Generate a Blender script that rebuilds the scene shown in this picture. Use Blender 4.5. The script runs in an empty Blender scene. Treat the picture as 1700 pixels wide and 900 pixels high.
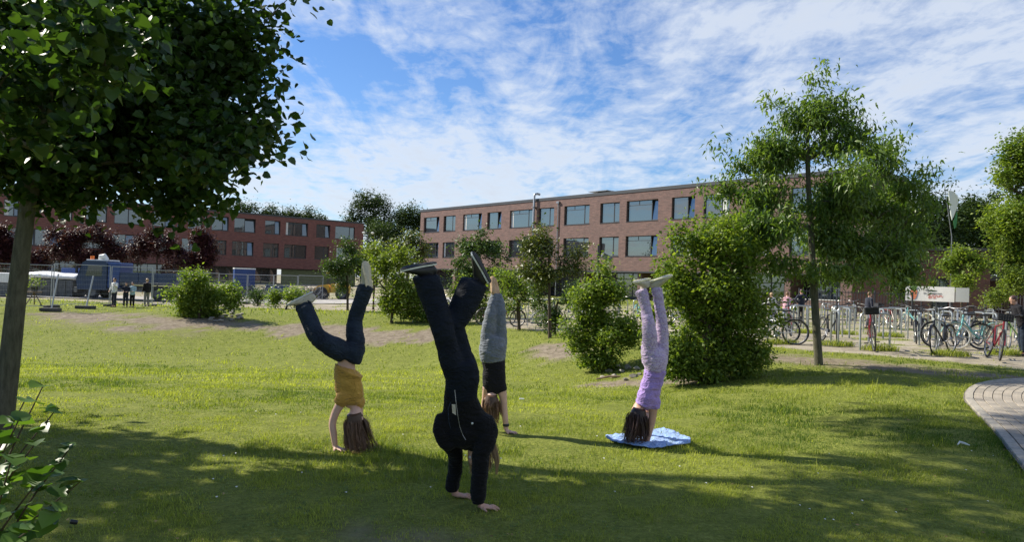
import bpy, bmesh, math, random
import numpy as np
from mathutils import Vector, Matrix

random.seed(7)
RNG = np.random.default_rng(11)
SC = bpy.context.scene
COL = SC.collection
R = math.radians

# ------------------------------------------------------------------ camera
F_PX = 1222.0
CAM_Z = 1.62
PITCH, ROLL = 0.85, 1.94
cam_data = bpy.data.cameras.new('camera')
cam_data.sensor_width = 36.0
cam_data.lens = 36.0 * F_PX / 1700.0
cam_data.clip_start = 0.05
cam_data.clip_end = 5000
cam = bpy.data.objects.new('camera', cam_data)
COL.objects.link(cam)
CAM_ROT = Matrix.Rotation(R(90 + PITCH), 3, 'X') @ Matrix.Rotation(R(ROLL), 3, 'Z')
cam.matrix_world = Matrix.Translation((0, 0, CAM_Z)) @ CAM_ROT.to_4x4()
SC.camera = cam

# ------------------------------------------------------------------ light
SUN_EL, SUN_AZ = 38.0, (-0.932, 0.362)
world = bpy.data.worlds.new('World')
SC.world = world
world.use_nodes = True
wn, wl = world.node_tree.nodes, world.node_tree.links
wn.clear()


def node(ns, t, **kw):
    n = ns.new(t)
    for k, v in kw.items():
        if k.startswith('i_'):
            n.inputs[k[2:].replace('_', ' ')].default_value = v
        else:
            setattr(n, k, v)
    return n


def math_node(ns, ls, op, a, b=None, clamp=False):
    n = ns.new('ShaderNodeMath')
    n.operation = op
    n.use_clamp = clamp
    for i, v in enumerate((a, b)):
        if v is None:
            continue
        if isinstance(v, (int, float)):
            n.inputs[i].default_value = v
        else:
            ls.new(v, n.inputs[i])
    return n.outputs[0]


def ramp(ns, ls, src, stops, interp='LINEAR'):
    n = ns.new('ShaderNodeValToRGB')
    n.color_ramp.interpolation = interp
    els = n.color_ramp.elements
    while len(els) < len(stops):
        els.new(0.5)
    for e, (p, c) in zip(els, stops):
        e.position = p
        e.color = c if len(c) == 4 else (*c, 1)
    ls.new(src, n.inputs[0])
    return n.outputs[0]


sky = node(wn, 'ShaderNodeTexSky', sky_type='NISHITA')
sky.sun_disc = False
sky.sun_elevation = R(SUN_EL)
sky.sun_rotation = math.atan2(SUN_AZ[0], SUN_AZ[1])
sky.air_density = 1.15
sky.dust_density = 0.1
sky.ozone_density = 1.6
tc = node(wn, 'ShaderNodeTexCoord')
sep = node(wn, 'ShaderNodeSeparateXYZ')
wl.new(tc.outputs['Generated'], sep.inputs[0])
zz = math_node(wn, wl, 'MAXIMUM', math_node(wn, wl, 'ADD', sep.outputs[2], 0.10), 0.04)
u = math_node(wn, wl, 'DIVIDE', sep.outputs[0], zz)
v = math_node(wn, wl, 'DIVIDE', sep.outputs[1], zz)
uv = node(wn, 'ShaderNodeCombineXYZ')
wl.new(u, uv.inputs[0]); wl.new(v, uv.inputs[1])


def cloud_layer(rot, scale, nscale, detail, rough, dist, off):
    m = node(wn, 'ShaderNodeMapping')
    m.inputs['Rotation'].default_value = (0, 0, R(rot))
    m.inputs['Scale'].default_value = scale
    m.inputs['Location'].default_value = off
    wl.new(uv.outputs[0], m.inputs[0])
    n = node(wn, 'ShaderNodeTexNoise')
    n.inputs['Scale'].default_value = nscale
    n.inputs['Detail'].default_value = detail
    n.inputs['Roughness'].default_value = rough
    n.inputs['Distortion'].default_value = dist
    wl.new(m.outputs[0], n.inputs['Vector'])
    return n.outputs['Fac']


big = cloud_layer(35, (0.9, 1.1, 1), 0.50, 3, 0.5, 0.5, (6.3, 2.7, 0))
mid = cloud_layer(38, (2.0, 0.75, 1), 1.7, 11, 0.63, 0.6, (1.4, 3.2, 0))
fine = cloud_layer(20, (1.6, 1.3, 1), 6.5, 6, 0.62, 0.35, (7.0, 2.0, 0))
s1 = math_node(wn, wl, 'MULTIPLY', big, 0.74)
s2 = math_node(wn, wl, 'MULTIPLY', mid, 0.84)
s3 = math_node(wn, wl, 'MULTIPLY', fine, 0.46)
dens = math_node(wn, wl, 'ADD', math_node(wn, wl, 'ADD', s1, s2), s3)
# a little more cloud towards the right of the view and along the horizon
dens = math_node(wn, wl, 'ADD', dens, math_node(wn, wl, 'MULTIPLY', sep.outputs[0], 0.18))
low = math_node(wn, wl, 'SUBTRACT', 0.22, sep.outputs[2])
dens = math_node(wn, wl, 'ADD', dens, math_node(wn, wl, 'MULTIPLY', math_node(wn, wl, 'MAXIMUM', low, -0.15), 0.60))
CLOUD_STOPS = (0.87, 1.0, 1.14, 1.36)
dn = math_node(wn, wl, 'MULTIPLY', dens, 0.6)
cl = ramp(wn, wl, dn, [(CLOUD_STOPS[0] * .6, (0, 0, 0)), (CLOUD_STOPS[1] * .6, (0.36,) * 3),
                       (CLOUD_STOPS[2] * .6, (0.78,) * 3), (CLOUD_STOPS[3] * .6, (0.95,) * 3)])
sat = node(wn, 'ShaderNodeHueSaturation')
sat.inputs['Saturation'].default_value = 1.12
sat.inputs['Value'].default_value = 1.0
wl.new(sky.outputs[0], sat.inputs['Color'])
blue = node(wn, 'ShaderNodeMix', data_type='RGBA', blend_type='MULTIPLY')
blue.inputs['Factor'].default_value = 1.0
wl.new(sat.outputs[0], blue.inputs['A'])
blue.inputs['B'].default_value = (0.58, 0.72, 0.98, 1)
mixc = node(wn, 'ShaderNodeMix', data_type='RGBA')
wl.new(cl, mixc.inputs['Factor'])
wl.new(blue.outputs['Result'], mixc.inputs['A'])
mixc.inputs['B'].default_value = (5.7, 6.15, 6.8, 1)
# thick cloud is a little greyer than its thin bright rims
wl.new(ramp(wn, wl, dn, [(0.66, (5.5, 5.95, 6.6)), (0.86, (4.5, 4.95, 5.7))]), mixc.inputs['B'])
bg = node(wn, 'ShaderNodeBackground')
bg.inputs['Strength'].default_value = 0.078
wl.new(mixc.outputs['Result'], bg.inputs['Color'])
wo = node(wn, 'ShaderNodeOutputWorld')
wl.new(bg.outputs[0], wo.inputs[0])

sun_data = bpy.data.lights.new('sun', 'SUN')
sun_data.energy = 4.5
sun_data.angle = R(0.6)
sun_data.color = (1.0, 0.93, 0.80)
sun = bpy.data.objects.new('sun', sun_data)
COL.objects.link(sun)
_c = math.cos(R(SUN_EL))
TO_SUN = Vector((SUN_AZ[0] * _c, SUN_AZ[1] * _c, math.sin(R(SUN_EL))))
sun.rotation_euler = TO_SUN.to_track_quat('Z', 'Y').to_euler()

SC.view_settings.view_transform = 'Standard'
SC.view_settings.look = 'None'
SC.view_settings.exposure = 0.92
SC.view_settings.gamma = 1.0
SC.cycles.max_bounces = 6
SC.cycles.diffuse_bounces = 3
SC.cycles.transparent_max_bounces = 6
SC.cycles.sample_clamp_indirect = 6

# ------------------------------------------------------------------ pixels to places (the photo is 1700 x 900)


def ray(px, py):
    return CAM_ROT @ Vector(((px - 850) / F_PX, -(py - 450) / F_PX, -1.0))


def P(px, py, Y):
    d = ray(px, py)
    return Vector((0, 0, CAM_Z)) + d * (Y / d.y)


# ------------------------------------------------------------------ terrain heights
CP = np.array([
    (0, 0, 0), (-5, 1, 0), (5, 1, .03), (0, 4.5, 0), (-6, 5, 0), (5, 5.5, .06), (0, 7.2, 0), (3, 8, 0), (-3, 8.5, -.06),
    (1, 9.3, -.06), (-9, 9, -.12), (-8, 15, -.55), (0, 13, -.42), (-4, 18, -.86), (-13, 19, -.98), (-3, 23, -1.05),
    (-10, 27, -1.12), (-20, 26.5, -1.1), (-30, 25, -1.0), (-30, 32, -.42), (-22, 31, -.45), (-14, 31.5, -.42), (-8, 30.8, -.45), (-4, 28, -.45),
    (1.5, 23.5, -.08), (0, 19, -.72), (2.3, 17, -.48), (1.8, 19.8, -.25), (3.2, 15.5, -.25), (4.6, 15.6, .08), (5.8, 13.9, .18), (4.2, 12.2, -.03),
    (8, 12, .2), (10, 16, .27), (6, 20, .2), (4, 26, .12), (0, 32, 0), (12, 30, .2), (20, 20, .3), (-5, 40, -.35),
    (-20, 42, -.42), (8, 50, .15), (30, 45, .2), (3, 10.5, -.12), (5, 10, .08), (6.5, 10, .14), (4.9, 6.8, .1), (9.5, 14, .2),
    (9, 8, .15), (15, 5, .2), (-20, 5, 0), (-30, 60, -.5), (0, 70, 0), (40, 70, .2), (-60, 60, -.5), (60, 20, .3),
    (-60, 10, -.4), (0, -20, 0), (40, -20, .1), (-40, -20, 0), (0, 120, 0), (-90, 110, -.3), (90, 110, .2), (120, 0, .2), (-120, 0, -.2), (0, -90, 0)], float)


def _phi(r2):
    return 0.5 * r2 * np.log(r2 + 1e-9)


_n = len(CP)
_d2 = ((CP[:, None, :2] - CP[None, :, :2]) ** 2).sum(-1)
_A = np.zeros((_n + 3, _n + 3))
_A[:_n, :_n] = _phi(_d2) + np.eye(_n) * 0.02
_A[:_n, _n:] = np.c_[np.ones(_n), CP[:, :2]]
_A[_n:, :_n] = _A[:_n, _n:].T
_w = np.linalg.solve(_A, np.r_[CP[:, 2], 0, 0, 0])


def H(x, y):
    x = np.atleast_1d(np.asarray(x, float)); y = np.atleast_1d(np.asarray(y, float))
    out = np.zeros(x.shape)
    for s in range(0, x.size, 60000):
        xs, ys = x.ravel()[s:s + 60000], y.ravel()[s:s + 60000]
        r2 = (xs[:, None] - CP[None, :, 0]) ** 2 + (ys[:, None] - CP[None, :, 1]) ** 2
        z = _phi(r2) @ _w[:_n] + _w[_n] + _w[_n + 1] * xs + _w[_n + 2] * ys
        far = np.clip((np.hypot(xs, ys) - 75) / 40, 0, 1)
        out.ravel()[s:s + 60000] = np.clip(z, -1.3, .6) * (1 - far)
    return out


def h1(x, y):
    return float(H([x], [y])[0])


def G(px, py):
    """the point of the ground seen at a pixel"""
    d = ray(px, py)
    t = 2.0
    step = .25
    while t < 250:
        p = Vector((0, 0, CAM_Z)) + d * t
        if p.z < h1(p.x, p.y):
            lo, hi = t - step, t
            for _ in range(14):
                m = (lo + hi) / 2
                q = Vector((0, 0, CAM_Z)) + d * m
                if q.z < h1(q.x, q.y):
                    hi = m
                else:
                    lo = m
            q = Vector((0, 0, CAM_Z)) + d * hi
            return Vector((q.x, q.y, h1(q.x, q.y)))
        step = max(.25, t * .02)
        t += step
    return p


def value_noise(x, y, seed=0):
    x = np.asarray(x, float); y = np.asarray(y, float)
    xi, yi = np.floor(x).astype(np.int64), np.floor(y).astype(np.int64)
    fx, fy = x - xi, y - yi
    fx, fy = fx * fx * (3 - 2 * fx), fy * fy * (3 - 2 * fy)

    def hsh(a, b):
        n = (a * 374761393 + b * 668265263 + seed * 1442695041) & 0x7fffffff
        n = ((n ^ (n >> 13)) * 1274126177) & 0x7fffffff
        return ((n ^ (n >> 16)) & 0xffff) / 65535.0
    return (hsh(xi, yi) * (1 - fx) + hsh(xi + 1, yi) * fx) * (1 - fy) + (hsh(xi, yi + 1) * (1 - fx) + hsh(xi + 1, yi + 1) * fx) * fy


def fbm(x, y, seed=0, oct=4):
    s, a, t = 0, 1.0, 0
    for i in range(oct):
        s = s + a * value_noise(np.asarray(x) * 2 ** i, np.asarray(y) * 2 ** i, seed + i)
        t += a
        a *= .55
    return s / t


# ------------------------------------------------------------------ materials
M = {}


def new_mat(name):
    m = bpy.data.materials.new(name)
    m.use_nodes = True
    m.node_tree.nodes.clear()
    M[name] = m
    return m, m.node_tree.nodes, m.node_tree.links


def mat(name, color, rough=.6, metal=0.0, noise=0.0, nscale=20.0, bump=0.0, bscale=60.0, spec=.5, color2=None):
    m, n, l = new_mat(name)
    b = n.new('ShaderNodeBsdfPrincipled')
    o = n.new('ShaderNodeOutputMaterial')
    l.new(b.outputs[0], o.inputs[0])
    b.inputs['Roughness'].default_value = rough
    b.inputs['Metallic'].default_value = metal
    b.inputs['Specular IOR Level'].default_value = spec
    b.inputs['Base Color'].default_value = (*color, 1)
    t = n.new('ShaderNodeTexCoord')
    if noise > 0 or color2:
        tx = n.new('ShaderNodeTexNoise')
        tx.inputs['Scale'].default_value = nscale
        tx.inputs['Detail'].default_value = 5
        tx.inputs['Roughness'].default_value = .65
        l.new(t.outputs['Object'], tx.inputs['Vector'])
        c2 = color2 or tuple(c * (1 - noise) for c in color)
        c1 = color if color2 else tuple(min(1, c * (1 + noise)) for c in color)
        l.new(ramp(n, l, tx.outputs['Fac'], [(.35, c2), (.65, c1)]), b.inputs['Base Color'])
    if bump > 0:
        tb = n.new('ShaderNodeTexNoise')
        tb.inputs['Scale'].default_value = bscale
        tb.inputs['Detail'].default_value = 4
        l.new(t.outputs['Object'], tb.inputs['Vector'])
        bp = n.new('ShaderNodeBump')
        bp.inputs['Strength'].default_value = bump
        bp.inputs['Distance'].default_value = .01
        l.new(tb.outputs['Fac'], bp.inputs['Height'])
        l.new(bp.outputs[0], b.inputs['Normal'])
    return m


def leaf_mat(name, dark, light, trans=.35, rough=.45, gloss=.35):
    """leaf colour varies leaf by leaf through the 'tint' attribute"""
    m, n, l = new_mat(name)
    at = n.new('ShaderNodeAttribute'); at.attribute_name = 'tint'
    c = ramp(n, l, at.outputs['Fac'], [(0, dark), (1, light)])
    b = n.new('ShaderNodeBsdfPrincipled')
    b.inputs['Roughness'].default_value = rough
    b.inputs['Specular IOR Level'].default_value = gloss
    l.new(c, b.inputs['Base Color'])
    tr = n.new('ShaderNodeBsdfTranslucent')
    mx = n.new('ShaderNodeMix'); mx.data_type = 'RGBA'; mx.blend_type = 'MULTIPLY'
    mx.inputs['Factor'].default_value = 1
    mx.inputs['B'].default_value = (1.5, 1.55, .5, 1)
    l.new(c, mx.inputs['A'])
    l.new(mx.outputs['Result'], tr.inputs['Color'])
    ms = n.new('ShaderNodeMixShader')
    ms.inputs[0].default_value = trans
    l.new(b.outputs[0], ms.inputs[1]); l.new(tr.outputs[0], ms.inputs[2])
    o = n.new('ShaderNodeOutputMaterial')
    l.new(ms.outputs[0], o.inputs[0])
    return m


# ------------------------------------------------------------------ object helpers
def link(o, parent=None):
    COL.objects.link(o)
    if parent is not None:
        o.parent = parent
    return o


def tag(o, label=None, cat=None, group=None, kind=None):
    if label: o['label'] = label
    if cat: o['category'] = cat
    if group: o['group'] = group
    if kind: o['kind'] = kind
    return o


def empty(name, label, cat, loc=(0, 0, 0), rz=0.0, group=None):
    o = bpy.data.objects.new(name, None)
    o.empty_display_size = .2
    o.location = loc
    o.rotation_euler = (0, 0, rz)
    link(o)
    return tag(o, label, cat, group)


def np_mesh(name, verts, faces, material=None, tint=None, smooth=False):
    """faces: (n,k) array or list of such arrays"""
    me = bpy.data.meshes.new(name)
    verts = np.asarray(verts, np.float32)
    if not isinstance(faces, (list, tuple)):
        faces = [faces]
    faces = [np.asarray(f, np.int32) for f in faces if len(f)]
    me.vertices.add(len(verts))
    me.vertices.foreach_set('co', verts.ravel())
    loops = np.concatenate([f.ravel() for f in faces])
    tot = np.concatenate([np.full(len(f), f.shape[1], np.int32) for f in faces])
    start = np.concatenate([[0], np.cumsum(tot)[:-1]]).astype(np.int32)
    me.loops.add(len(loops))
    me.loops.foreach_set('vertex_index', loops)
    me.polygons.add(len(tot))
    me.polygons.foreach_set('loop_start', start)
    me.polygons.foreach_set('loop_total', tot)
    if smooth:
        me.polygons.foreach_set('use_smooth', np.ones(len(tot), bool))
    me.update(calc_edges=True)
    if tint is not None:
        a = me.attributes.new('tint', 'FLOAT', 'POINT')
        a.data.foreach_set('value', np.asarray(tint, np.float32))
    if material is not None:
        me.materials.append(material)
    return me


def mesh_obj(name, me, parent=None, loc=None, rz=None):
    o = bpy.data.objects.new(name, me)
    link(o, parent)
    if loc is not None: o.location = loc
    if rz is not None: o.rotation_euler = (0, 0, rz)
    return o


class MB:
    """collects simple solids and links them as one mesh object"""

    def __init__(self):
        self.v = []; self.f = []

    def add(self, vs, fs):
        b = len(self.v)
        self.v += [tuple(x) for x in vs]
        self.f += [tuple(i + b for i in f) for f in fs]
        return self

    def box(self, x0, x1, y0, y1, z0, z1, mtx=None):
        vs = [Vector(p) for p in ((x0, y0, z0), (x1, y0, z0), (x1, y1, z0), (x0, y1, z0), (x0, y0, z1), (x1, y0, z1), (x1, y1, z1), (x0, y1, z1))]
        if mtx is not None: vs = [mtx @ q for q in vs]
        return self.add(vs, [(0, 3, 2, 1), (4, 5, 6, 7), (0, 1, 5, 4), (1, 2, 6, 5), (2, 3, 7, 6), (3, 0, 4, 7)])

    def cbox(self, x0, x1, y0, y1, z0, z1, c=.02, mtx=None):
        """box with chamfered edges"""
        bm = bmesh.new()
        bmesh.ops.create_cube(bm, size=1)
        for q in bm.verts:
            q.co = Vector(((x0 + x1) / 2 + q.co.x * (x1 - x0), (y0 + y1) / 2 + q.co.y * (y1 - y0), (z0 + z1) / 2 + q.co.z * (z1 - z0)))
        bmesh.ops.bevel(bm, geom=bm.edges[:], offset=c, segments=2, profile=.5, affect='EDGES')
        bm.verts.index_update()
        vs = [(mtx @ q.co if mtx is not None else q.co.copy()) for q in bm.verts]
        self.add(vs, [[q.index for q in f.verts] for f in bm.faces])
        bm.free()
        return self

    def tube(self, pts, r, n=8, cap=True):
        pts = [Vector(p) for p in pts]
        rs = r if isinstance(r, (list, tuple)) else [r] * len(pts)
        rings = []
        t0 = (pts[1] - pts[0]).normalized()
        ref = Vector((0, 0, 1)) if abs(t0.z) < .9 else Vector((1, 0, 0))
        a = t0.cross(ref).normalized()
        b = len(self.v)
        for i, p in enumerate(pts):
            if i == 0: t = t0
            elif i == len(pts) - 1: t = (pts[i] - pts[i - 1]).normalized()
            else: t = ((pts[i] - pts[i - 1]).normalized() + (pts[i + 1] - pts[i]).normalized())
            if t.length < 1e-6: t = t0
            t.normalize()
            a = (a - t * a.dot(t))
            if a.length < 1e-6: a = t.orthogonal()
            a.normalize()
            c = t.cross(a)
            for k in range(n):
                th = 2 * math.pi * k / n
                self.v.append(tuple(p + a * (math.cos(th) * rs[i]) + c * (math.sin(th) * rs[i])))
        for i in range(len(pts) - 1):
            for k in range(n):
                k2 = (k + 1) % n
                self.f.append((b + i * n + k, b + i * n + k2, b + (i + 1) * n + k2, b + (i + 1) * n + k))
        if cap:
            self.f.append(tuple(b + k for k in reversed(range(n))))
            self.f.append(tuple(b + (len(pts) - 1) * n + k for k in range(n)))
        return self

    def disc_tube(self, c, axis, R_, r, seg=24, n=6, rx=None):
        """torus"""
        c = Vector(c); axis = Vector(axis).normalized()
        a = axis.orthogonal().normalized(); d = axis.cross(a)
        b = len(self.v)
        rx = rx or r
        for i in range(seg):
            th = 2 * math.pi * i / seg
            rad = a * math.cos(th) + d * math.sin(th)
            for k in range(n):
                ph = 2 * math.pi * k / n
                self.v.append(tuple(c + rad * (R_ + r * math.cos(ph)) + axis * (rx * math.sin(ph))))
        for i in range(seg):
            for k in range(n):
                i2, k2 = (i + 1) % seg, (k + 1) % n
                self.f.append((b + i * n + k, b + i2 * n + k, b + i2 * n + k2, b + i * n + k2))
        return self

    def cyl(self, p0, p1, r, n=16):
        return self.tube([p0, p1], r, n)

    def prism(self, outline, axis_from, axis_to):
        """outline: list of 3d points (closed), extruded by vector axis_to-axis_from"""
        d = Vector(axis_to) - Vector(axis_from)
        n = len(outline)
        vs = [Vector(p) for p in outline] + [Vector(p) + d for p in outline]
        fs = [tuple(reversed(range(n))), tuple(range(n, 2 * n))] + [(i, (i + 1) % n, (i + 1) % n + n, i + n) for i in range(n)]
        return self.add(vs, fs)

    def mesh(self, name, material, smooth=False):
        me = bpy.data.meshes.new(name)
        me.from_pydata(self.v, [], self.f)
        bm = bmesh.new(); bm.from_mesh(me)
        bmesh.ops.recalc_face_normals(bm, faces=bm.faces)
        bm.to_mesh(me); bm.free()
        if smooth:
            for p in me.polygons: p.use_smooth = True
            try:
                me.set_sharp_from_angle(angle=R(38))
            except Exception:
                pass
        me.materials.append(material)
        return me

    def build(self, name, material, parent=None, smooth=False):
        return mesh_obj(name, self.mesh(name, material, smooth), parent)


def copy_tree(o, parent=None):
    c = o.copy()
    COL.objects.link(c)
    c.parent = parent
    for ch in [x for x in SC.objects if x.parent == o]:
        copy_tree(ch, c)
    return c


CHILD_CACHE = {}


def kids(o):
    if o.name not in CHILD_CACHE:
        CHILD_CACHE[o.name] = list(o.children)
    return CHILD_CACHE[o.name]


def dup(o, loc, rz, label, scale=None, parent=None):
    def rec(s, p):
        c = s.copy(); COL.objects.link(c); c.parent = p
        for ch in kids(s): rec(ch, c)
        return c
    c = rec(o, parent)
    c.location = loc
    c.rotation_euler = (c.rotation_euler.x, c.rotation_euler.y, rz)
    if scale is not None: c.scale = (scale,) * 3
    if label: c['label'] = label
    return c
# ================================================================== PLANTS
def leaf_tpl(outline, fold=.18, droop=.12):
    """outline: half contour [(along, half width)], returns vertices (x across, y along, z up) and triangles"""
    v = []
    for a, w in outline:
        z = -droop * a * a
        if w <= 1e-6: v.append((0, a, z))
        else: v += [(-w, a, z + fold * w), (0, a, z), (w, a, z + fold * w)]
    f = []
    rows, i = [], 0
    for a, w in outline:
        if w <= 1e-6: rows.append([i]); i += 1
        else: rows.append([i, i + 1, i + 2]); i += 3
    for r0, r1 in zip(rows[:-1], rows[1:]):
        if len(r0) == 1: f += [(r0[0], r1[1], r1[0]), (r0[0], r1[2], r1[1])]
        elif len(r1) == 1: f += [(r0[0], r0[1], r1[0]), (r0[1], r0[2], r1[0])]
        else: f += [(r0[0], r0[1], r1[1]), (r0[0], r1[1], r1[0]), (r0[1], r0[2], r1[2]), (r0[1], r1[2], r1[1])]
    return np.array(v, float), np.array(f)


HEART = leaf_tpl([(0, 0), (-.02, .34), (.3, .52), (.68, .36), (1.0, 0)], .25, .18)
OVAL = leaf_tpl([(0, 0), (.4, .30), (1.0, 0)], .3, .15)
NARROW = leaf_tpl([(0, 0), (.35, .17), (1.0, 0)], .4, .35)
CLUMP = leaf_tpl([(0, 0), (.5, .48), (1.0, 0)], .5, .3)


def leaf_frames(n, rng, up=.5, droop=0.0, bias=None):
    """random orthonormal frames; up=1 keeps blades flat to the sky"""
    nrm = rng.normal(size=(n, 3)); nrm /= np.linalg.norm(nrm, axis=1)[:, None]
    nrm[:, 2] = np.abs(nrm[:, 2])
    nrm = nrm * (1 - up) + np.array((0, 0, 1)) * up
    if bias is not None: nrm = nrm + bias
    nrm /= np.linalg.norm(nrm, axis=1)[:, None] + 1e-9
    d = rng.normal(size=(n, 3)); d[:, 2] -= droop
    d -= nrm * (d * nrm).sum(1)[:, None]
    d /= np.linalg.norm(d, axis=1)[:, None] + 1e-9
    s = np.cross(d, nrm)
    return s, d, nrm


def leaves_mesh(name, pos, size, tpl, material, rng, up=.5, var=.35, droop=0.0, tint=None, bias=None):
    tv, tf = tpl
    n = len(pos)
    s, d, nn = leaf_frames(n, rng, up, droop, bias)
    sz = size * (1 - var + 2 * var * rng.random(n))
    v = pos[:, None, :] + sz[:, None, None] * (tv[None, :, 0:1] * s[:, None] + tv[None, :, 1:2] * d[:, None] + tv[None, :, 2:3] * nn[:, None])
    f = (tf[None] + (np.arange(n) * len(tv))[:, None, None]).reshape(-1, 3)
    t = rng.random(n) if tint is None else tint
    return np_mesh(name, v.reshape(-1, 3), f, material, np.repeat(t, len(tv)))


def skeleton(trunk, targets, rng, step=.3, wander=.06, tip=.004, power=2.3, r_base=None):
    """grow branches from a trunk polyline to every target point; returns nodes, parents, radii"""
    nodes = [np.array(p, float) for p in trunk]
    par = [-1] + list(range(len(trunk) - 1))
    top = nodes[-1]
    tr = np.array(nodes)
    first = max(1, int(len(trunk) * .45))
    order = np.argsort([np.min(np.linalg.norm(tr[first:] - t, axis=1)) for t in targets])
    ends = []
    for k in order:
        t = targets[k]
        A = np.array(nodes)
        dist = np.linalg.norm(A - t, axis=1)
        # joints a little below the target are preferred: branches rise outwards
        pen = dist + .35 * np.maximum(0, A[:, 2] - t[2] + .15) + np.where(np.arange(len(A)) < first, 6, 0)
        j = int(pen.argmin())
        p = A[j]
        L = np.linalg.norm(t - p)
        ns = max(1, int(L / step))
        prev = j
        bend = rng.normal(size=3) * wander * L
        sag = np.array((0, 0, -.10 * L))
        for i in range(1, ns + 1):
            f_ = i / ns
            q = p + (t - p) * f_ + (bend + sag) * (4 * f_ * (1 - f_)) * .5
            nodes.append(q); par.append(prev); prev = len(nodes) - 1
        ends.append(prev)
    nodes = np.array(nodes)
    load = np.zeros(len(nodes))
    for e in ends: load[e] += 1
    for i in range(len(nodes) - 1, 0, -1): load[par[i]] += load[i]
    rad = tip * np.maximum(load, .6) ** (1 / power)
    if r_base:
        rad *= min(3.0, r_base / rad[0]) if rad[0] > 0 else 1
        rad = np.maximum(rad, tip)
        # trunk tapers properly
        nt = len(trunk)
        for i in range(nt):
            rad[i] = max(rad[i] if i > nt * .5 else 0, r_base * (1 - .72 * i / max(1, nt - 1)))
    return nodes, par, rad


def branch_mesh(mb_nodes, par, rad, ntrunk, min_r=0.0):
    """trunk as one smooth tube, each run of branch nodes as tapered tubes"""
    trunk, limbs = MB(), MB()
    pts = [Vector(p) for p in mb_nodes[:ntrunk]]
    rs = list(rad[:ntrunk])
    if rs[0] > .1:   # a thick trunk gets ribs and swellings
        n0 = len(trunk.v); dense = [Vector(q) for q in catmull([tuple(p) for p in pts], 10)]
        rr_ = list(np.interp(np.linspace(0, len(pts) - 1, len(dense)), range(len(pts)), rs))
        trunk.tube(dense, rr_, 28)
        cc = [dense[min(i // 28, len(dense) - 1)] for i in range(len(dense) * 28)]
        for i in range(len(cc)):
            v = Vector(trunk.v[n0 + i]); o_ = v - cc[i]; a = (i % 28) / 28 * 6.283; z = v.z
            k_ = 1 + .045 * math.sin(a * 7 + 1.7 * math.sin(z * 2.1)) + .05 * math.sin(z * 3.3 + a) + .03 * math.sin(a * 13 + z * 5) + .16 * math.exp(-max(0, z) * 6)
            trunk.v[n0 + i] = tuple(cc[i] + o_ * k_)
    else:
        trunk.tube(pts, rs, 12)
    ch = {}
    for i in range(ntrunk, len(mb_nodes)): ch.setdefault(par[i], []).append(i)
    used = set()
    for i in range(ntrunk, len(mb_nodes)):
        if i in used: continue
        run = [par[i], i]; used.add(i)
        while True:
            c = [k for k in ch.get(run[-1], []) if k == run[-1] + 1 and k not in used]
            if not c: break
            run.append(c[0]); used.add(c[0])
        if max(rad[k] for k in run[1:]) < min_r: continue
        r0 = rad[run[1]]
        rr = [min(rad[run[0]], r0 * 1.15)] + [rad[k] for k in run[1:]]
        rr[-1] *= .6
        limbs.tube([Vector(mb_nodes[k]) for k in run], rr, 5 if r0 < .02 else 7, cap=False)
    return trunk, limbs


def sample_blobs(blobs, n, rng, shell=.55):
    """points in a union of ellipsoids (cx,cy,cz,rx,ry,rz), crowding towards the surface"""
    vol = np.array([b[3] * b[4] * b[5] for b in blobs]) ** .75
    k = rng.choice(len(blobs), n, p=vol / vol.sum())
    B = np.array(blobs)[k]
    d = rng.normal(size=(n, 3)); d /= np.linalg.norm(d, axis=1)[:, None]
    r = rng.random(n) ** (1 / 3) * (1 - shell) + shell * (rng.random(n) ** .25)
    return B[:, :3] + d * B[:, 3:] * r[:, None]


def bark_mat(name, c, c2, scale=30):
    m, n, l = new_mat(name)
    t = n.new('ShaderNodeTexCoord')
    mp = n.new('ShaderNodeMapping'); mp.inputs['Scale'].default_value = (1, 1, .22)
    l.new(t.outputs['Object'], mp.inputs[0])
    x = n.new('ShaderNodeTexNoise'); x.inputs['Scale'].default_value = scale; x.inputs['Detail'].default_value = 8; x.inputs['Roughness'].default_value = .7
    l.new(mp.outputs[0], x.inputs['Vector'])
    y = n.new('ShaderNodeTexNoise'); y.inputs['Scale'].default_value = 3; y.inputs['Detail'].default_value = 5
    l.new(t.outputs['Object'], y.inputs['Vector'])
    b = n.new('ShaderNodeBsdfPrincipled'); b.inputs['Roughness'].default_value = .9; b.inputs['Specular IOR Level'].default_value = .2
    mx = n.new('ShaderNodeMix'); mx.data_type = 'RGBA'
    l.new(y.outputs['Fac'], mx.inputs['Factor'])
    l.new(ramp(n, l, x.outputs['Fac'], [(.35, tuple(q * .45 for q in c)), (.65, c)]), mx.inputs['A'])
    l.new(ramp(n, l, x.outputs['Fac'], [(.35, tuple(q * .5 for q in c2)), (.65, c2)]), mx.inputs['B'])
    l.new(mx.outputs['Result'], b.inputs['Base Color'])
    bp = n.new('ShaderNodeBump'); bp.inputs['Strength'].default_value = .8; bp.inputs['Distance'].default_value = .02
    l.new(x.outputs['Fac'], bp.inputs['Height']); l.new(bp.outputs[0], b.inputs['Normal'])
    o = n.new('ShaderNodeOutputMaterial'); l.new(b.outputs[0], o.inputs[0])
    return m


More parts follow.
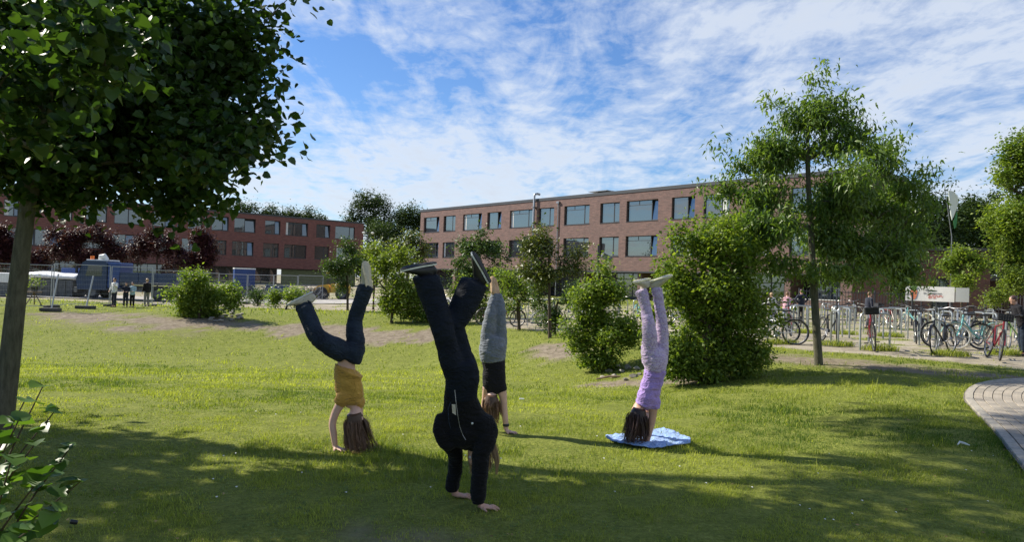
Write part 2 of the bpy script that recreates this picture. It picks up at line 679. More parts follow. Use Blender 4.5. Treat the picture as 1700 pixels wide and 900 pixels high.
bark_mat('bark_grey', (.16, .14, .11), (.10, .11, .06))
bark_mat('bark_brown', (.12, .085, .06), (.08, .07, .05))
leaf_mat('leaf_linden', (.014, .038, .010), (.050, .098, .02), .38, .42, .4)
leaf_mat('leaf_cherry', (.055, .115, .022), (.17, .24, .06), .45, .40, .45)
leaf_mat('leaf_bush', (.07, .135, .02), (.25, .31, .06), .45, .5, .3)
leaf_mat('leaf_bush_dark', (.035, .075, .016), (.095, .15, .035), .3, .5, .35)
leaf_mat('leaf_shrub', (.03, .075, .015), (.10, .18, .03), .40, .42, .4)
leaf_mat('leaf_bronze', (.05, .085, .022), (.16, .165, .05), .3, .45, .4)
leaf_mat('leaf_purple', (.022, .008, .011), (.10, .036, .042), .25, .5, .3)
leaf_mat('leaf_forest', (.025, .05, .014), (.065, .10, .03), .25, .6, .2)
leaf_mat('leaf_yellowgreen', (.09, .145, .02), (.22, .27, .05), .4, .5, .3)
leaf_mat('leaf_hedge', (.02, .04, .018), (.05, .075, .03), .2, .6, .2)


def plant(name, label, cat, base, blobs, n_clumps, per, lsize, csize, lmat, tpl=OVAL, trunk=None, r_base=.08, bark='bark_brown',
          up=.35, droop=.2, group=None, seed=1, stems=1, min_r=.004, shell=.55, parts=('trunk', 'branches', 'foliage'), wander=.08, trail=None, keep=None, spray=.16, split=3):
    """a tree or shrub in world coordinates, with its base as origin; blobs and trunk are relative to the base"""
    rng = np.random.default_rng(seed)
    root = empty(name, label, cat, base, 0, group)
    if split:   # break every lobe into smaller, uneven ones
        nb_ = []
        for b_ in blobs:
            for _ in range(split):
                d_ = rng.normal(size=3); d_ /= np.linalg.norm(d_)
                o_ = d_ * rng.uniform(.25, .68); q_ = rng.uniform(.34, .62)
                nb_.append((b_[0] + o_[0] * b_[3], b_[1] + o_[1] * b_[4], b_[2] + o_[2] * b_[5], b_[3] * q_, b_[4] * q_, b_[5] * q_))
        blobs = nb_
    cl = sample_blobs(blobs, n_clumps, rng, shell)
    cl = cl[cl[:, 2] > .08]
    if keep is not None: cl = cl[[bool(keep(p)) for p in cl]]
    if spray:   # shoots that stick out of the outline
        cc = cl.mean(0)
        pick = rng.random(len(cl)) < spray
        grow = 1 + rng.uniform(.05, .32, len(cl))
        grow = np.where(pick & (cl[:, 2] > cc[2] * .6), grow, 1)[:, None]
        cl = cc + (cl - cc) * grow + np.array((0, 0, .10)) * (grow - 1) * 3
    if trunk is None: trunk = [(0, 0, -.1), (0, 0, .25), (.02, .01, .5)]
    T_ = catmull3(trunk, 4)
    nodes, par, rad = skeleton(T_, cl, rng, r_base=r_base, wander=wander)
    tr, li = branch_mesh(nodes, par, rad, len(T_), min_r)
    tr.build(parts[0], M[bark], root, smooth=True)
    if li.v: li.build(parts[1], M[bark], root, smooth=True)['kind'] = 'stuff'
    # foliage: leaves round each clump, stretched along its outer direction
    ctr = cl.mean(0)
    out = cl - ctr
    out /= np.linalg.norm(out, axis=1)[:, None] + 1e-9
    cnt = np.maximum(6, (per * (.35 + 1.3 * rng.random(len(cl))))).astype(int)
    k = np.repeat(np.arange(len(cl)), cnt)
    off = rng.normal(size=(len(k), 3)) * .5
    along = rng.random(len(k))[:, None] * out[k] * (trail if trail else .6)
    cs = csize * (.6 + .8 * rng.random(len(cl)))
    pos = cl[k] + (off + along) * cs[k][:, None]
    pos = pos[pos[:, 2] > .03]
    ct = rng.random(len(cl))
    tint = np.clip(ct[k][:len(pos)] * .5 + rng.random(len(pos)) * .6 - .1, 0, 1)
    me = leaves_mesh(parts[2], pos, lsize, tpl, M[lmat], rng, up=up, droop=droop, tint=tint)
    o = mesh_obj(parts[2], me, root)
    if len(pos) > 1: o['kind'] = 'stuff'
    return root, cl, nodes


def catmull3(pts, n):
    if len(pts) < 3: return [np.array(p, float) for p in pts]
    return list(catmull(pts, n))
# ================================================================== SETTING: ground, path, grass
PATH_EDGE = [(4.0, 4.6), (4.35, 5.9), (4.85, 7.0), (5.5, 8.3), (6.1, 9.6), (6.75, 10.9), (7.7, 12.1), (9.1, 13.1), (11.0, 13.8), (13.5, 14.2)]


def catmull(pts, n):
    out = []
    p = [np.array(q, float) for q in pts]
    p = [2 * p[0] - p[1]] + p + [2 * p[-1] - p[-2]]
    for i in range(1, len(p) - 2):
        for k in range(n):
            t = k / n
            out.append(.5 * ((2 * p[i]) + (-p[i - 1] + p[i + 1]) * t + (2 * p[i - 1] - 5 * p[i] + 4 * p[i + 1] - p[i + 2]) * t * t + (-p[i - 1] + 3 * p[i] - 3 * p[i + 1] + p[i + 2]) * t ** 3))
    out.append(p[-2])
    return np.array(out)


EDGE = catmull(PATH_EDGE, 14)
_seg = np.r_[0, np.cumsum(np.hypot(*np.diff(EDGE, axis=0).T))]
PATH_LEN = _seg[-1]
PATH_W = 2.9


def path_pt(s, t):
    """s metres along the left edge, t metres to the right of it"""
    s = min(max(s, 0), PATH_LEN - 1e-4)
    i = int(np.searchsorted(_seg, s, side='right') - 1)
    k = (s - _seg[i]) / (_seg[i + 1] - _seg[i])
    p = EDGE[i] * (1 - k) + EDGE[i + 1] * k
    i0, i1 = max(i - 2, 0), min(i + 3, len(EDGE) - 1)
    d = EDGE[i1] - EDGE[i0]; d /= np.hypot(*d)
    nrm = np.array((d[1], -d[0]))
    return p + nrm * t, d


def seg_dist(x, y, pts):
    best = np.full(np.shape(x), 1e9)
    for (ax, ay), (bx, by) in zip(pts[:-1], pts[1:]):
        dx, dy = bx - ax, by - ay
        t = np.clip(((x - ax) * dx + (y - ay) * dy) / (dx * dx + dy * dy), 0, 1)
        best = np.minimum(best, np.hypot(x - ax - t * dx, y - ay - t * dy))
    return best


def sstep(a, b, x):
    t = np.clip((x - a) / (b - a), 0, 1)
    return t * t * (3 - 2 * t)


def masks(x, y):
    x = np.asarray(x, float); y = np.asarray(y, float)
    n1 = fbm(x * .8, y * .8, 3)
    n2 = fbm(x * 2.6, y * 2.6, 9)
    n3 = fbm(x * .35, y * .35, 21)
    edge = np.interp(x, [-60, -6, -4, 2, 6.2, 7, 10.3, 16, 40], [44, 44, 34, 25, 20, 16.7, 14.75, 12.8, 9])
    sand = sstep(-.35, .35, (y - edge) + (n1 - .5) * 1.6 + (n2 - .5) * .9)
    # tufty islands in the bike yard, more of them further back
    isl = sstep(.58, .68, n1 * .7 + n2 * .3 + np.clip((y - 22) / 200, 0, .07)) * sstep(0, 4, y - edge)
    sand = sand * (1 - .85 * isl)
    sand = sand * (1 - sstep(50, 60, y) * sstep(-4, 4, x))
    sand = np.where((x < -5) & (y < 43), 0, sand)
    soil = sstep(.75, -.1, seg_dist(x, y, [(5.2, 16.3), (6.6, 14.6), (8.0, 13.6), (9.6, 13.0)]) - .3 + (n2 - .5) * 1.3)
    crest = sstep(.5, -.1, seg_dist(x, y, [(-19, 31.5), (-14.5, 30.2), (-12, 31), (-9, 29.8), (-6, 28.4), (-3.5, 27.4)]) - .9 + (n1 - .5) * 4.0 + (n2 - .5) * 1.6)
    slope = sstep(.5, -.2, seg_dist(x, y, [(1.0, 21.5), (1.5, 20.0)]) - .5 + (n2 - .5) * 1.3)
    rocky = sstep(.5, -.2, seg_dist(x, y, [(2.0, 15.6), (3.6, 14.2)]) - .45 + (n2 - .5) * 1.2)
    bare = sstep(.25, -.12, seg_dist(x, y, [(-.85, 4.66), (-.5, 4.62)]) - .05 + (n2 - .5) * .8)
    trod = sstep(.9, -.4, seg_dist(x, y, [(-19, 29.5), (-12, 28.5)]) - .2 + (n1 - .5) * 2.4) * .6
    soil = np.maximum.reduce([soil * .95, crest, slope, rocky, bare * .8, trod * .6])
    return np.clip(sand, 0, 1), np.clip(soil, 0, 1)


def on_path(x, y, m=0.0):
    """true where the paving lies"""
    x = np.asarray(x, float); y = np.asarray(y, float)
    out = np.zeros(x.shape, bool)
    near = (x > 3.0) & (y > 3.5) & (y < 17)
    idx = np.nonzero(near.ravel())[0]
    if len(idx):
        xs, ys = x.ravel()[idx], y.ravel()[idx]
        d2 = (xs[:, None] - EDGE[None, ::2, 0]) ** 2 + (ys[:, None] - EDGE[None, ::2, 1]) ** 2
        k = d2.argmin(1)
        E = EDGE[::2]
        k0, k1 = np.clip(k - 1, 0, len(E) - 1), np.clip(k + 1, 0, len(E) - 1)
        d = E[k1] - E[k0]
        side = (xs - E[k, 0]) * d[:, 1] - (ys - E[k, 1]) * d[:, 0]
        side = side / np.hypot(d[:, 0], d[:, 1])
        out.ravel()[idx] = (side > m) & (side < PATH_W - m)
    return out


def build_ground():
    def axis(lo, hi, dense_lo, dense_hi, d0, grow):
        a = list(np.arange(dense_lo, dense_hi, d0))
        s = d0
        x = dense_lo
        left = []
        while x > lo:
            s *= grow; x -= s; left.append(x)
        s = d0; x = a[-1]
        right = []
        while x < hi:
            s *= grow; x += s; right.append(x)
        return np.array(left[::-1] + a + right)
    xs = axis(-1500, 1500, -9, 14, .14, 1.055)
    ys = axis(-300, 2500, 2.5, 22, .14, 1.045)
    X, Y = np.meshgrid(xs, ys)
    Z = H(X, Y)
    sand, soil = masks(X, Y)
    far = np.clip((np.hypot(X, Y) - 60) / 40, 0, 1)
    Z = Z + (fbm(X * 1.7, Y * 1.7, 5) - .5) * .05 * (1 - far) + (fbm(X * 6, Y * 6, 8, 2) - .5) * .03 * np.maximum(soil, sand * .6)
    near = on_path(X, Y, -.05)
    Z = np.where(near, Z - .05, Z)
    nx, ny = len(xs), len(ys)
    idx = np.arange(nx * ny).reshape(ny, nx)
    f = np.stack([idx[:-1, :-1], idx[:-1, 1:], idx[1:, 1:], idx[1:, :-1]], -1).reshape(-1, 4)
    m, n, l = new_mat('ground_soil_and_turf')
    tc_ = n.new('ShaderNodeTexCoord')

    def nz(scale, det=5, ro=.6):
        t = n.new('ShaderNodeTexNoise')
        t.inputs['Scale'].default_value = scale
        t.inputs['Detail'].default_value = det
        t.inputs['Roughness'].default_value = ro
        l.new(tc_.outputs['Object'], t.inputs['Vector'])
        return t.outputs['Fac']

    def attr(nm):
        a = n.new('ShaderNodeAttribute'); a.attribute_name = nm
        return a.outputs['Fac']

    def mixrgb(fac, a, b):
        x = n.new('ShaderNodeMix'); x.data_type = 'RGBA'
        l.new(fac, x.inputs['Factor']); l.new(a, x.inputs['A']); l.new(b, x.inputs['B'])
        return x.outputs['Result']
    turf = mixrgb(nz(.35, 4), ramp(n, l, nz(3.4, 9, .8), [(.30, (.06, .075, .018)), (.5, (.15, .175, .03)), (.72, (.30, .30, .075))]),
                  ramp(n, l, nz(24.0, 6, .85), [(.38, (.05, .062, .016)), (.52, (.17, .195, .036)), (.66, (.36, .36, .10))]))
    sandc = ramp(n, l, nz(1.3, 9, .72), [(.28, (.17, .145, .105)), (.5, (.32, .28, .21)), (.72, (.44, .40, .31))])
    soilc = ramp(n, l, nz(4.5, 8, .75), [(.28, (.09, .07, .05)), (.5, (.20, .165, .12)), (.75, (.34, .29, .22))])
    c = mixrgb(attr('sand'), mixrgb(attr('soil'), turf, soilc), sandc)
    b = n.new('ShaderNodeBsdfPrincipled')
    b.inputs['Roughness'].default_value = .95
    b.inputs['Specular IOR Level'].default_value = .1
    l.new(c, b.inputs['Base Color'])
    bp = n.new('ShaderNodeBump'); bp.inputs['Strength'].default_value = .6; bp.inputs['Distance'].default_value = .04
    l.new(nz(14, 6, .7), bp.inputs['Height']); l.new(bp.outputs[0], b.inputs['Normal'])
    o = n.new('ShaderNodeOutputMaterial'); l.new(b.outputs[0], o.inputs[0])
    me = np_mesh('ground', np.stack([X, Y, Z], -1).reshape(-1, 3), f, m, smooth=True)
    for nm, arr in (('sand', sand), ('soil', soil)):
        a = me.attributes.new(nm, 'FLOAT', 'POINT')
        a.data.foreach_set('value', arr.ravel().astype(np.float32))
    g = mesh_obj('ground', me)
    tag(g, 'uneven lawn hollow and pale trodden bike yard behind it', kind='structure')


build_ground()


def build_path():
    mj = mat('path_joint_sand', (.17, .155, .125), .95, noise=.3, nscale=40)
    mp = []
    for i, c in enumerate([(.31, .27, .215), (.28, .245, .195), (.345, .30, .235), (.26, .23, .185)]):
        mp.append(mat('paver_concrete_%s' % 'abcd'[i], c, .85, noise=.16, nscale=30, bump=.25, bscale=180))
    mk = mat('kerb_concrete', (.33, .30, .245), .9, noise=.2, nscale=20, bump=.3, bscale=90)
    # bedding sheet
    v, f = [], []
    ns = 90
    for i in range(ns + 1):
        s = PATH_LEN * i / ns
        for k in range(6):
            t = -.02 + (PATH_W + .04) * k / 5
            p, d = path_pt(s, t)
            v.append((p[0], p[1], h1(p[0], p[1]) - .004))
    for i in range(ns):
        for k in range(5):
            a = i * 6 + k
            f.append((a, a + 1, a + 7, a + 6))
    base = mesh_obj('path', np_mesh('path', v, np.array(f), mj))
    tag(base, 'curved footpath of pale concrete pavers at the right edge of the lawn', kind='structure')

    def paver(s0, s1, t0, t1, mb, dz):
        q = []
        for (s, t) in ((s0, t0), (s1, t0), (s1, t1), (s0, t1)):
            p, d = path_pt(s, t)
            q.append((p[0], p[1], h1(p[0], p[1]) - .012))
        c = Vector(np.mean(q, 0))
        top = [Vector(x) + Vector((0, 0, .026 + dz)) for x in q]
        ins = [c + (x - c) * .93 + Vector((0, 0, .004)) for x in top]
        ins = [Vector((i_.x, i_.y, t_.z + .004)) for i_, t_ in zip(ins, top)]
        mb.add([Vector(x) for x in q] + top + ins,
               [(0, 1, 5, 4), (1, 2, 6, 5), (2, 3, 7, 6), (3, 0, 4, 7), (4, 5, 9, 8), (5, 6, 10, 9), (6, 7, 11, 10), (7, 4, 8, 11), (8, 9, 10, 11)])
        return c
    # rows run along the path
    W_, L_ = .118, .205
    cells = []
    rows = int((PATH_W - .11) / W_)
    for r in range(rows):
        t0 = .11 + r * W_
        off = (r % 2) * .5 * L_
        s = .02 + off
        while s + L_ < PATH_LEN:
            cells.append((s, s + L_ - .007, t0 + .004, t0 + W_ - .004))
            s += L_
    ctr = []
    for (a, b, c, d) in cells:
        p, _ = path_pt((a + b) / 2, (c + d) / 2)
        fx = p[0] / p[1]
        vis = fx < .715
        ctr.append((0 if vis else 1, math.hypot(*p)))
    order = sorted(range(len(cells)), key=lambda i: ctr[i])
    rest = MB()
    n_single = 0
    for i in order:
        s0, s1, t0, t1 = cells[i]
        dz = random.uniform(-.002, .003)
        if n_single < 280:
            mb = MB(); c = paver(s0, s1, t0, t1, mb, dz)
            mb.v = [(q[0] - c.x, q[1] - c.y, q[2] - c.z) for q in mb.v]
            o = mb.build('paver', random.choice(mp), base); o.location = c
            n_single += 1
        else:
            paver(s0, s1, t0, t1, rest, dz)
    o = rest.build('paving', mp[0], base)
    for m_ in mp[1:]: o.data.materials.append(m_)
    for i, p in enumerate(o.data.polygons): p.material_index = (hash((i // 9) * 7919) // 3) % 4
    o['kind'] = 'stuff'
    # edging stones
    for side, t in ((0, 0.0), (1, PATH_W - .10)):
        s = 0.0
        while s < PATH_LEN - .6:
            mb = MB(); c = paver(s, s + .60 - .012, t, t + .10, mb, .004)
            mb.v = [(q[0] - c.x, q[1] - c.y, q[2] - c.z) for q in mb.v]
            o = mb.build('kerb_stone', mk, base); o.location = c
            s += .60


build_path()


def build_grass():
    m = leaf_mat('grass_blade', (.070, .125, .016), (.46, .48, .10), trans=.42, rough=.6, gloss=.2)
    nb = m.node_tree
    V, Fq, T = [], [], []
    tot = 0

    def zone(y0, y1, dens, hgt, wid, xl=-.80, xr=.80, seed=1, minsize=1.0):
        nonlocal tot
        rng = np.random.default_rng(seed)
        area = .5 * (xr - xl) * (y1 ** 2 - y0 ** 2)
        n = int(area * dens)
        y = np.sqrt(rng.random(n) * (y1 ** 2 - y0 ** 2) + y0 ** 2)
        x = (xl + (xr - xl) * rng.random(n)) * y
        sand, soil = masks(x, y)
        clump = fbm(x * 3.1, y * 3.1, 31)
        big_ = fbm(x * .6, y * .6, 44)
        tread = sstep(.50, .62, fbm(x * 4.3, y * 4.3, 66)) * .55
        ok = rng.random(n) > np.clip(sand * 1.02 + soil * .93 + tread, 0, 1)
        ok &= rng.random(n) < (.62 + .6 * sstep(.3, .6, clump))
        pth = on_path(x, y, -.02)
        ok &= ~pth
        x, y, clump, big_ = x[ok], y[ok], clump[ok], big_[ok]
        n = len(x)
        z = H(x, y) - .01
        # ragged taller tufts next to the paving and some in the lawn
        tall = fbm(x * .9, y * .9, 77)
        hh = hgt * (.45 + .8 * rng.random(n)) * (.65 + .6 * sstep(.35, .7, clump)) * (1 + 1.1 * sstep(.62, .74, tall))
        hh *= np.where(rng.random(n) < .012, 2.2, 1)
        az = rng.random(n) * 2 * np.pi
        lean = hh * (.25 + .9 * rng.random(n))
        w = wid * (.6 + .8 * rng.random(n))
        face = az + np.pi / 2 + (rng.random(n) - .5) * 1.2
        wx, wy = np.cos(face) * w / 2, np.sin(face) * w / 2
        dx, dy = np.cos(az), np.sin(az)
        p0 = np.stack([x - wx, y - wy, z], 1)
        p1 = np.stack([x + wx, y + wy, z], 1)
        mx, my, mz = x + dx * lean * .35, y + dy * lean * .35, z + hh * .62
        p2 = np.stack([mx + wx * .75, my + wy * .75, mz], 1)
        p3 = np.stack([mx - wx * .75, my - wy * .75, mz], 1)
        p4 = np.stack([x + dx * lean, y + dy * lean, z + hh], 1)
        vv = np.stack([p0, p1, p2, p3, p4], 1).reshape(-1, 3)
        b = np.arange(n) * 5 + tot
        V.append(vv)
        Fq.append((np.stack([b, b + 1, b + 2, b + 3], 1), np.stack([b + 3, b + 2, b + 4], 1)))
        patch = fbm(x * .28 + 5, y * .5, 52)
        t = np.clip(.10 + .42 * rng.random(n) + .95 * (big_ - .5) + .45 * (clump - .45) + 1.2 * (patch - .5), 0, 1)
        t = np.where(rng.random(n) < .05, .95, t)
        T.append(np.repeat(t, 5))
        tot += n * 5
    zone(3.6, 6.0, 7000, .034, .0034, seed=1)
    zone(6.0, 9.0, 4200, .036, .0044, seed=2)
    zone(9.0, 14, 1600, .042, .0075, seed=3)
    zone(14, 22, 420, .05, .013, seed=4)
    zone(22, 34, 80, .05, .024, seed=5)
    zone(34, 60, 12, .09, .05, seed=6)
    me = np_mesh('lawn_grass', np.concatenate(V), [np.concatenate([a for a, _ in Fq]), np.concatenate([b for _, b in Fq])], m, np.concatenate(T))
    o = mesh_obj('lawn_grass', me)
    tag(o, 'short uneven meadow grass covering the lawn hollow and its banks', 'grass', kind='stuff')

    # rosettes of broad-leaved weeds (clover, plantain) between the blades
    rng = np.random.default_rng(5)
    n = 5200
    y = 3.9 + (rng.random(n) ** 1.4) * 12
    x = (rng.random(n) - .5) * 1.55 * y
    sand, soil = masks(x, y)
    ok = (rng.random(n) > sand + soil * .7) & ~on_path(x, y, 0) & (fbm(x * 1.3, y * 1.3, 90) > .47)
    x, y = x[ok], y[ok]
    pos = np.stack([x, y, H(x, y) + .022], 1)
    pos = np.repeat(pos, 4, 0) + (rng.random((len(pos) * 4, 3)) - .5) * (.05, .05, .02)
    me = leaves_mesh('lawn_weeds', pos, .017, OVAL, M.get('weed_leaf') or leaf_mat('weed_leaf', (.05, .10, .015), (.14, .22, .04), .3, .5, .3), rng, up=.8, var=.4)
    tag(mesh_obj('lawn_weeds', me), 'small clover and plantain leaves scattered between the grass', 'weeds', kind='stuff')
    # last year's leaves and bits of straw
    n = 700
    y = 4 + rng.random(n) ** 1.3 * 14; x = (rng.random(n) - .5) * 1.5 * y
    pos = np.stack([x, y, H(x, y) + .022], 1)[fbm(x * .7, y * .7, 17) > .45]
    leaf_mat('dry_leaf', (.12, .07, .03), (.36, .27, .13), .1, .8, .1)
    me = leaves_mesh('dry_leaves', pos, .022, OVAL, M['dry_leaf'], rng, up=.75, var=.6)
    tag(mesh_obj('dry_leaves', me), 'brown dry leaves and straw bits strewn thinly over the lawn', 'leaf litter', kind='stuff')
    # daisies
    me = None
    n = 150
    y = 5 + rng.random(n) ** 1.2 * 13
    x = (rng.random(n) - .35) * 1.3 * y
    sand, soil = masks(x, y)
    ok = (sand + soil < .3) & ~on_path(x, y, 0) & (fbm(x * .5, y * .5, 61) > .47)
    x, y = x[ok], y[ok]
    z = H(x, y) + .05 + rng.random(len(x)) * .02
    V, Fc, Tt = [], [], []
    for i in range(len(x)):
        r = .007 + .004 * rng.random()
        b = len(V)
        for k in range(6):
            a = k * math.pi / 3
            V.append((x[i] + r * math.cos(a), y[i] + r * math.sin(a), z[i] + .003 * math.sin(a * 2)))
        V.append((x[i], y[i], z[i] + .004))
        for k in range(6): Fc.append((b + k, b + (k + 1) % 6, b + 6))
    me = np_mesh('daisies', V, np.array(Fc), mat('daisy_petal', (.75, .75, .68), .7))
    tag(mesh_obj('daisies', me), 'tiny white daisies dotted over the lawn', 'flowers', kind='stuff')
build_grass()
# ================================================================== BUILDINGS
def brick_mat(name, c1, c2, mortar, scale=1.0):
    m, n, l = new_mat(name)
    t = n.new('ShaderNodeTexCoord')
    mp = n.new('ShaderNodeMapping')
    mp.inputs['Rotation'].default_value = (R(90), 0, 0)
    l.new(t.outputs['Object'], mp.inputs[0])
    # bricks are read off the facade's own x and z
    sx = n.new('ShaderNodeSeparateXYZ'); l.new(t.outputs['Object'], sx.inputs[0])
    cx = n.new('ShaderNodeCombineXYZ')
    l.new(math_node(n, l, 'ADD', sx.outputs[0], sx.outputs[1]), cx.inputs[0]); l.new(sx.outputs[2], cx.inputs[1])
    b = n.new('ShaderNodeTexBrick')
    b.inputs['Scale'].default_value = 1
    b.inputs['Brick Width'].default_value = .5
    b.inputs['Row Height'].default_value = .083
    b.inputs['Mortar Size'].default_value = .007
    b.inputs['Color1'].default_value = (*c1, 1); b.inputs['Color2'].default_value = (*c2, 1); b.inputs['Mortar'].default_value = (*mortar, 1)
    b.inputs['Bias'].default_value = -.1
    l.new(cx.outputs[0], b.inputs['Vector'])
    mp2 = n.new('ShaderNodeMapping'); mp2.inputs['Scale'].default_value = (.9, .9, 4.5)
    l.new(t.outputs['Object'], mp2.inputs[0])
    x = n.new('ShaderNodeTexNoise'); x.inputs['Scale'].default_value = 1.6; x.inputs['Detail'].default_value = 8; x.inputs['Roughness'].default_value = .75
    l.new(mp2.outputs[0], x.inputs['Vector'])
    mx = n.new('ShaderNodeMix'); mx.data_type = 'RGBA'; mx.blend_type = 'MULTIPLY'; mx.inputs['Factor'].default_value = 1
    l.new(b.outputs['Color'], mx.inputs['A'])
    l.new(ramp(n, l, x.outputs['Fac'], [(.3, (.62, .6, .62)), (.5, (1, 1, 1)), (.72, (1.45, 1.38, 1.32))]), mx.inputs['B'])
    p = n.new('ShaderNodeBsdfPrincipled'); p.inputs['Roughness'].default_value = .85; p.inputs['Specular IOR Level'].default_value = .25
    l.new(mx.outputs['Result'], p.inputs['Base Color'])
    o = n.new('ShaderNodeOutputMaterial'); l.new(p.outputs[0], o.inputs[0])
    return m


def glass_mat(name, tint, refl, dark):
    m, n, l = new_mat(name)
    d = n.new('ShaderNodeBsdfPrincipled'); d.inputs['Base Color'].default_value = (*dark, 1); d.inputs['Roughness'].default_value = .25
    g = n.new('ShaderNodeBsdfGlossy'); g.inputs['Roughness'].default_value = .015; g.inputs['Color'].default_value = (*tint, 1)
    t = n.new('ShaderNodeTexCoord'); x = n.new('ShaderNodeTexNoise'); x.inputs['Scale'].default_value = .7
    l.new(t.outputs['Object'], x.inputs['Vector'])
    bp = n.new('ShaderNodeBump'); bp.inputs['Strength'].default_value = .05; bp.inputs['Distance'].default_value = .05
    l.new(x.outputs['Fac'], bp.inputs['Height']); l.new(bp.outputs[0], g.inputs['Normal'])
    s = n.new('ShaderNodeMixShader'); s.inputs[0].default_value = refl
    l.new(d.outputs[0], s.inputs[1]); l.new(g.outputs[0], s.inputs[2])
    o = n.new('ShaderNodeOutputMaterial'); l.new(s.outputs[0], o.inputs[0])
    return m


brick_mat('brick_pale_red', (.180, .105, .092), (.115, .072, .066), (.20, .165, .145))
brick_mat('brick_dark_red', (.21, .085, .068), (.145, .060, .052), (.17, .12, .105))
brick_mat('brick_brown_shaded', (.080, .040, .032), (.058, .030, .025), (.07, .052, .045))  # brown darkened to stand in for shade on the hall's sunlit walls
glass_mat('glass_bright', (.66, .67, .64), .29, (.015, .02, .022))
glass_mat('glass_dim', (.60, .70, .72), .20, (.012, .018, .02))
mat('frame_dark', (.035, .038, .042), .45)
mat('coping_metal', (.05, .052, .055), .5, metal=.3)
mat('galvanised', (.30, .31, .32), .42, metal=.75, noise=.2, nscale=6)
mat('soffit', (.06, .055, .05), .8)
mat('interior_dark', (.02, .02, .022), .9)
mat('render_wall_olive', (.13, .14, .06), .8, noise=.15, nscale=2)
mat('roof_gravel', (.25, .24, .22), .95, noise=.2, nscale=8)
mat('curtain_white', (.6, .6, .58), .9)
mat('sill_metal', (.10, .10, .105), .4, metal=.4)


def facade(parent, holes, u0, u1, z0, z1, material, depth=.32, name='wall'):
    """brick sheet with real openings and reveals; holes are (u0,u1,z0,z1)"""
    us = sorted({u0, u1, *[h[0] for h in holes], *[h[1] for h in holes]})
    zs = sorted({z0, z1, *[h[2] for h in holes], *[h[3] for h in holes]})
    mb = MB()
    vid = {}

    def vtx(a, b, y=0.0):
        k = (round(a, 4), round(b, 4), y)
        if k not in vid:
            vid[k] = len(mb.v); mb.v.append((a, y, b))
        return vid[k]
    for a, b in zip(us[:-1], us[1:]):
        for c, d in zip(zs[:-1], zs[1:]):
            mu, mz = (a + b) / 2, (c + d) / 2
            if any(h[0] < mu < h[1] and h[2] < mz < h[3] for h in holes): continue
            mb.f.append((vtx(a, c), vtx(b, c), vtx(b, d), vtx(a, d)))
    for (a, b, c, d) in holes:
        mb.f += [(vtx(a, c), vtx(a, d), vtx(a, d, depth), vtx(a, c, depth)),
                 (vtx(b, d), vtx(b, c), vtx(b, c, depth), vtx(b, d, depth)),
                 (vtx(a, d), vtx(b, d), vtx(b, d, depth), vtx(a, d, depth)),
                 (vtx(b, c), vtx(a, c), vtx(a, c, depth), vtx(b, c, depth))]
    return mb.build(name, material, parent)


def window(parent, a, b, c, d, style, glass, rnd, y=.20, label=None):
    """style 0: fixed pane with a narrow sash to the right; 1: with a top light too; 2: plain two lights"""
    fr = MB()
    t = .07
    fr.box(a, b, y, y + .08, c, c + t); fr.box(a, b, y, y + .08, d - t, d)
    fr.box(a, a + t, y + .002, y + .078, c + t, d - t); fr.box(b - t, b, y + .002, y + .078, c + t, d - t)
    w = b - a
    split = b - min(.95, w * .34) if style != 2 else a + w * .5
    fr.box(split - .04, split + .04, y + .004, y + .076, c + t, d - t)
    tz = d - t - .42
    if style == 1:
        fr.box(a + t, split - .04, y + .006, y + .074, tz - .03, tz + .03)
        fr.box(a + t + (split - a) * .45, a + t + (split - a) * .45 + .06, y + .008, y + .072, tz + .03, d - t)
    win = fr.build('window', M['frame_dark'], parent)
    if label: win['label'] = label
    g = MB()
    g.box(a + t, split - .04, y + .035, y + .05, c + t, d - t)
    g.build('pane', M[glass], win)
    s = MB()
    tilt = rnd.random() < .45
    ang = R(rnd.uniform(5, 9)) if tilt else 0
    mt = Matrix.Translation((0, y, c + t)) @ Matrix.Rotation(-0 if not tilt else ang, 4, 'X') @ Matrix.Translation((0, -y, -(c + t)))
    # the opening light tilts inwards at the top when open
    mt = Matrix.Translation((0, y + .03, c + t)) @ Matrix.Rotation(-ang, 4, 'X') @ Matrix.Translation((0, 0, 0))
    hgt = d - c - 2 * t
    s.box(split + .045, b - t - .005, 0, .012, .05, hgt - .05, mt)
    s.build('pane', M[glass], win)
    q = MB()
    q.box(split + .045, split + .095, -.01, .03, 0, hgt - .01, mt); q.box(b - t - .055, b - t - .005, -.01, .03, 0, hgt - .01, mt)
    q.box(split + .095, b - t - .055, -.008, .028, 0, .05, mt); q.box(split + .095, b - t - .055, -.008, .028, hgt - .06, hgt - .01, mt)
    q.build('sash', M['frame_dark'], win)
    k = MB(); k.box(a - .04, b + .04, -.045, y, c - .035, c - .002)
    k.build('sill', M['sill_metal'], win)
    if rnd.random() < .3 and style != 2:
        k = MB(); x0 = split + .1 if rnd.random() < .5 else a + t + .02
        x1 = x0 + rnd.uniform(.25, .5)
        x1 = min(x1, b - t - .05)
        k.box(x0, x1, y + .02, y + .030, c + t + .02, d - t - .02)
        k.build('blind', M['curtain_white'], win)
    return win


class Face:
    """helper: where a pixel meets a facade plane"""

    def __init__(self, o, ang):
        self.o = Vector((o[0], o[1], 0)); self.U = Vector((math.cos(ang), math.sin(ang), 0)); self.N = Vector((-math.sin(ang), math.cos(ang), 0)); self.ang = ang

    def uz(self, px, py):
        d = ray(px, py); c = Vector((0, 0, CAM_Z))
        t = (self.o - c).dot(self.N) / d.dot(self.N)
        q = c + d * t
        return (q - self.o).dot(self.U), q.z


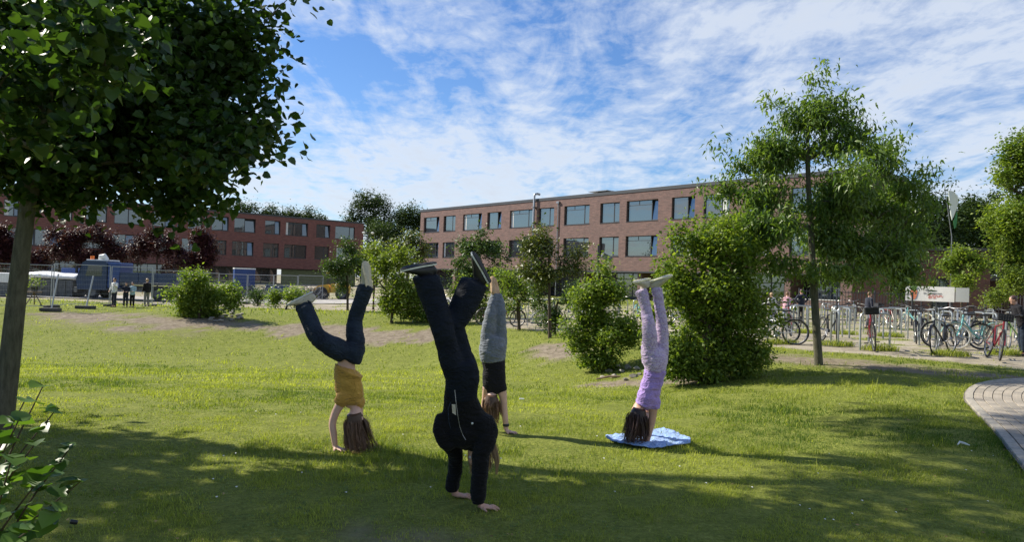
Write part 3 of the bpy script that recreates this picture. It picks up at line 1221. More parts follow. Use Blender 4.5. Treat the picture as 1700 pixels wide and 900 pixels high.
# ---- pale brick school wing on the right
ANG_R = math.atan2(-.765, .644)
O_R = (14.9 - .644 * 44.3, 75 + .765 * 44.3)
FR_ = Face(O_R, ANG_R)
BR = empty('school_building', 'pale red brick three-storey school wing with dark-framed windows behind the bushes', 'building', (*O_R, 0), ANG_R)
rnd = random.Random(4)
cr3 = lambda x: 670 + x / 3.2075
cols = [(110, 192, 1), (215, 278, 0), (318, 418, 1), (447, 522, 0), (567, 688, 1), (718, 802, 0), (856, 990, 1), (1047, 1150, 0), (1187, 1355, 1), (1427, 1550, 0), (1597, 1735, 1)]
zr = lambda px, py: FR_.uz(px, py)[1]
Z_ROOF = (zr(1092, 310.5) + zr(704, 347.5)) / 2
R1T, R1B = (zr(1065, 332.5) + zr(725, 359.5)) / 2, (zr(1065, 367) + zr(725, 385)) / 2
R2T, R2B = (zr(1065, 391) + zr(725, 403)) / 2, (zr(1065, 425.5) + zr(725, 427.5)) / 2
Z_SOF = zr(1100, 451)
U_L = FR_.uz(697, 400)[0]
U_R = FR_.uz(1434, 470)[0]
holes = []
win_specs = []
ucols = []
for a, b, st in cols:
    ucols.append((FR_.uz(cr3(a), 350)[0], FR_.uz(cr3(b), 350)[0], st))
uu = ucols[-1][1]
while uu < U_R - 6:   # the rhythm goes on behind the tree
    for gap, w, st in ((1.9, 2.3, 0), (1.9, 3.6, 1)):
        uu += gap
        if uu + w < U_R - 1.0: ucols.append((uu, uu + w, st))
        uu += w
for a, b, st in ucols:
    for (t_, b_) in ((R1T, R1B), (R2T, R2B)):
        holes.append((a, b, b_, t_)); win_specs.append((a, b, b_, t_, st))
facade(BR, holes, U_L, U_R, Z_SOF, Z_ROOF - .35, M['brick_pale_red'])
for w in win_specs: window(BR, *w[:4], w[4], 'glass_bright', rnd)
DEP = 8.0
mb = MB()
mb.box(U_L, U_R, .5, DEP, Z_SOF, Z_ROOF - .4)       # rooms behind
mb.build('upper_storeys', M['interior_dark'], BR)
mb = MB()
mb.box(U_L, U_L + .35, .34, DEP, Z_SOF, Z_ROOF - .36); mb.box(U_R - .35, U_R, .34, DEP, Z_SOF, Z_ROOF - .36)
mb.build('end_wall', M['brick_pale_red'], BR)
mb = MB(); mb.box(U_L - .06, U_R + .06, -.06, DEP + .1, Z_ROOF - .35, Z_ROOF - .02); mb.build('roof_coping', M['coping_metal'], BR)
mb = MB(); mb.box(U_L + .3, U_R - .3, .3, DEP - .3, Z_ROOF - .019, Z_ROOF + .02); mb.build('roof', M['roof_gravel'], BR)
mb = MB(); mb.box(U_L, U_R, -.01, .33, Z_SOF - .16, Z_SOF - .003); mb.build('lintel_band', M['coping_metal'], BR)
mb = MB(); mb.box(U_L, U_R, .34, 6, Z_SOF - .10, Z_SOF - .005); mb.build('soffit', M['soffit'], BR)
# ground floor: set-back glazing between piers
gu = U_L + .4
k = 0
while gu < U_R - 3.2:
    w_ = 2.6
    fr = MB(); y = 2.6
    for x0 in (gu, gu + w_ / 2 - .03, gu + w_ - .06): fr.box(x0, x0 + .06, y, y + .1, 0.15, Z_SOF - .12)
    fr.box(gu + .06, gu + w_ - .06, y + .003, y + .097, .15, .45); fr.box(gu + .06, gu + w_ - .06, y + .003, y + .097, 2.3, 2.38)
    win = fr.build('window', M['frame_dark'], BR)
    g = MB(); g.box(gu + .06, gu + w_ - .06, y + .03, y + .045, .45, Z_SOF - .12); g.build('pane', M['glass_dim'], win)
    gu += w_
    if k % 3 == 2:
        pm = MB(); pm.box(gu, gu + .55, .34, 3.0, 0, Z_SOF - .12); pm.build('pier', M['brick_pale_red'], BR); gu += .55
    k += 1
mb = MB(); mb.box(U_R - 1.9, U_R - .02, .01, 1.6, -.1, Z_SOF - .17); mb.build('corner_pier', M['brick_pale_red'], BR)
mb = MB(); mb.box(FR_.uz(1290, 480)[0], U_R - 1.95, .6, .95, -.1, .95); mb.build('low_wall', M['brick_pale_red'], BR)
mb = MB(); mb.box(FR_.uz(1290, 480)[0] - .03, U_R - 1.93, .57, .98, .952, 1.02); mb.build('low_wall_coping', M['curtain_white'], BR)
mb = MB(); mb.box(U_L + .1, U_R - .1, 5.8, 5.9, 0, Z_SOF - .1); mb.build('rear_room_wall', M['interior_dark'], BR)
# notice sheets in the ground-floor glazing
for px_, w_, h_ in ((1361, .7, .75), (1374, .6, 1.0)):
    q = FR_.uz(px_, 480)[0]
    mb = MB(); mb.box(q, q + w_, 2.45, 2.47, 1.3, 1.3 + h_); mb.build('notice_sheet', M['curtain_white'], BR)
# flue and downpipe
uf, _ = FR_.uz(888.5, 370)
mb = MB(); mb.tube([(uf, -.28, .2), (uf, -.28, Z_ROOF + .25), (uf, -.20, Z_ROOF + .5), (uf + .08, .1, Z_ROOF + .6), (uf + .1, .5, Z_ROOF + .55)], .14, 12)
fl = mb.build('exhaust_flue', M['galvanised'], BR, smooth=True)
mb = MB()
for z in np.arange(3.2, Z_ROOF, 1.9): mb.box(uf - .25, uf + .25, -.5, 0, z, z + .05)
mb.build('bracket', M['galvanised'], fl)
ud, _ = FR_.uz(927.5, 350)
mb = MB(); mb.tube([(ud, -.1, .2), (ud, -.1, R1T + .45)], .06, 8); mb.box(ud - .2, ud + .2, -.24, .0, R1T + .4, R1T + .62)
mb.build('downpipe', M['galvanised'], BR)
uv_, _ = FR_.uz(968, 322)
mb = MB(); mb.box(uv_ - 1.3, uv_ + 1.3, 3, 4.4, Z_ROOF + .03, Z_ROOF + .5)
vb = mb.build('roof_vent', M['galvanised'], BR)
mb = MB(); mb.box(uv_ - 1.8, uv_ + 1.1, 2.7, 4.7, Z_ROOF + .62, Z_ROOF + .70, Matrix.Rotation(R(0), 4, 'X')); mb.box(uv_ - 1.0, uv_ - .9, 3.5, 3.6, Z_ROOF + .5, Z_ROOF + .62); mb.box(uv_ + .9, uv_ + 1.0, 3.5, 3.6, Z_ROOF + .5, Z_ROOF + .62)
mb.build('vent_hood', M['galvanised'], vb)

# ---- dark red brick wing on the left
DEP = 15.0
ANG_L = math.atan2(.644, .765)
O_L = (-45.6, 112.0)
FL_ = Face(O_L, ANG_L)
BL = empty('school_building', 'dark red brick school wing at the left beyond the construction fence', 'building', (*O_L, 0), ANG_L)
zl = lambda px, py: FL_.uz(px, py)[1]
c2 = lambda x: 300 + x / 3.4625
c1 = lambda x: x / 3.461
ZLR = (zl(352, 346) + zl(603, 369.5)) / 2
L1T, L1B = (zl(365, 359) + zl(575, 376.5)) / 2, (zl(365, 382.5) + zl(575, 397.5)) / 2
L2T, L2B = (zl(365, 399) + zl(535, 409)) / 2, (zl(365, 422.5) + zl(535, 431)) / 2
ZLS = zl(369, 442)
UL_R = FL_.uz(603, 400)[0]
UL_L = FL_.uz(-260, 400)[0]
row1 = [(c2(178), c2(275)), (c2(308), c2(430)), (c2(485), c2(573)), (c2(605), c2(732)), (c2(780), c2(860)), (c2(890), c2(1002)),
        (c1(340), c1(412)), (c1(490), c1(612)), (c1(655), c1(815)), (c1(877), c1(985)), (c1(1080), c1(1160)), (5, 30), (-60, -30), (-110, -80), (-170, -130), (-230, -190)]
row2 = [(c2(5), c2(95)), (c2(185), c2(262)), (c2(295), c2(418)), (c2(473), c2(563)), (c2(595), c2(722)), (c2(770), c2(852)), (c2(895), c2(990)),
        (c1(20), c1(365)), (c1(470), c1(597)), (c1(640), c1(797)), (c1(905), c1(960)), (-60, -30), (-110, -80), (-170, -130), (-230, -190)]
holes, specs = [], []
for row, t_, b_ in ((row1, L1T, L1B), (row2, L2T, L2B)):
    for a, b in row:
        py = 380 if row is row1 else 415
        ua, ub = FL_.uz(a, py)[0], FL_.uz(b, py)[0]
        holes.append((ua, ub, b_, t_)); specs.append((ua, ub, b_, t_))
facade(BL, holes, UL_L, UL_R, ZLS, ZLR - .35, M['brick_dark_red'])
for s in specs:
    if s[1] - s[0] > 6:   # long band of glazing: several lights
        n_ = int((s[1] - s[0]) / 2.6); w_ = (s[1] - s[0]) / n_
        for i in range(n_): window(BL, s[0] + i * w_ + .002, s[0] + (i + 1) * w_ - .002, s[2], s[3], 2, 'glass_dim', rnd)
    else:
        window(BL, *s, rnd.choice((0, 0, 2)), 'glass_dim', rnd)
mb = MB(); mb.box(UL_L, UL_R, .5, DEP, ZLS, ZLR - .4); mb.build('upper_storeys', M['interior_dark'], BL)
mb = MB(); mb.box(UL_R - .35, UL_R, .34, DEP, ZLS, ZLR - .36); mb.box(UL_L, UL_L + .35, .34, DEP, ZLS, ZLR - .36); mb.build('end_wall', M['brick_dark_red'], BL)
mb = MB(); mb.box(UL_L - .05, UL_R + .05, -.05, DEP + .1, ZLR - .35, ZLR - .12); mb.build('roof_coping', M['coping_metal'], BL)
mb = MB(); mb.box(UL_L + .3, UL_R - .3, .3, DEP - .3, ZLR - .119, ZLR - .08); mb.build('roof', M['roof_gravel'], BL)
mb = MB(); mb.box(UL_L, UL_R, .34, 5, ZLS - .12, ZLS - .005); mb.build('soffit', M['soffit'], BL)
uo = FL_.uz(470, 450)[0]
mb = MB(); mb.box(uo, UL_R - 1, .5, .8, -.6, ZLS - .13); mb.build('ground_floor_wall', M['render_wall_olive'], BL)
gu = UL_L + .4
while gu < uo - 3:
    w_ = 2.6
    fr = MB(); y = 1.4
    for x0 in (gu, gu + w_ / 2 - .03, gu + w_ - .06): fr.box(x0, x0 + .06, y, y + .1, -.5, ZLS - .14)
    fr.box(gu + .06, gu + w_ - .06, y + .003, y + .097, -.5, -.1)
    win = fr.build('window', M['frame_dark'], BL)
    g = MB(); g.box(gu + .06, gu + w_ - .06, y + .03, y + .045, -.1, ZLS - .14); g.build('pane', M['glass_dim'], win)
    gu += w_
up, _ = FL_.uz(340, 380)
mb = MB(); mb.tube([(up, -.12, -.4), (up, -.12, ZLR - .4)], .09, 8); mb.build('downpipe', M['galvanised'], BL)

# ---- low brown brick hall at the far right
ANG_H = math.atan2(-.50, .866)
O_H = P(1440, 470, 54); FH = Face((O_H.x, O_H.y), ANG_H)
BH = empty('hall_building', 'low brown brick hall, its shade put into the brick colour, behind the white banner', 'building', (O_H.x, O_H.y, 0), ANG_H)
uh1 = FH.uz(1644, 460)[0]
zh = FH.uz(1642, 412)[1]
ud0, ud1 = FH.uz(1545, 470)[0], FH.uz(1575, 470)[0]
zdoor = FH.uz(1560, 462)[1]
facade(BH, [(ud0, ud1, -.1, zdoor)], -1, uh1, -.2, zh - .2, M['brick_brown_shaded'], .3)
mb = MB(); mb.box(-.98, uh1 - .4, .4, 14, -.2, zh - .25); mb.build('core', M['interior_dark'], BH)
mb = MB(); mb.box(uh1 - .35, uh1, .31, 14, -.2, zh - .21); mb.build('end_wall', M['brick_brown_shaded'], BH)
mb = MB(); mb.box(-1.05, uh1 + .05, -.05, 14.1, zh - .2, zh); mb.build('roof_coping', M['coping_metal'], BH)
fr = MB()
for x0 in (ud0, (ud0 + ud1) / 2 - .04, ud1 - .08): fr.box(x0, x0 + .08, .2, .3, 0, zdoor)
fr.box(ud0 + .08, ud1 - .08, .203, .297, zdoor - .08, zdoor)
dr = fr.build('door', M['frame_dark'], BH)
mb = MB(); mb.box(ud0 + .08, ud1 - .08, .23, .245, 0.02, zdoor - .08); mb.build('pane', M['glass_dim'], dr)
# lower flat-roofed link to the right of the hall
FK = FH
mb = MB(); mb.box(uh1 + .01, uh1 + 14, 1.5, 10, -.2, FH.uz(1660, 466)[1]); mb.build('side_wing', M['brick_brown_shaded'], BH)
zz_ = FH.uz(1660, 466)[1]
mb = MB(); mb.box(uh1 + .02, uh1 + 14.2, 1.3, 10.2, zz_ + .002, zz_ + .3); mb.build('side_wing_roof', M['sill_metal'], BH)
# ================================================================== PLANT PLACEMENT
def blobs_px(base, lst):
    out = []
    for b in lst:
        px, py, rx, rz = b[:4]
        dy = b[4] if len(b) > 4 else 0
        Y = base.y + dy
        q = P(px, py, Y) - base
        k = Y / F_PX
        out.append((q.x, q.y, q.z, rx * k, (b[5] if len(b) > 5 else rx * k * .9), rz * k))
    return out


def trunk_px(base, pts):
    return [tuple(P(px, py, base.y + (dy[0] if dy else 0)) - base) for px, py, *dy in pts]


def pplant(name, label, cat, bpx, blobs, n, per, ls, cs, lm, group=None, seed=1, tpl=OVAL, trunk=None, Y=None, **kw):
    if Y is None:
        base = G(*bpx)
    else:
        q = P(bpx[0], bpx[1], Y); base = Vector((q.x, Y, h1(q.x, Y)))
    tk = trunk_px(base, trunk) if trunk else None
    if tk: tk = [(0, 0, -.1)] + tk[1:]
    if tk is None:
        bb = blobs_px(base, blobs)
        zc = sum(b[2] for b in bb) / len(bb); xc = sum(b[0] for b in bb) / len(bb)
        tk = [(0, 0, -.1), (xc * .2, 0, zc * .25), (xc * .5, 0, zc * .7)]
    return plant(name, label, cat, base, blobs_px(base, blobs), n, per, ls, cs, lm, tpl, tk, group=group, seed=seed, **kw)


# ---- the big linden at the left
def linden():
    rng = np.random.default_rng(3)
    base = G(-4, 742)
    root = empty('linden_tree', 'big dark green linden with a leaning trunk at the left edge of the lawn', 'tree', base)
    tk = trunk_px(base, [(-4, 760), (5, 690), (16, 600), (29, 480), (41, 380), (53, 300), (80, 180, .1), (105, 30, .3), (120, -160, .6), (140, -420, .9)])
    T_ = catmull3(tk, 3)
    vis = blobs_px(base, [(120, 90, 150, 140), (60, 230, 110, 95), (240, 130, 110, 100), (200, 262, 95, 62, .3), (320, 300, 50, 46, .2), (378, 220, 60, 46, .4), (325, 90, 75, 80, .3),
                          (100, 325, 50, 22, .4), (-60, 160, 120, 140), (428, 230, 28, 22, .4), (285, 345, 40, 30, .3), (380, 120, 34, 36, .3),
                          (425, 30, 34, 34, .5), (492, -8, 34, 14, .6), (340, 250, 70, 50, -.3), (425, 175, 26, 22, .2), (355, 335, 20, 14, .3), (430, 85, 14, 16, .4)])
    nearb = blobs_px(base, [(130, 50, 100, 80, -2.2), (10, 150, 100, 90, -1.9)])
    bl = blobs_px(base, [(250, -120, 260, 110, .5), (100, -330, 330, 180, .8), (-180, -100, 200, 200), (120, -560, 240, 150, 1.2), (420, -200, 120, 90, 1.2), (380, -380, 180, 120, 1.6)])
    # the wide upper crown above the frame
    bx = base
    bl += [(.6, 2.2, 7.4, 2.2, 2.0, 1.5), (-.8, .3, 8.6, 2.6, 2.6, 1.6)]
    cl = np.concatenate([sample_blobs(vis, 600, rng, .3), sample_blobs(nearb, 30, rng, .3), sample_blobs(bl, 250, rng, .35)])
    cl = cl[cl[:, 2] > 1.6]
    nodes, par, rad = skeleton(T_, cl, rng, r_base=.100, wander=.07, step=.35)
    tr, li = branch_mesh(nodes, par, rad, len(T_), .004)
    tr.build('trunk', M['bark_grey'], root, smooth=True)
    li.build('branches', M['bark_grey'], root, smooth=True)['kind'] = 'stuff'
    per = 48
    ctr = cl.mean(0)
    k = np.repeat(np.arange(len(cl)), per)
    pos = cl[k] + rng.normal(size=(len(k), 3)) * .15 * np.array((1, 1, .8))
    W_ = pos + np.array(base)
    # screen position of each leaf, to find the ones that show largest
    Ri = np.array(CAM_ROT.transposed())
    C_ = (W_ - np.array((0, 0, CAM_Z))) @ Ri.T
    dpt = -C_[:, 2]
    sx, sy = 850 + C_[:, 0] / dpt * F_PX, 450 - C_[:, 1] / dpt * F_PX
    ok = (W_[:, 2] > .0) & (np.linalg.norm(W_ - np.array((0, 0, CAM_Z)), axis=1) > 2.3)
    # keep the lower right rim ragged and clear of the view in the middle
    pos, dpt, sx, sy, k = pos[ok], dpt[ok], sx[ok], sy[ok], k[ok]
    ins = (sx > 0) & (sx < 1700) & (sy > 0) & (sy < 900) & (dpt > 1)
    score = np.where(ins, dpt, 1e3)
    near = np.argsort(score)[:270]
    sel = np.zeros(len(pos), bool); sel[near] = True
    ct = rng.random(len(cl))
    tint = np.clip(ct[k] * .6 + rng.random(len(pos)) * .5 - .05, 0, 1)
    me = leaves_mesh('foliage', pos[~sel], .070, HEART, M['leaf_linden'], rng, up=.25, droop=.7, tint=tint[~sel])
    o = mesh_obj('foliage', me, root); o['kind'] = 'stuff'
    protos = [leaves_mesh('leaf', np.zeros((1, 3)), s_, HEART, M['leaf_linden'], rng, up=.97, var=0, tint=np.array([t_])) for s_ in (.075, .092) for t_ in (.15, .5, .85, 1.0)]
    for i in near:
        lf = mesh_obj('leaf', random.choice(protos), root, loc=tuple(pos[i]))
        lf.rotation_euler = (random.uniform(-1.1, 1.1), random.uniform(-1.1, 1.1), random.uniform(0, 6.28))
    # pale hanging seed bracts
    bsel = rng.choice(np.nonzero(ins)[0], 160)
    me = leaves_mesh('seed_bracts', pos[bsel] + (0, 0, -.06), .07, NARROW, M['leaf_yellowgreen'], rng, up=.1, droop=2.5)
    mesh_obj('seed_bracts', me, root)['kind'] = 'stuff'


linden()


def corner_shrub():
    rng = np.random.default_rng(8)
    base = Vector((-2.25, 3.0, 0))
    root = empty('leafy_shrub', 'broad-leaved young shrub on thin arching stems in the lower left corner', 'shrub', base)
    ends = [(72, 640, 3.1), (40, 668, 2.9), (92, 682, 3.0), (118, 742, 2.95), (134, 800, 2.85), (60, 735, 2.7), (95, 850, 2.75), (20, 760, 2.6), (-20, 700, 2.9), (-40, 780, 2.7), (50, 880, 2.5), (70, 790, 2.8), (0, 850, 2.45), (-30, 640, 3.1), (30, 700, 2.75)]
    for s_ in (.115, .095):
        pass
    protos = [leaves_mesh('leaf', np.zeros((1, 3)), s_, HEART if h_ else OVAL, M['leaf_shrub'], rng, up=.97, var=0, tint=np.array([t_])) for s_, h_ in ((.085, 1), (.07, 1)) for t_ in (.2, .55, .9)]
    for e in ends:
        q = P(*e) - base
        st = Vector((q.x * .25 + random.uniform(-.12, .05), random.uniform(-.1, .1), 0))
        midp = Vector(((st.x * .55 + q.x * .45) - .03, q.y * .4, q.z * .66))
        pts = [Vector(p) for p in catmull([st, st.lerp(midp, .5) + Vector((-.04, 0, .03)), midp, Vector(q)], 5)]
        mb = MB(); mb.tube(pts, [.008 - .0055 * i / (len(pts) - 1) for i in range(len(pts))], 6)
        stem = mb.build('stem', M['bark_brown'], root, smooth=True)
        for i in range(6, len(pts)):
            for side in (-1, 1):
                if random.random() < .30: continue
                lf = mesh_obj('leaf', random.choice(protos), stem, loc=pts[i] + Vector((side * .012, random.uniform(-.01, .01), 0)))
                lf.rotation_euler = (random.uniform(-.9, .5), random.uniform(-.5, .5), -side * random.uniform(.4, 1.9) + random.uniform(-.3, .3))
                sc = random.uniform(.7, 1.15); lf.scale = (sc, sc, sc)
        mb = MB()
        lf = mesh_obj('leaf', random.choice(protos), stem, loc=pts[-1]); lf.rotation_euler = (-.3, 0, -1.2 + random.uniform(-.6, .6))


corner_shrub()

# ---- the young cherry-like tree on the bank
pplant('cherry_tree', 'slim young tree with narrow drooping leaves on the bank before the bike racks', 'tree', (1360, 606),
       [(1358, 182, 34, 26), (1388, 170, 22, 20), (1330, 200, 50, 38), (1395, 205, 48, 32), (1285, 255, 55, 42), (1360, 260, 70, 45), (1440, 245, 40, 30, .3), (1480, 270, 50, 38, .4), (1225, 275, 28, 22),
        (1500, 320, 42, 34, .4), (1300, 330, 90, 55), (1420, 340, 90, 60), (1240, 330, 45, 40), (1360, 400, 110, 45), (1250, 400, 70, 45), (1460, 410, 65, 40, .3), (1200, 390, 40, 35), (1510, 370, 30, 40, .3), (1340, 440, 130, 18, -.2),
        (1480, 440, 42, 26, .2), (1455, 350, 56, 44, .5), (1505, 395, 36, 36, .5), (1390, 300, 60, 45, -.8), (1300, 380, 80, 40, -.8), (1400, 400, 80, 40, .9)],
       680, 64, .112, .25, 'leaf_cherry', tpl=NARROW, trunk=[(1360, 606), (1355, 540), (1350, 460), (1346, 380), (1342, 300), (1341, 230), (1350, 180)],
       r_base=.085, bark='bark_grey', up=.25, droop=1.6, seed=5, shell=.25, wander=.05, spray=.14, split=2)

# ---- shrubs on the near bank
pplant('bush', 'largest bright green bush beside the handstander in lilac', 'bush', (1170, 636),
       [(1170, 540, 75, 80), (1130, 465, 42, 62), (1225, 500, 52, 62), (1180, 425, 52, 38), (1120, 580, 38, 42), (1238, 575, 36, 38), (1098, 520, 16, 36), (1180, 608, 66, 30), (1130, 600, 40, 30), (1225, 600, 34, 26),  (1235, 440, 30, 30), (1128, 400, 14, 20)],
       640, 62, .075, .21, 'leaf_bush', seed=6, up=.3, droop=.6, shell=.35, wander=.04, spray=.26, split=4)
pplant('bush', 'rounded green bush above the stones, left of the handstander in lilac', 'bush', (1000, 612),
       [(1000, 545, 52, 46), (988, 495, 34, 30), (1035, 555, 24, 34), (964, 560, 20, 34), (1015, 490, 22, 20), (1000, 462, 10, 16), (1000, 592, 40, 16), (1030, 500, 14, 20)],
       270, 58, .080, .22, 'leaf_bush', seed=7, up=.3, droop=.5, spray=.34, split=5)
pplant('bush', 'thin light bush with bare stems, third bush left of the one in lilac trousers', 'bush', (862, 548),
       [(862, 492, 32, 28), (845, 470, 22, 18), (890, 500, 18, 30), (835, 505, 14, 22)], 90, 46, .08, .25, 'leaf_bush', seed=8)
pplant('small_tree', 'young bronze-leaved tree before the brick wing, midway between grey and lilac legs', 'tree', (913, 562),
       [(912, 412, 42, 26), (890, 435, 30, 22), (940, 430, 30, 26), (912, 455, 45, 20), (900, 390, 20, 14), (958, 442, 12, 14)], 120, 52, .10, .28, 'leaf_bronze', seed=9,
       trunk=[(913, 562), (912, 500), (912, 430), (910, 400)], r_base=.06)
pplant('bush', 'green undergrowth bush under the bronze-leaved tree', 'bush', (920, 555),
       [(925, 520, 30, 28), (900, 480, 20, 30), (945, 495, 20, 30)], 80, 46, .08, .24, 'leaf_bush_dark', seed=10)
pplant('small_tree', 'olive-green young tree before the left end of the pale brick wing', 'tree', (792, 528),
       [(790, 415, 34, 26), (775, 440, 28, 22), (812, 432, 26, 24), (790, 455, 34, 16), (795, 392, 16, 14)], 110, 50, .13, .34, 'leaf_bush_dark', seed=11,
       trunk=[(792, 528), (791, 480), (790, 430), (790, 405)], r_base=.08)
pplant('bush', 'bright bush between the dark raised legs and the small olive tree', 'bush', (800, 535),
       [(800, 500, 26, 30), (770, 480, 22, 22), (822, 470, 18, 20)], 80, 44, .11, .30, 'leaf_bush', seed=12)
pplant('bush', 'bright yellow-green bush behind the raised jeans of the first handstander', 'bush', (650, 536),
       [(655, 478, 34, 42), (632, 450, 22, 24), (680, 495, 24, 32), (640, 505, 24, 26), (668, 440, 22, 20)],
       150, 52, .13, .34, 'leaf_yellowgreen', seed=13)
pplant('small_tree', 'rusty olive tree above the yellow-green bush, left of the pale wing', 'tree', (678, 520),
       [(676, 402, 22, 14), (660, 418, 24, 14), (690, 420, 16, 16), (672, 436, 30, 14)], 80, 46, .16, .42, 'leaf_bronze', seed=14, Y=42,
       trunk=[(678, 520), (677, 460), (676, 410)], r_base=.09)
pplant('small_tree', 'lone slim tree with grey-green crown near the yellow loader', 'tree', (577, 516),
       [(574, 418, 18, 20), (570, 445, 30, 20), (592, 440, 20, 22), (560, 468, 20, 14), (598, 462, 14, 14)], 110, 50, .14, .38, 'leaf_bush_dark', seed=15,
       trunk=[(577, 516), (577, 480), (575, 440), (574, 415)], r_base=.08)
pplant('bush', 'yellowish crown peeping out above the lone slim tree', 'bush', (620, 505),
       [(622, 420, 24, 14), (605, 432, 16, 14), (640, 432, 18, 16)], 70, 44, .17, .45, 'leaf_yellowgreen', seed=16, Y=46)
pplant('bush', 'wide fluffy bush over the stone heap by the end of the fence', 'bush', (330, 528),
       [(318, 488, 34, 32), (350, 492, 38, 26), (300, 502, 22, 24), (378, 500, 20, 24), (335, 468, 30, 14), (335, 518, 50, 14)],
       330, 56, .11, .30, 'leaf_bush', seed=17, up=.25, split=2, spray=.25)
pplant('bush', 'small dark bush beside the wide fluffy one', 'bush', (428, 508), [(428, 494, 13, 13)], 40, 42, .11, .28, 'leaf_bush_dark', seed=18)
pplant('bush', 'low bush with reddish tips just left of the white shoe', 'bush', (474, 514),
       [(462, 494, 15, 14), (488, 490, 20, 15), (505, 498, 12, 12)], 80, 46, .12, .32, 'leaf_bush', seed=19)
pplant('bush', 'low shrubbery at the foot of the bright bush', 'bush', (712, 535), [(712, 515, 22, 18), (690, 520, 18, 14)], 55, 44, .11, .30, 'leaf_bush', seed=20)

# ---- purple-leaved small trees by the truck
for i, (bpx, bl, lab, Y) in enumerate([
        ((2, 470), [(-4, 410, 22, 26), (10, 430, 14, 22)], 'purple-leaved tree cut by the left edge, behind the linden trunk', 70),
        ((98, 470), [(98, 420, 34, 26), (78, 436, 20, 18), (120, 405, 22, 18)], 'purple-leaved tree above the grey skip', 70),
        ((165, 470), [(160, 402, 30, 18), (182, 425, 32, 22), (150, 432, 26, 22)], 'purple-leaved tree directly over the truck cab', 71),
        ((262, 470), [(262, 420, 36, 26), (236, 412, 22, 20), (285, 425, 20, 24), (250, 400, 18, 12)], 'widest purple-leaved tree behind the truck bed', 70),
        ((333, 470), [(336, 412, 16, 18), (326, 432, 22, 20), (346, 430, 12, 16)], 'rightmost purple-leaved tree above the fluffy bush', 69)]):
    pplant('purple_tree', lab, 'tree', bpx, [(a_, b_ - 4, c_ * 1.15, d_ * 1.3) for a_, b_, c_, d_ in bl], 150, 60, .22, .50, 'leaf_purple', group='purple-leaved trees behind the fence', seed=30 + i, Y=Y, shell=.4, up=.5)

# ---- woodland beyond the buildings
for i, (px, py, rx, rz, Y, lab) in enumerate([
        (600, 350, 26, 30, 150, 'tall thin tree rising left in the gap between the two brick wings'),
        (640, 352, 34, 34, 152, 'rounded tree in the middle of the gap between the two brick wings'),
        (676, 368, 28, 34, 148, 'dark tree touching the pale wing in the gap between the buildings'),
        (625, 400, 40, 30, 140, 'low dark tree filling the foot of the gap between the buildings')]):
    pplant('forest_tree', lab, 'tree', (px, 470), [(px, py, rx, rz), (px - rx * .5, py + rz * .7, rx * .7, rz * .8), (px + rx * .5, py + rz * .6, rx * .7, rz * .8), (px, py + rz * 1.4, rx, rz)],
           170, 44, .42, 1.1, 'leaf_forest', group='woodland trees in the gap', seed=50 + i, Y=Y, shell=.5, r_base=.35, min_r=.02, up=.4)
for i, px in enumerate((395, 425, 455, 482, 512)):
    pplant('forest_tree', 'treetop showing over the roof of the dark red wing, %s from the left' % ('first', 'second', 'third', 'fourth', 'fifth')[i], 'tree', (px, 470),
           [(px, 352 + i * 2.5, 16, 12), (px - 12, 358 + i * 2.2, 14, 10), (px + 10, 366, 16, 20)], 90, 34, .45, 1.2, 'leaf_forest', group='treetops over the left roof', seed=60 + i, Y=175, r_base=.35, min_r=.03)
for i, (px, py, rx, rz, Y, lab, lm) in enumerate([
        (1545, 370, 30, 34, 72, 'dark tree behind the right side of the slim young tree', 'leaf_forest'),
        (1588, 372, 28, 40, 74, 'dark tree directly behind the white flag', 'leaf_forest'),
        (1625, 365, 26, 36, 76, 'dark tree between the white flag and the bright tree', 'leaf_forest'),
        (1660, 380, 30, 36, 78, 'dark tree behind the bright tree at the right edge', 'leaf_forest'),
        (1500, 380, 30, 40, 76, 'dark tree hidden behind the crown of the slim young tree', 'leaf_forest')]):
    pplant('forest_tree', lab, 'tree', (px, 490), [(px, py, rx * 1.2, rz), (px - rx * .6, py + rz * .7, rx, rz), (px + rx * .6, py + rz * .6, rx, rz), (px, py + rz * 1.6, rx * 1.4, rz), (px - 8, 335, 10, 10)],
           300, 52, .29, .8, lm, group='dark trees behind the hall', seed=70 + i, Y=Y, shell=.5, r_base=.3, min_r=.02)
pplant('maple_tree', 'big bright green tree cut by the right edge of the photo', 'tree', (1712, 505),
       [(1690, 255, 30, 28), (1672, 290, 22, 22), (1705, 290, 40, 40), (1680, 350, 40, 30), (1655, 375, 22, 26), (1700, 390, 50, 40), (1680, 430, 36, 30), (1740, 330, 60, 80)],
       520, 56, .19, .55, 'leaf_bush', seed=80, Y=44, r_base=.25, min_r=.01, shell=.5)
pplant('small_tree', 'small sunny tree standing over the white banner', 'tree', (1597, 512),
       [(1580, 440, 22, 18), (1612, 438, 20, 20), (1595, 425, 24, 12), (1600, 460, 28, 12)], 110, 46, .15, .36, 'leaf_bush', seed=81, Y=40,
       trunk=[(1597, 512), (1596, 480), (1595, 440)], r_base=.07)
pplant('bush', 'pale feathery shrub behind the bicycles at the right edge', 'bush', (1672, 520),
       [(1672, 480, 24, 24), (1690, 465, 18, 24), (1668, 445, 8, 22), (1652, 495, 12, 16)], 110, 44, .10, .30, 'leaf_yellowgreen', seed=82, Y=32)
for i, (px, py, lab) in enumerate([(1515, 462, 'wispy pale shrub above the left end of the banner'), (1545, 468, 'wispy pale shrub above the middle of the banner')]):
    pplant('bush', lab, 'bush', (px, 505), [(px, py + 8, 9, 16)], 26, 26, .12, .3, 'leaf_yellowgreen', seed=84 + i, Y=44)
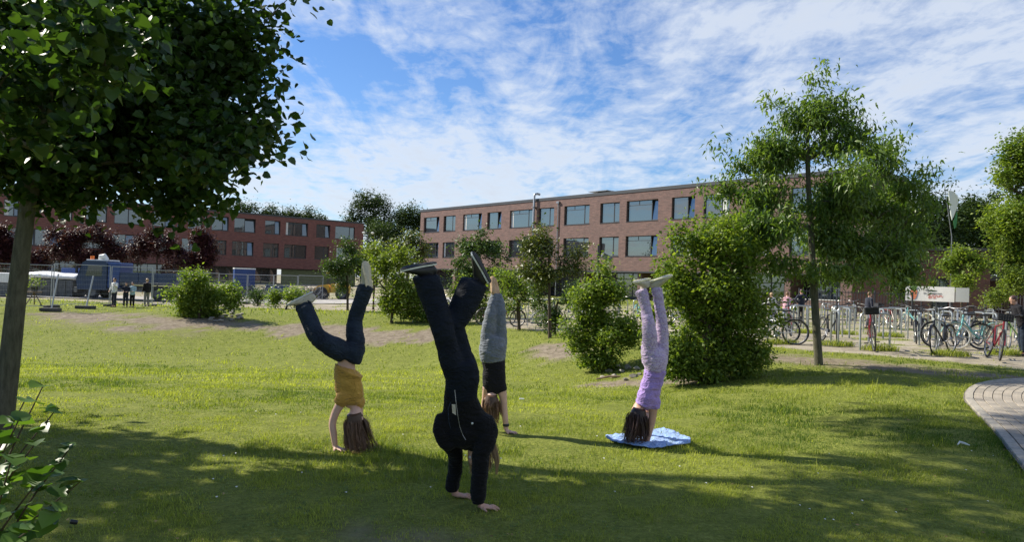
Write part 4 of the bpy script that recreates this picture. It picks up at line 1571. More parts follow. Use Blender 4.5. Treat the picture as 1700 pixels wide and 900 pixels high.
pplant('forest_tree', 'dark leafy tree before the end of the pale wing, left of the banner', 'tree', (1478, 520), [(1470, 440, 34, 34), (1490, 470, 26, 26), (1450, 420, 30, 30), (1500, 430, 26, 34), (1470, 375, 44, 46), (1512, 375, 32, 44), (1440, 350, 26, 34), (1490, 335, 26, 26)],
       420, 50, .17, .5, 'leaf_forest', seed=86, Y=46)
base = Vector((-12.2, 9.6, h1(-12.2, 9.6)))
plant('shade_tree', 'very tall wide tree standing out of view left of the lawn', 'tree', base,
      [(6.0, 1.6, 11.6, 3.4, 3.0, 1.7), (6.6, -.6, 11.0, 2.4, 2.4, 1.4), (5.0, 4.0, 11.8, 2.2, 2.2, 1.5), (3.0, 3.2, 14.0, 2.8, 2.6, 1.6)], 200, 40, .22, .55, 'leaf_linden', OVAL,
      [(0, 0, -.1), (.1, 0, 4), (1.2, .6, 8), (3.2, 1.4, 11)], r_base=.3, seed=89, min_r=.03, split=0)
# trees out of view to the left whose shade reaches into the picture
for i, (x, y, h_, r_) in enumerate([(-9.5, 7.3, 6.2, 2.2), (-9.0, -3.5, 9.5, 3.6), (-70, 70, 14, 6), (-55, 45, 13, 6), (-75, 40, 12, 6)]):
    base = Vector((x, y, h1(x, y)))
    plant('shade_tree', ['leafy tree left of the linden', 'leafy tree behind the photographer on the left', 'tall tree far left beyond the site, nearest the dark red wing', 'tall tree far left beyond the fence', 'tall tree farthest left beyond the fence'][i], 'tree', base,
          [(0, 0, h_ * .7, r_, r_, h_ * .28), (r_ * .4, 0, h_ * .5, r_ * .7, r_ * .7, h_ * .2), (-r_ * .4, .5, h_ * .55, r_ * .7, r_ * .7, h_ * .2)], 150, 40, .2 if i < 2 else .5, .55 if i < 2 else 1.2, 'leaf_linden', OVAL,
          [(0, 0, -.1), (0, 0, h_ * .3), (.1, 0, h_ * .7)], r_base=.2, seed=90 + i, min_r=.02)
# ================================================================== PEOPLE
mat('skin', (.52, .30, .21), .5, noise=.08, nscale=14, spec=.4)
mat('skin_pale', (.60, .38, .29), .5, noise=.08, nscale=14, spec=.4)
mat('eye_white', (.7, .7, .68), .2)
mat('lip_skin', (.42, .17, .14), .5)


def cloth_mat(name, c, c2, rough=.85, weave=420, fold=9, pattern=None, sheen=.2):
    m, n, l = new_mat(name)
    t = n.new('ShaderNodeTexCoord')
    b = n.new('ShaderNodeBsdfPrincipled'); b.inputs['Roughness'].default_value = rough
    b.inputs['Sheen Weight'].default_value = sheen
    b.inputs['Specular IOR Level'].default_value = .25
    x = n.new('ShaderNodeTexNoise'); x.inputs['Scale'].default_value = fold; x.inputs['Detail'].default_value = 6; x.inputs['Roughness'].default_value = .65
    l.new(t.outputs['Object'], x.inputs['Vector'])
    col = ramp(n, l, x.outputs['Fac'], [(.32, c2), (.62, c)])
    if pattern:
        mp = n.new('ShaderNodeMapping'); mp.inputs['Scale'].default_value = pattern[1]
        l.new(t.outputs['Object'], mp.inputs[0])
        w = n.new('ShaderNodeTexVoronoi' if pattern[0] == 'VORONOI' else 'ShaderNodeTexWave')
        w.inputs['Scale'].default_value = pattern[2]
        l.new(mp.outputs[0], w.inputs['Vector'])
        if pattern[0] == 'WAVE':
            w.bands_direction = 'Z'; w.inputs['Distortion'].default_value = 3.0; w.inputs['Detail'].default_value = 2
            src = w.outputs['Fac']
        else: src = w.outputs['Distance']
        mx = n.new('ShaderNodeMix'); mx.data_type = 'RGBA'
        l.new(ramp(n, l, src, [(.3, (0, 0, 0)), (.55, (1, 1, 1))]), mx.inputs['Factor'])
        l.new(col, mx.inputs['A']); mx.inputs['B'].default_value = (*pattern[3], 1)
        col = mx.outputs['Result']
    l.new(col, b.inputs['Base Color'])
    x2 = n.new('ShaderNodeTexNoise'); x2.inputs['Scale'].default_value = 26; x2.inputs['Detail'].default_value = 5
    mp = n.new('ShaderNodeMapping'); mp.inputs['Scale'].default_value = (1, 1, 2.2)
    l.new(t.outputs['Object'], mp.inputs[0]); l.new(mp.outputs[0], x2.inputs['Vector'])
    bp = n.new('ShaderNodeBump'); bp.inputs['Strength'].default_value = .6; bp.inputs['Distance'].default_value = .012
    l.new(x2.outputs['Fac'], bp.inputs['Height'])
    x3 = n.new('ShaderNodeTexNoise'); x3.inputs['Scale'].default_value = 7; x3.inputs['Detail'].default_value = 3; x3.inputs['Distortion'].default_value = 1.6
    mp3 = n.new('ShaderNodeMapping'); mp3.inputs['Scale'].default_value = (1, 1, 1.7); mp3.inputs['Rotation'].default_value = (.5, .4, 0)
    l.new(t.outputs['Object'], mp3.inputs[0]); l.new(mp3.outputs[0], x3.inputs['Vector'])
    rg = math_node(n, l, 'ABSOLUTE', math_node(n, l, 'SUBTRACT', x3.outputs['Fac'], .5))
    bf = n.new('ShaderNodeBump'); bf.inputs['Strength'].default_value = .8; bf.inputs['Distance'].default_value = .045
    l.new(rg, bf.inputs['Height']); l.new(bp.outputs[0], bf.inputs['Normal']); l.new(bf.outputs[0], b.inputs['Normal'])
    o = n.new('ShaderNodeOutputMaterial'); l.new(b.outputs[0], o.inputs[0])
    return m


cloth_mat('denim_dark', (.020, .032, .05), (.007, .012, .022), sheen=.03)
cloth_mat('denim_black_blue', (.006, .010, .018), (.003, .005, .009), sheen=0)
cloth_mat('tee_mustard', (.52, .30, .055), (.40, .22, .04))
cloth_mat('hoodie_black', (.0035, .0035, .004), (.002, .002, .0025), sheen=.05)
cloth_mat('tee_black', (.010, .009, .012), (.006, .006, .008), sheen=.05)
cloth_mat('leggings_grey', (.28, .31, .34), (.15, .17, .20), pattern=('WAVE', (1, 1, 1), 34, (.09, .10, .12)))
cloth_mat('trousers_lilac', (.42, .30, .50), (.32, .22, .40), pattern=('VORONOI', (1, 1, 1), 60, (.50, .41, .54)))
cloth_mat('tee_lilac', (.40, .27, .60), (.29, .19, .46))
cloth_mat('sock_pale', (.55, .50, .38), (.42, .38, .30))
cloth_mat('towel_blue', (.20, .34, .66), (.13, .24, .52), pattern=('VORONOI', (1, 1, 1), 30, (.28, .41, .68)))
mat('shoe_beige', (.48, .44, .35), .75, noise=.15, nscale=30)
mat('shoe_cream', (.70, .65, .40), .7, noise=.08, nscale=30)
mat('shoe_black', (.010, .011, .014), .5)
mat('sole_white', (.62, .64, .60), .6, noise=.1, nscale=40)
mat('sole_beige', (.55, .48, .33), .7, noise=.15, nscale=40)
mat('rubber_sole', (.015, .015, .016), .8)
mat('zip_metal', (.35, .35, .35), .35, metal=.8)
mat('watch_black', (.02, .02, .02), .4)


def hair_mat(name, c, c2):
    m, n, l = new_mat(name)
    at = n.new('ShaderNodeAttribute'); at.attribute_name = 'tint'
    b = n.new('ShaderNodeBsdfPrincipled'); b.inputs['Roughness'].default_value = .45; b.inputs['Specular IOR Level'].default_value = .4
    l.new(ramp(n, l, at.outputs['Fac'], [(0, c2), (1, c)]), b.inputs['Base Color'])
    o = n.new('ShaderNodeOutputMaterial'); l.new(b.outputs[0], o.inputs[0])
    return m


hair_mat('hair_brown', (.26, .145, .075), (.035, .018, .011))
hair_mat('hair_dark', (.10, .050, .038), (.014, .008, .007))
hair_mat('hair_blond', (.50, .34, .18), (.20, .12, .06))


def loft(mb, pts, rad, n=14, lat=None):
    """closed tube through pts with elliptical sections rad=(across lat, other way)"""
    pts = [Vector(p) for p in pts]
    b = len(mb.v)
    N = len(pts)
    a_prev = None
    for i, p in enumerate(pts):
        t = (pts[min(i + 1, N - 1)] - pts[max(i - 1, 0)])
        t.normalize()
        ref = Vector(lat) if lat is not None else (a_prev if a_prev is not None else (t.orthogonal()))
        a = ref - t * ref.dot(t)
        if a.length < 1e-5: a = t.orthogonal()
        a.normalize(); a_prev = a
        c = t.cross(a)
        ra, rb = rad[i] if isinstance(rad[i], (tuple, list)) else (rad[i], rad[i])
        for k in range(n):
            th = 2 * math.pi * k / n
            mb.v.append(tuple(p + a * (ra * math.cos(th)) + c * (rb * math.sin(th))))
    for i in range(N - 1):
        for k in range(n):
            k2 = (k + 1) % n
            mb.f.append((b + i * n + k, b + i * n + k2, b + (i + 1) * n + k2, b + (i + 1) * n + k))
    # rounded caps
    for end, ring in ((0, 0), (N - 1, (N - 1) * n)):
        p = pts[end]; q = pts[1] if end == 0 else pts[-2]
        r_ = rad[end][0] if isinstance(rad[end], (tuple, list)) else rad[end]
        tip = len(mb.v); mb.v.append(tuple(p + (p - q).normalized() * r_ * .35))
        for k in range(n): mb.f.append((b + ring + k, b + ring + (k + 1) % n, tip))
    return mb


def smooth_chain(st, n=4):
    """densify stations (x,y,z,ra,rb)"""
    return catmull(st, n)


def solid(name, mb, material, parent, voxel=.01, smooth=3, wrinkle=0.0, wscale=14.0, seed=0):
    me = bpy.data.meshes.new(name + '_raw')
    me.from_pydata(mb.v, [], mb.f)
    bm = bmesh.new(); bm.from_mesh(me); bmesh.ops.recalc_face_normals(bm, faces=bm.faces); bm.to_mesh(me); bm.free()
    o = bpy.data.objects.new(name, me); COL.objects.link(o)
    md = o.modifiers.new('r', 'REMESH'); md.mode = 'VOXEL'; md.voxel_size = voxel; md.use_smooth_shade = True
    if smooth:
        ms = o.modifiers.new('s', 'SMOOTH'); ms.iterations = smooth + 2; ms.factor = .5
    dg = bpy.context.evaluated_depsgraph_get()
    new = bpy.data.meshes.new_from_object(o.evaluated_get(dg))
    bpy.data.objects.remove(o); bpy.data.meshes.remove(me)
    nv = len(new.vertices)
    if wrinkle and nv:
        co = np.zeros(nv * 3); new.vertices.foreach_get('co', co); co = co.reshape(-1, 3)
        no = np.zeros(nv * 3); new.vertex_normals.foreach_get('vector', no); no = no.reshape(-1, 3)
        s = wscale
        w = fbm(co[:, 0] * s * .6 + co[:, 2] * s * .9 + seed, co[:, 1] * s * .6 - co[:, 2] * s * 1.3 + 7, seed + 3, 3) * 2 - 1
        w2 = fbm(co[:, 0] * s * .5 + 20, co[:, 2] * s * 2.6 + co[:, 1] * s * .8, seed + 9, 3) * 2 - 1
        w2 = 1 - 2 * np.abs(w2)
        co = co + no * (wrinkle * (w * .95 + w2 * .35))[:, None]
        new.vertices.foreach_set('co', co.ravel())
    new.materials.clear(); new.materials.append(material)
    new.polygons.foreach_set('use_smooth', np.ones(len(new.polygons), bool))
    new.name = name
    return mesh_obj(name, new, parent)


def frame_from(up, fwd):
    up = Vector(up).normalized(); f = Vector(fwd); f = (f - up * f.dot(up)).normalized(); s = f.cross(up)
    m = Matrix((s, f, up)).transposed()
    return m


def add_head(mb, c, up, fwd, s=1.0):
    m = frame_from(up, fwd)
    c = Vector(c)
    tr = lambda x, y, z: c + m @ Vector((x * s, y * s, z * s))
    st = [(-.118, .022, .026, .050), (-.095, .043, .052, .028), (-.055, .060, .078, .010), (-.01, .069, .090, .002), (.035, .075, .097, -.005), (.075, .068, .086, -.012), (.102, .047, .058, -.014), (.117, .018, .022, -.014)]
    loft(mb, [tr(0, y, z) for z, a, b, y in st], [(a * s, b * s) for z, a, b, y in st], 18, lat=m @ Vector((1, 0, 0)))
    loft(mb, [tr(0, .086, .015), tr(0, .100, -.012), tr(0, .103, -.032)], [.008 * s, .011 * s, .014 * s], 8)
    for sx in (-1, 1):
        loft(mb, [tr(sx * .070, -.004, .018), tr(sx * .080, -.008, 0), tr(sx * .073, -.002, -.028)], [(.006 * s, .016 * s), (.007 * s, .018 * s), (.006 * s, .009 * s)], 8, lat=m @ Vector((1, 0, 0)))
    return tr


def add_face(parent, tr, s=1.0):
    for sx in (-1, 1):
        e = MB(); loft(e, [tr(sx * .031, .074, .012), tr(sx * .031, .083, .012), tr(sx * .031, .088, .012)], [.012 * s, .010 * s, .004 * s], 10)
        e.build('eye', M['eye_white'], parent, smooth=True)
    e = MB(); loft(e, [tr(-.022, .080, -.060), tr(0, .088, -.061), tr(.022, .080, -.060)], [.004 * s, .007 * s, .004 * s], 8)
    e.build('mouth', M['lip_skin'], parent, smooth=True)


def add_hand(mb, w, fdir, ground_z, thumb, s=1.0, arch=1.0):
    """hand pressed flat on the ground: heel under the wrist, fingers spread and slightly bent"""
    f = Vector((fdir[0], fdir[1], 0)).normalized(); side = Vector((f.y, -f.x, 0)) * thumb
    g = Vector((w[0], w[1], ground_z))
    z = Vector((0, 0, 1))
    loft(mb, [Vector(w), g + z * .040 * s - f * .003, g + f * .03 * s + z * .026 * s, g + f * .065 * s + z * .022 * s, g + f * .088 * s + z * .018 * s],
         [(.024 * s, .020 * s), (.030 * s, .022 * s), (.038 * s, .018 * s), (.040 * s, .014 * s), (.036 * s, .011 * s)], 14, lat=side)
    for k, (off, L, spl) in enumerate([(.030, .060, .34), (.011, .072, .10), (-.010, .068, -.12), (-.029, .052, -.38)]):
        d = (f + side * spl).normalized()
        b0 = g + f * .078 * s + side * off * s
        loft(mb, [b0 + z * .017 * s, b0 + d * L * .33 * s + z * .024 * s * arch, b0 + d * L * .70 * s + z * .018 * s, b0 + d * L * s + z * .009 * s],
             [.0098 * s, .0090 * s, .0082 * s, .0066 * s], 8)
    d = (f * .65 + side * .85).normalized()
    b0 = g + f * .022 * s + side * .028 * s
    loft(mb, [b0 + z * .020 * s, b0 + d * .032 * s + z * .020 * s, b0 + d * .060 * s + z * .011 * s], [.013 * s, .0105 * s, .0078 * s], 8)


def add_foot(mb, ank, toe, n, L=.225, s=1.0):
    """bare foot: n points out of the sole"""
    ank, toe, n = Vector(ank), Vector(toe), Vector(n).normalized()
    f = toe - ank; f = (f - n * f.dot(n)).normalized(); lat = f.cross(n)
    st = [(-.055, .045, .022, .020), (-.03, .032, .032, .036), (.02, .030, .034, .038), (.08, .042, .037, .024), (.13, .050, .042, .016), (.165, .054, .034, .010)]
    loft(mb, [ank + f * a * s + n * b * s for a, b, c, d in st], [(c * s, d * s) for a, b, c, d in st], 12, lat=lat)


def shoe(parent, ank, toe, n, up_mat, sole_mat, s=1.0, high=False):
    ank, toe, n = Vector(ank), Vector(toe), Vector(n).normalized()
    f = toe - ank; f = (f - n * f.dot(n)).normalized(); lat = f.cross(n)
    mb = MB()
    st = [(-.070, .030, .022, .030), (-.060, .025, .034, .044), (-.02, .018, .040, .054), (.03, .026, .041, .048), (.09, .040, .046, .034), (.14, .048, .047, .025), (.175, .054, .036, .018), (.190, .058, .020, .010)]
    loft(mb, [ank + f * a * s + n * b * s for a, b, c, d in st], [(c * s, d * s) for a, b, c, d in st], 14, lat=lat)
    loft(mb, [ank - f * .015 * s - n * (.045 if high else .02) * s, ank - f * .01 * s + n * .02 * s], [(.040 * s, .043 * s)] * 2, 14, lat=lat)
    o = solid('shoe', mb, up_mat, parent, .008, 2)
    # sole: a real slab following the foot's outline, with a toe spring
    out = [(-.078, .020), (-.070, .034), (-.03, .040), (.03, .038), (.09, .047), (.14, .049), (.18, .036), (.198, .012)]
    ring = [(a, b) for a, b in out] + [(a, -b) for a, b in reversed(out)]
    lv = []
    for h_ in (.058, .070):
        for a, b in ring:
            spring = -.012 * max(0, (a - .10) / .1) ** 2
            lv.append(ank + f * a * s + lat * b * s + n * (h_ + spring) * s)
    k = len(ring)
    q = MB(); q.add(lv, [tuple(range(k)), tuple(reversed(range(k, 2 * k)))] + [(i, (i + 1) % k, (i + 1) % k + k, i + k) for i in range(k)])
    q.build('sole', sole_mat, o)
    if up_mat is M['shoe_black']:
        q2 = MB(); q2.add([v_ + n * .0125 for v_ in lv[:k]] + [v_ + n * .018 for v_ in lv[:k]], [tuple(range(k)), tuple(reversed(range(k, 2 * k)))] + [(i, (i + 1) % k, (i + 1) % k + k, i + k) for i in range(k)])
        q2.build('outsole', M['rubber_sole'], o)
    # laces
    return o


def hair_strands(parent, tr, hmat, n, length, rng, wind=(0, 0, 0), z_floor=.012, spread=.35, width=.0035, s=1.0, part=0.0, up=Vector((0, 0, -1)), root_from=-.02):
    """a scalp cap and separate strands falling with gravity"""
    cap = MB()
    O = tr(0, 0, 0); X = (tr(1, 0, 0) - O) / s; Y = (tr(0, 1, 0) - O) / s; Z = (tr(0, 0, 1) - O) / s
    st = [(-.06, .064, .070, -.030), (-.02, .075, .088, -.022), (.03, .083, .100, -.014), (.075, .077, .094, -.016), (.108, .056, .068, -.018), (.127, .020, .026, -.018)]
    loft(cap, [tr(0, y, z) for z, a, b, y in st], [(a * s, b * s) for z, a, b, y in st], 16, lat=X)
    V, F, T = [], [], []
    nb = 0
    seg = 10
    n_lock = max(24, n // 26)
    for li in range(n_lock):
        while True:
            d = rng.normal(size=3); d /= np.linalg.norm(d)
            if d[2] > root_from * 8 and not (d[1] > .55 and d[2] < .45): break
        p = tr(d[0] * .078, d[1] * .098 - .012, d[2] * .105 + .012)
        out = (p - tr(0, -.01, 0)).normalized()
        L = length * rng.uniform(.32, 1.12)
        step = L / seg
        vel = out * .75 + Vector((0, 0, -1)) * .5 + Vector(rng.normal(size=3)) * .15
        drift = Vector(rng.normal(size=3)) * (.24 + spread * .4); drift.z = 0
        ph, am = rng.uniform(0, 6.28), rng.uniform(.05, .32)
        gd = [p]
        wl_ = rng.uniform(.3, 1.5)
        for k in range(seg):
            vel = vel * .62 + (Vector((0, 0, -1)) + Vector(wind) * (.45 + .55 * k / seg) * wl_ + drift * (k / seg) + Vector((math.sin(ph + k * .8), math.cos(ph + k * .7), 0)) * am) * .42
            q = gd[-1] + vel.normalized() * step
            if q.z < z_floor:
                sl = Vector((vel.x, vel.y, 0)); sl = sl if sl.length > .05 else Vector((out.x, out.y, 0))
                q = gd[-1] + sl.normalized() * step * .8; q.z = z_floor + rng.uniform(0, .012)
            gd.append(q)
        lt = rng.random()
        for j in range(26):
            o0 = Vector(rng.normal(size=3)) * .011; sc_ = rng.uniform(.25, 1.5)
            w = width * rng.uniform(.35, .9)
            sd = Vector(rng.normal(size=3)); sd.z = 0; sd.normalize()
            e_ = seg if rng.random() < .6 else rng.integers(5, seg)
            fz = rng.uniform(0, 6.28)
            for k in range(e_ + 1):
                t_ = k / seg
                spread_ = (1 - .75 * t_) + (.9 * t_ * t_ if sc_ > 1.1 else 0)
                q = gd[k] + o0 * sc_ * spread_ + Vector((math.sin(fz + k), math.cos(fz + k * 1.3), 0)) * .003 * t_
                if q.z < z_floor - .004: q.z = z_floor
                ww = w * (1 - .85 * (k / e_) ** 2)
                V += [tuple(q - sd * ww), tuple(q + sd * ww)]
            F += [(nb + 2 * k, nb + 2 * k + 1, nb + 2 * k + 3, nb + 2 * k + 2) for k in range(e_)]
            tt = min(1, lt * .5 + rng.random() * .35)
            T += [min(1, tt + .40 * k / seg) for k in range(e_ + 1) for _ in (0, 1)]
            nb += 2 * (e_ + 1)
    me = cap.mesh('hair', hmat, smooth=True)
    h = mesh_obj('hair', me, parent)
    a = me.attributes.new('tint', 'FLOAT', 'POINT'); a.data.foreach_set('value', np.full(len(me.vertices), .15, np.float32))
    so = mesh_obj('strands', np_mesh('strands', V, np.array(F), hmat, T), h); so['kind'] = 'stuff'
    return h


class Fig:
    """stations given as (px, py, dy, r_px[, depth ratio]) at the figure's own distance"""

    def __init__(self, Y):
        self.Y = Y; self.k = Y / F_PX; self.rs = 1.0

    def p(self, s):
        return P(s[0], s[1], self.Y + s[2])

    def chain(self, mb, st, n=4, seg=16, lat=(1, 0, 0)):
        a = []
        for s in st:
            q = self.p(s); r = s[3] * self.k * self.rs
            a.append((q.x, q.y, q.z, r, r * (s[4] if len(s) > 4 else 1)))
        a = catmull(a, n) if len(a) > 2 else np.array(a)
        loft(mb, [Vector(x[:3]) for x in a], [(max(x[3], .003), max(x[4], .003)) for x in a], seg, lat=lat)


def person_root(label, loc, group=None):
    return empty('person', label, 'person', loc, 0, group)


def local(o, base):
    """keep world placement while parented to the empty at the figure's base"""
    o.matrix_parent_inverse = Matrix.Translation(-Vector(base))
    return o


def handstanders():
    rng = np.random.default_rng(21)
    # --- mustard tee and jeans
    w1 = G(556, 748); f = Fig(w1.y); root = person_root('girl in a mustard T-shirt and dark jeans doing a handstand with split legs', w1)
    L = []
    b = MB(); g2 = G(592, 741); gz = h1(w1.x, w1.y)
    f.chain(b, [(556, 739, 0, 4.6), (554, 722, 0, 5.6), (552, 704, 0, 6.2), (557, 686, 0, 6.8), (567, 668, 0, 8.4), (577, 652, .02, 12)])
    w2 = Vector((P(600, 736, g2.y).x, g2.y, 0))
    d2 = g2.y - f.Y
    f.chain(b, [(592, 732, d2, 4.6), (594, 718, d2, 5.6), (596, 703, d2 * .9, 6.2), (596, 688, d2 * .7, 6.8), (594, 668, d2 * .5, 9)])
    add_hand(b, P(556, 740, f.Y), (.85, -.45), gz, 1, .92)
    add_hand(b, P(592, 733, g2.y), (.95, -.1), h1(g2.x, g2.y), -1, .92)
    f.rs = .80
    f.chain(b, [(584, 676, .05, 10, .9), (582, 664, .05, 19, .7), (579, 640, .03, 20, .68), (576, 618, .02, 18, .7), (575, 600, .02, 19, .75), (578, 588, .02, 24, .75), (577, 578, .02, 22, .7)])
    f.chain(b, [(569, 586, 0, 14), (548, 572, -.08, 13), (524, 558, -.12, 9.5), (513, 534, -.03, 8.5), (506, 512, .03, 5.2)])
    f.chain(b, [(588, 584, .06, 14), (589, 558, .10, 12), (590, 530, .12, 9.5), (598, 502, .10, 8.5), (607, 472, .08, 5.2)])
    f.chain(b, [(585, 672, .05, 8), (589, 684, .05, 8)])
    tr = add_head(b, f.p((591, 696, .05, 0)), (.10, .05, -1), (.35, .9, .1), .96)
    L.append(solid('body', b, M['skin_pale'], root, .0052, 2))
    add_face(L[0], tr, .96)
    f.rs = 1.0
    t = MB()
    f.chain(t, [(582, 670, .05, 18, .72), (581, 655, .05, 23, .68), (578, 636, .03, 22.5, .66), (576, 618, .02, 21.5, .7), (577, 614, .02, 23, .72)])
    f.chain(t, [(580, 654, .04, 14), (570, 661, 0, 12), (563, 672, 0, 10.5)]); f.chain(t, [(586, 656, .1, 14), (594, 664, d2 * .45, 11), (596, 675, d2 * .55, 10)])
    f.chain(t, [(577, 619, .02, 23.5, .72), (579, 615, .02, 26, .74)])
    L.append(solid('t_shirt', t, M['tee_mustard'], root, .009, 2, .009, 15, 1))
    j = MB()
    f.chain(j, [(577, 595, .02, 21.5, .72), (578, 592, .02, 24.5, .74), (578, 580, .02, 24, .74), (576, 572, .02, 18, .8)])
    f.chain(j, [(571, 586, 0, 18), (560, 579, -.04, 18), (543, 570, -.1, 16), (525, 557, -.13, 14.5), (515, 535, -.05, 14), (506, 513, .0, 14.5), (505, 511, .0, 14.5)])
    f.chain(j, [(588, 586, .05, 17), (590, 570, .07, 16.5), (588, 548, .1, 14), (590, 527, .12, 12.5), (598, 503, .10, 12), (606, 480, .08, 13), (607, 477, .08, 13)])
    L.append(solid('jeans', j, M['denim_dark'], root, .010, 2, .011, 11, 4))
    s = MB()
    f.chain(s, [(509, 517, .02, 6.5), (509, 506, .03, 6), (514, 496, .04, 7)]); f.chain(s, [(606, 482, .08, 6.5), (606, 470, .08, 6), (605, 462, .08, 7)])
    L.append(solid('socks', s, M['sock_pale'], root, .009, 2))
    L.append(shoe(root, f.p((512, 500, .04, 0)), f.p((486, 502, .00, 0)), (-.45, -.15, .88), M['shoe_beige'], M['sole_white'], .98))
    L.append(shoe(root, f.p((605, 468, .08, 0)), f.p((604, 436, .05, 0)), (.70, -.68, .10), M['shoe_beige'], M['sole_beige'], .98))
    hr = hair_strands(root, tr, M['hair_brown'], 1700, .42, rng, wind=(.60, -.1, 0), z_floor=gz + .012)
    for o in L + [hr]: local(o, w1)

    # --- black hoodie, nearest
    w1 = G(795, 847); w2 = G(753, 828); f = Fig(w1.y); root = person_root('person in a black zipped hoodie and flared dark jeans, nearest of the handstanders', w1)
    L = []; dl = w2.y - f.Y
    z1, z2 = h1(w1.x, w1.y), h1(w2.x, w2.y)
    b = MB()
    f.chain(b, [(795, 836, 0, 8.0), (796, 815, 0, 8.5), (797, 780, 0, 10), (799, 752, .02, 10.5), (805, 728, .05, 12), (800, 700, .08, 16)])
    f.chain(b, [(753, 818, dl, 8.0), (754, 800, dl, 8.5), (757, 772, dl * .9, 10), (756, 748, dl * .8, 10.5), (752, 722, dl * .6, 12), (762, 700, .1, 16)])
    add_hand(b, P(795, 838, w1.y), (.95, .02), z1, 1, 1.0); add_hand(b, P(753, 820, w2.y), (.95, .05), z2, -1, 1.0)
    f.rs = .80
    f.chain(b, [(780, 722, .1, 22, .7), (776, 700, .08, 34, .55), (770, 660, .05, 24, .8), (768, 640, .03, 26, .8), (768, 622, 0, 28, .8), (764, 608, 0, 24, .8)])
    f.chain(b, [(760, 618, 0, 20), (748, 585, -.03, 17), (735, 550, -.06, 13), (720, 505, 0, 12), (708, 462, .03, 8)])
    f.chain(b, [(776, 615, .05, 20), (764, 580, .06, 17), (752, 545, .05, 13), (772, 505, .12, 12), (793, 470, .16, 8)])
    f.chain(b, [(786, 720, .12, 12), (792, 738, .16, 11)])
    tr = add_head(b, f.p((794, 752, .17, 0)), (.05, .1, -1), (-.3, -.9, .1), 1.0)
    L.append(solid('body', b, M['skin'], root, .0055, 2)); add_face(L[0], tr)
    f.rs = 1.0
    t = MB()
    f.chain(t, [(777, 737, .06, 30, .62), (774, 722, .06, 43, .52), (771, 700, .06, 42, .52), (768, 680, .05, 33, .62), (766, 664, .04, 28, .72), (766, 650, .03, 27, .75), (766, 640, .02, 27, .78)])
    f.chain(t, [(752, 700, .08, 24), (742, 714, dl * .5, 19.5), (744, 730, dl * .7, 17), (755, 752, dl * .8, 14.5), (756, 775, dl * .95, 12.5), (753, 795, dl, 12.5), (751, 808, dl, 12), (751, 815, dl, 10)])
    f.chain(t, [(796, 700, .06, 22), (804, 718, .04, 19), (806, 734, .02, 17), (798, 752, .0, 15), (797, 778, 0, 14), (795, 800, 0, 14), (794, 820, 0, 13.5), (794, 833, 0, 11)])
    f.chain(t, [(734, 690, .04, 10), (731, 712, .02, 12), (737, 733, .02, 11), (752, 742, .02, 9)])
    f.chain(t, [(800, 735, .08, 12), (780, 742, .1, 9), (764, 736, .1, 10)])
    f.chain(t, [(808, 700, .05, 12), (817, 716, .04, 10), (812, 733, .04, 10)])
    L.append(solid('hoodie', t, M['hoodie_black'], root, .010, 2, .010, 12, 7))
    for k, (x, y, d_) in enumerate(((751, 812, dl), (794, 832, 0))):
        c = MB(); f.chain(c, [(x, y - 9, d_, 11.2), (x, y + 4, d_, 10.0)], 2); L.append(solid('cuff', c, M['hoodie_black'], root, .006, 1))
    z_ = MB()
    zp = [(755, 648), (757, 668), (760, 690), (763, 708), (768, 722), (773, 731)]
    z_.tube([f.p((x, y, -.125 - .012 * math.sin(i), 0)) for i, (x, y) in enumerate(zp)], .0017, 5)
    L.append(z_.build('zip', M['zip_metal'], root))
    c = MB(); loft(c, [f.p((784, 703.5, -.135, 0)), f.p((784, 703.5, -.15, 0))], [.008, .006], 10); L.append(c.build('badge', M['sole_white'], root))
    dr = MB(); dr.tube([f.p((748, 668, -.12, 0)), f.p((744, 680, -.145, 0)), f.p((745, 700, -.14, 0)), f.p((748, 712, -.13, 0))], .003, 6)
    L.append(dr.build('drawstring', M['denim_dark'], root))
    pr = MB(); pr.prism([f.p((x, y, -.128, 0)) for x, y in ((750, 672), (756, 672), (757, 690), (751, 686))], (0, 0, 0), (0, .006, 0))
    L.append(pr.build('label_patch', M['sock_pale'], root))
    j = MB()
    f.chain(j, [(765, 662, .03, 25, .8), (766, 645, .02, 27.5, .8), (768, 625, 0, 28.5, .82), (764, 606, 0, 26, .8)])
    f.chain(j, [(757, 622, 0, 20), (750, 600, -.02, 20), (741, 572, -.04, 17.5), (735, 548, -.06, 18), (728, 520, -.03, 20), (717, 490, .0, 22), (708, 464, .02, 22.5), (707, 460, .02, 22.5)])
    f.chain(j, [(776, 622, .03, 20), (766, 590, .06, 19), (758, 560, .06, 17), (752, 540, .06, 19), (762, 522, .09, 21.5), (774, 498, .13, 24.5), (785, 476, .16, 24), (788, 469, .16, 24)])
    L.append(solid('jeans', j, M['denim_black_blue'], root, .011, 2, .008, 9, 11))
    s = MB(); f.chain(s, [(709, 466, .02, 9), (711, 452, .02, 9)]); f.chain(s, [(793, 472, .16, 9), (795, 460, .17, 9)])
    L.append(solid('socks', s, M['tee_black'], root, .009, 2))
    L.append(shoe(root, f.p((709, 454, .02, 0)), f.p((674, 446, -.05, 0)), (-.12, -.20, .95), M['shoe_black'], M['sole_white'], .95))
    L.append(shoe(root, f.p((793, 461, .17, 0)), f.p((773, 427, .14, 0)), (.86, -.25, .44), M['shoe_black'], M['sole_white'], .95))
    hr = hair_strands(root, tr, M['hair_blond'], 500, .10, rng, wind=(.1, 0, 0), z_floor=z1 + .05, root_from=-.02)
    V, F, T = [], [], []
    a_ = [f.p((806, 728, .14, 0)), f.p((816, 736, .14, 0)), f.p((822, 752, .13, 0)), f.p((825, 770, .12, 0)), f.p((824, 788, .12, 0))]
    cc = catmull([tuple(q) for q in a_], 4)
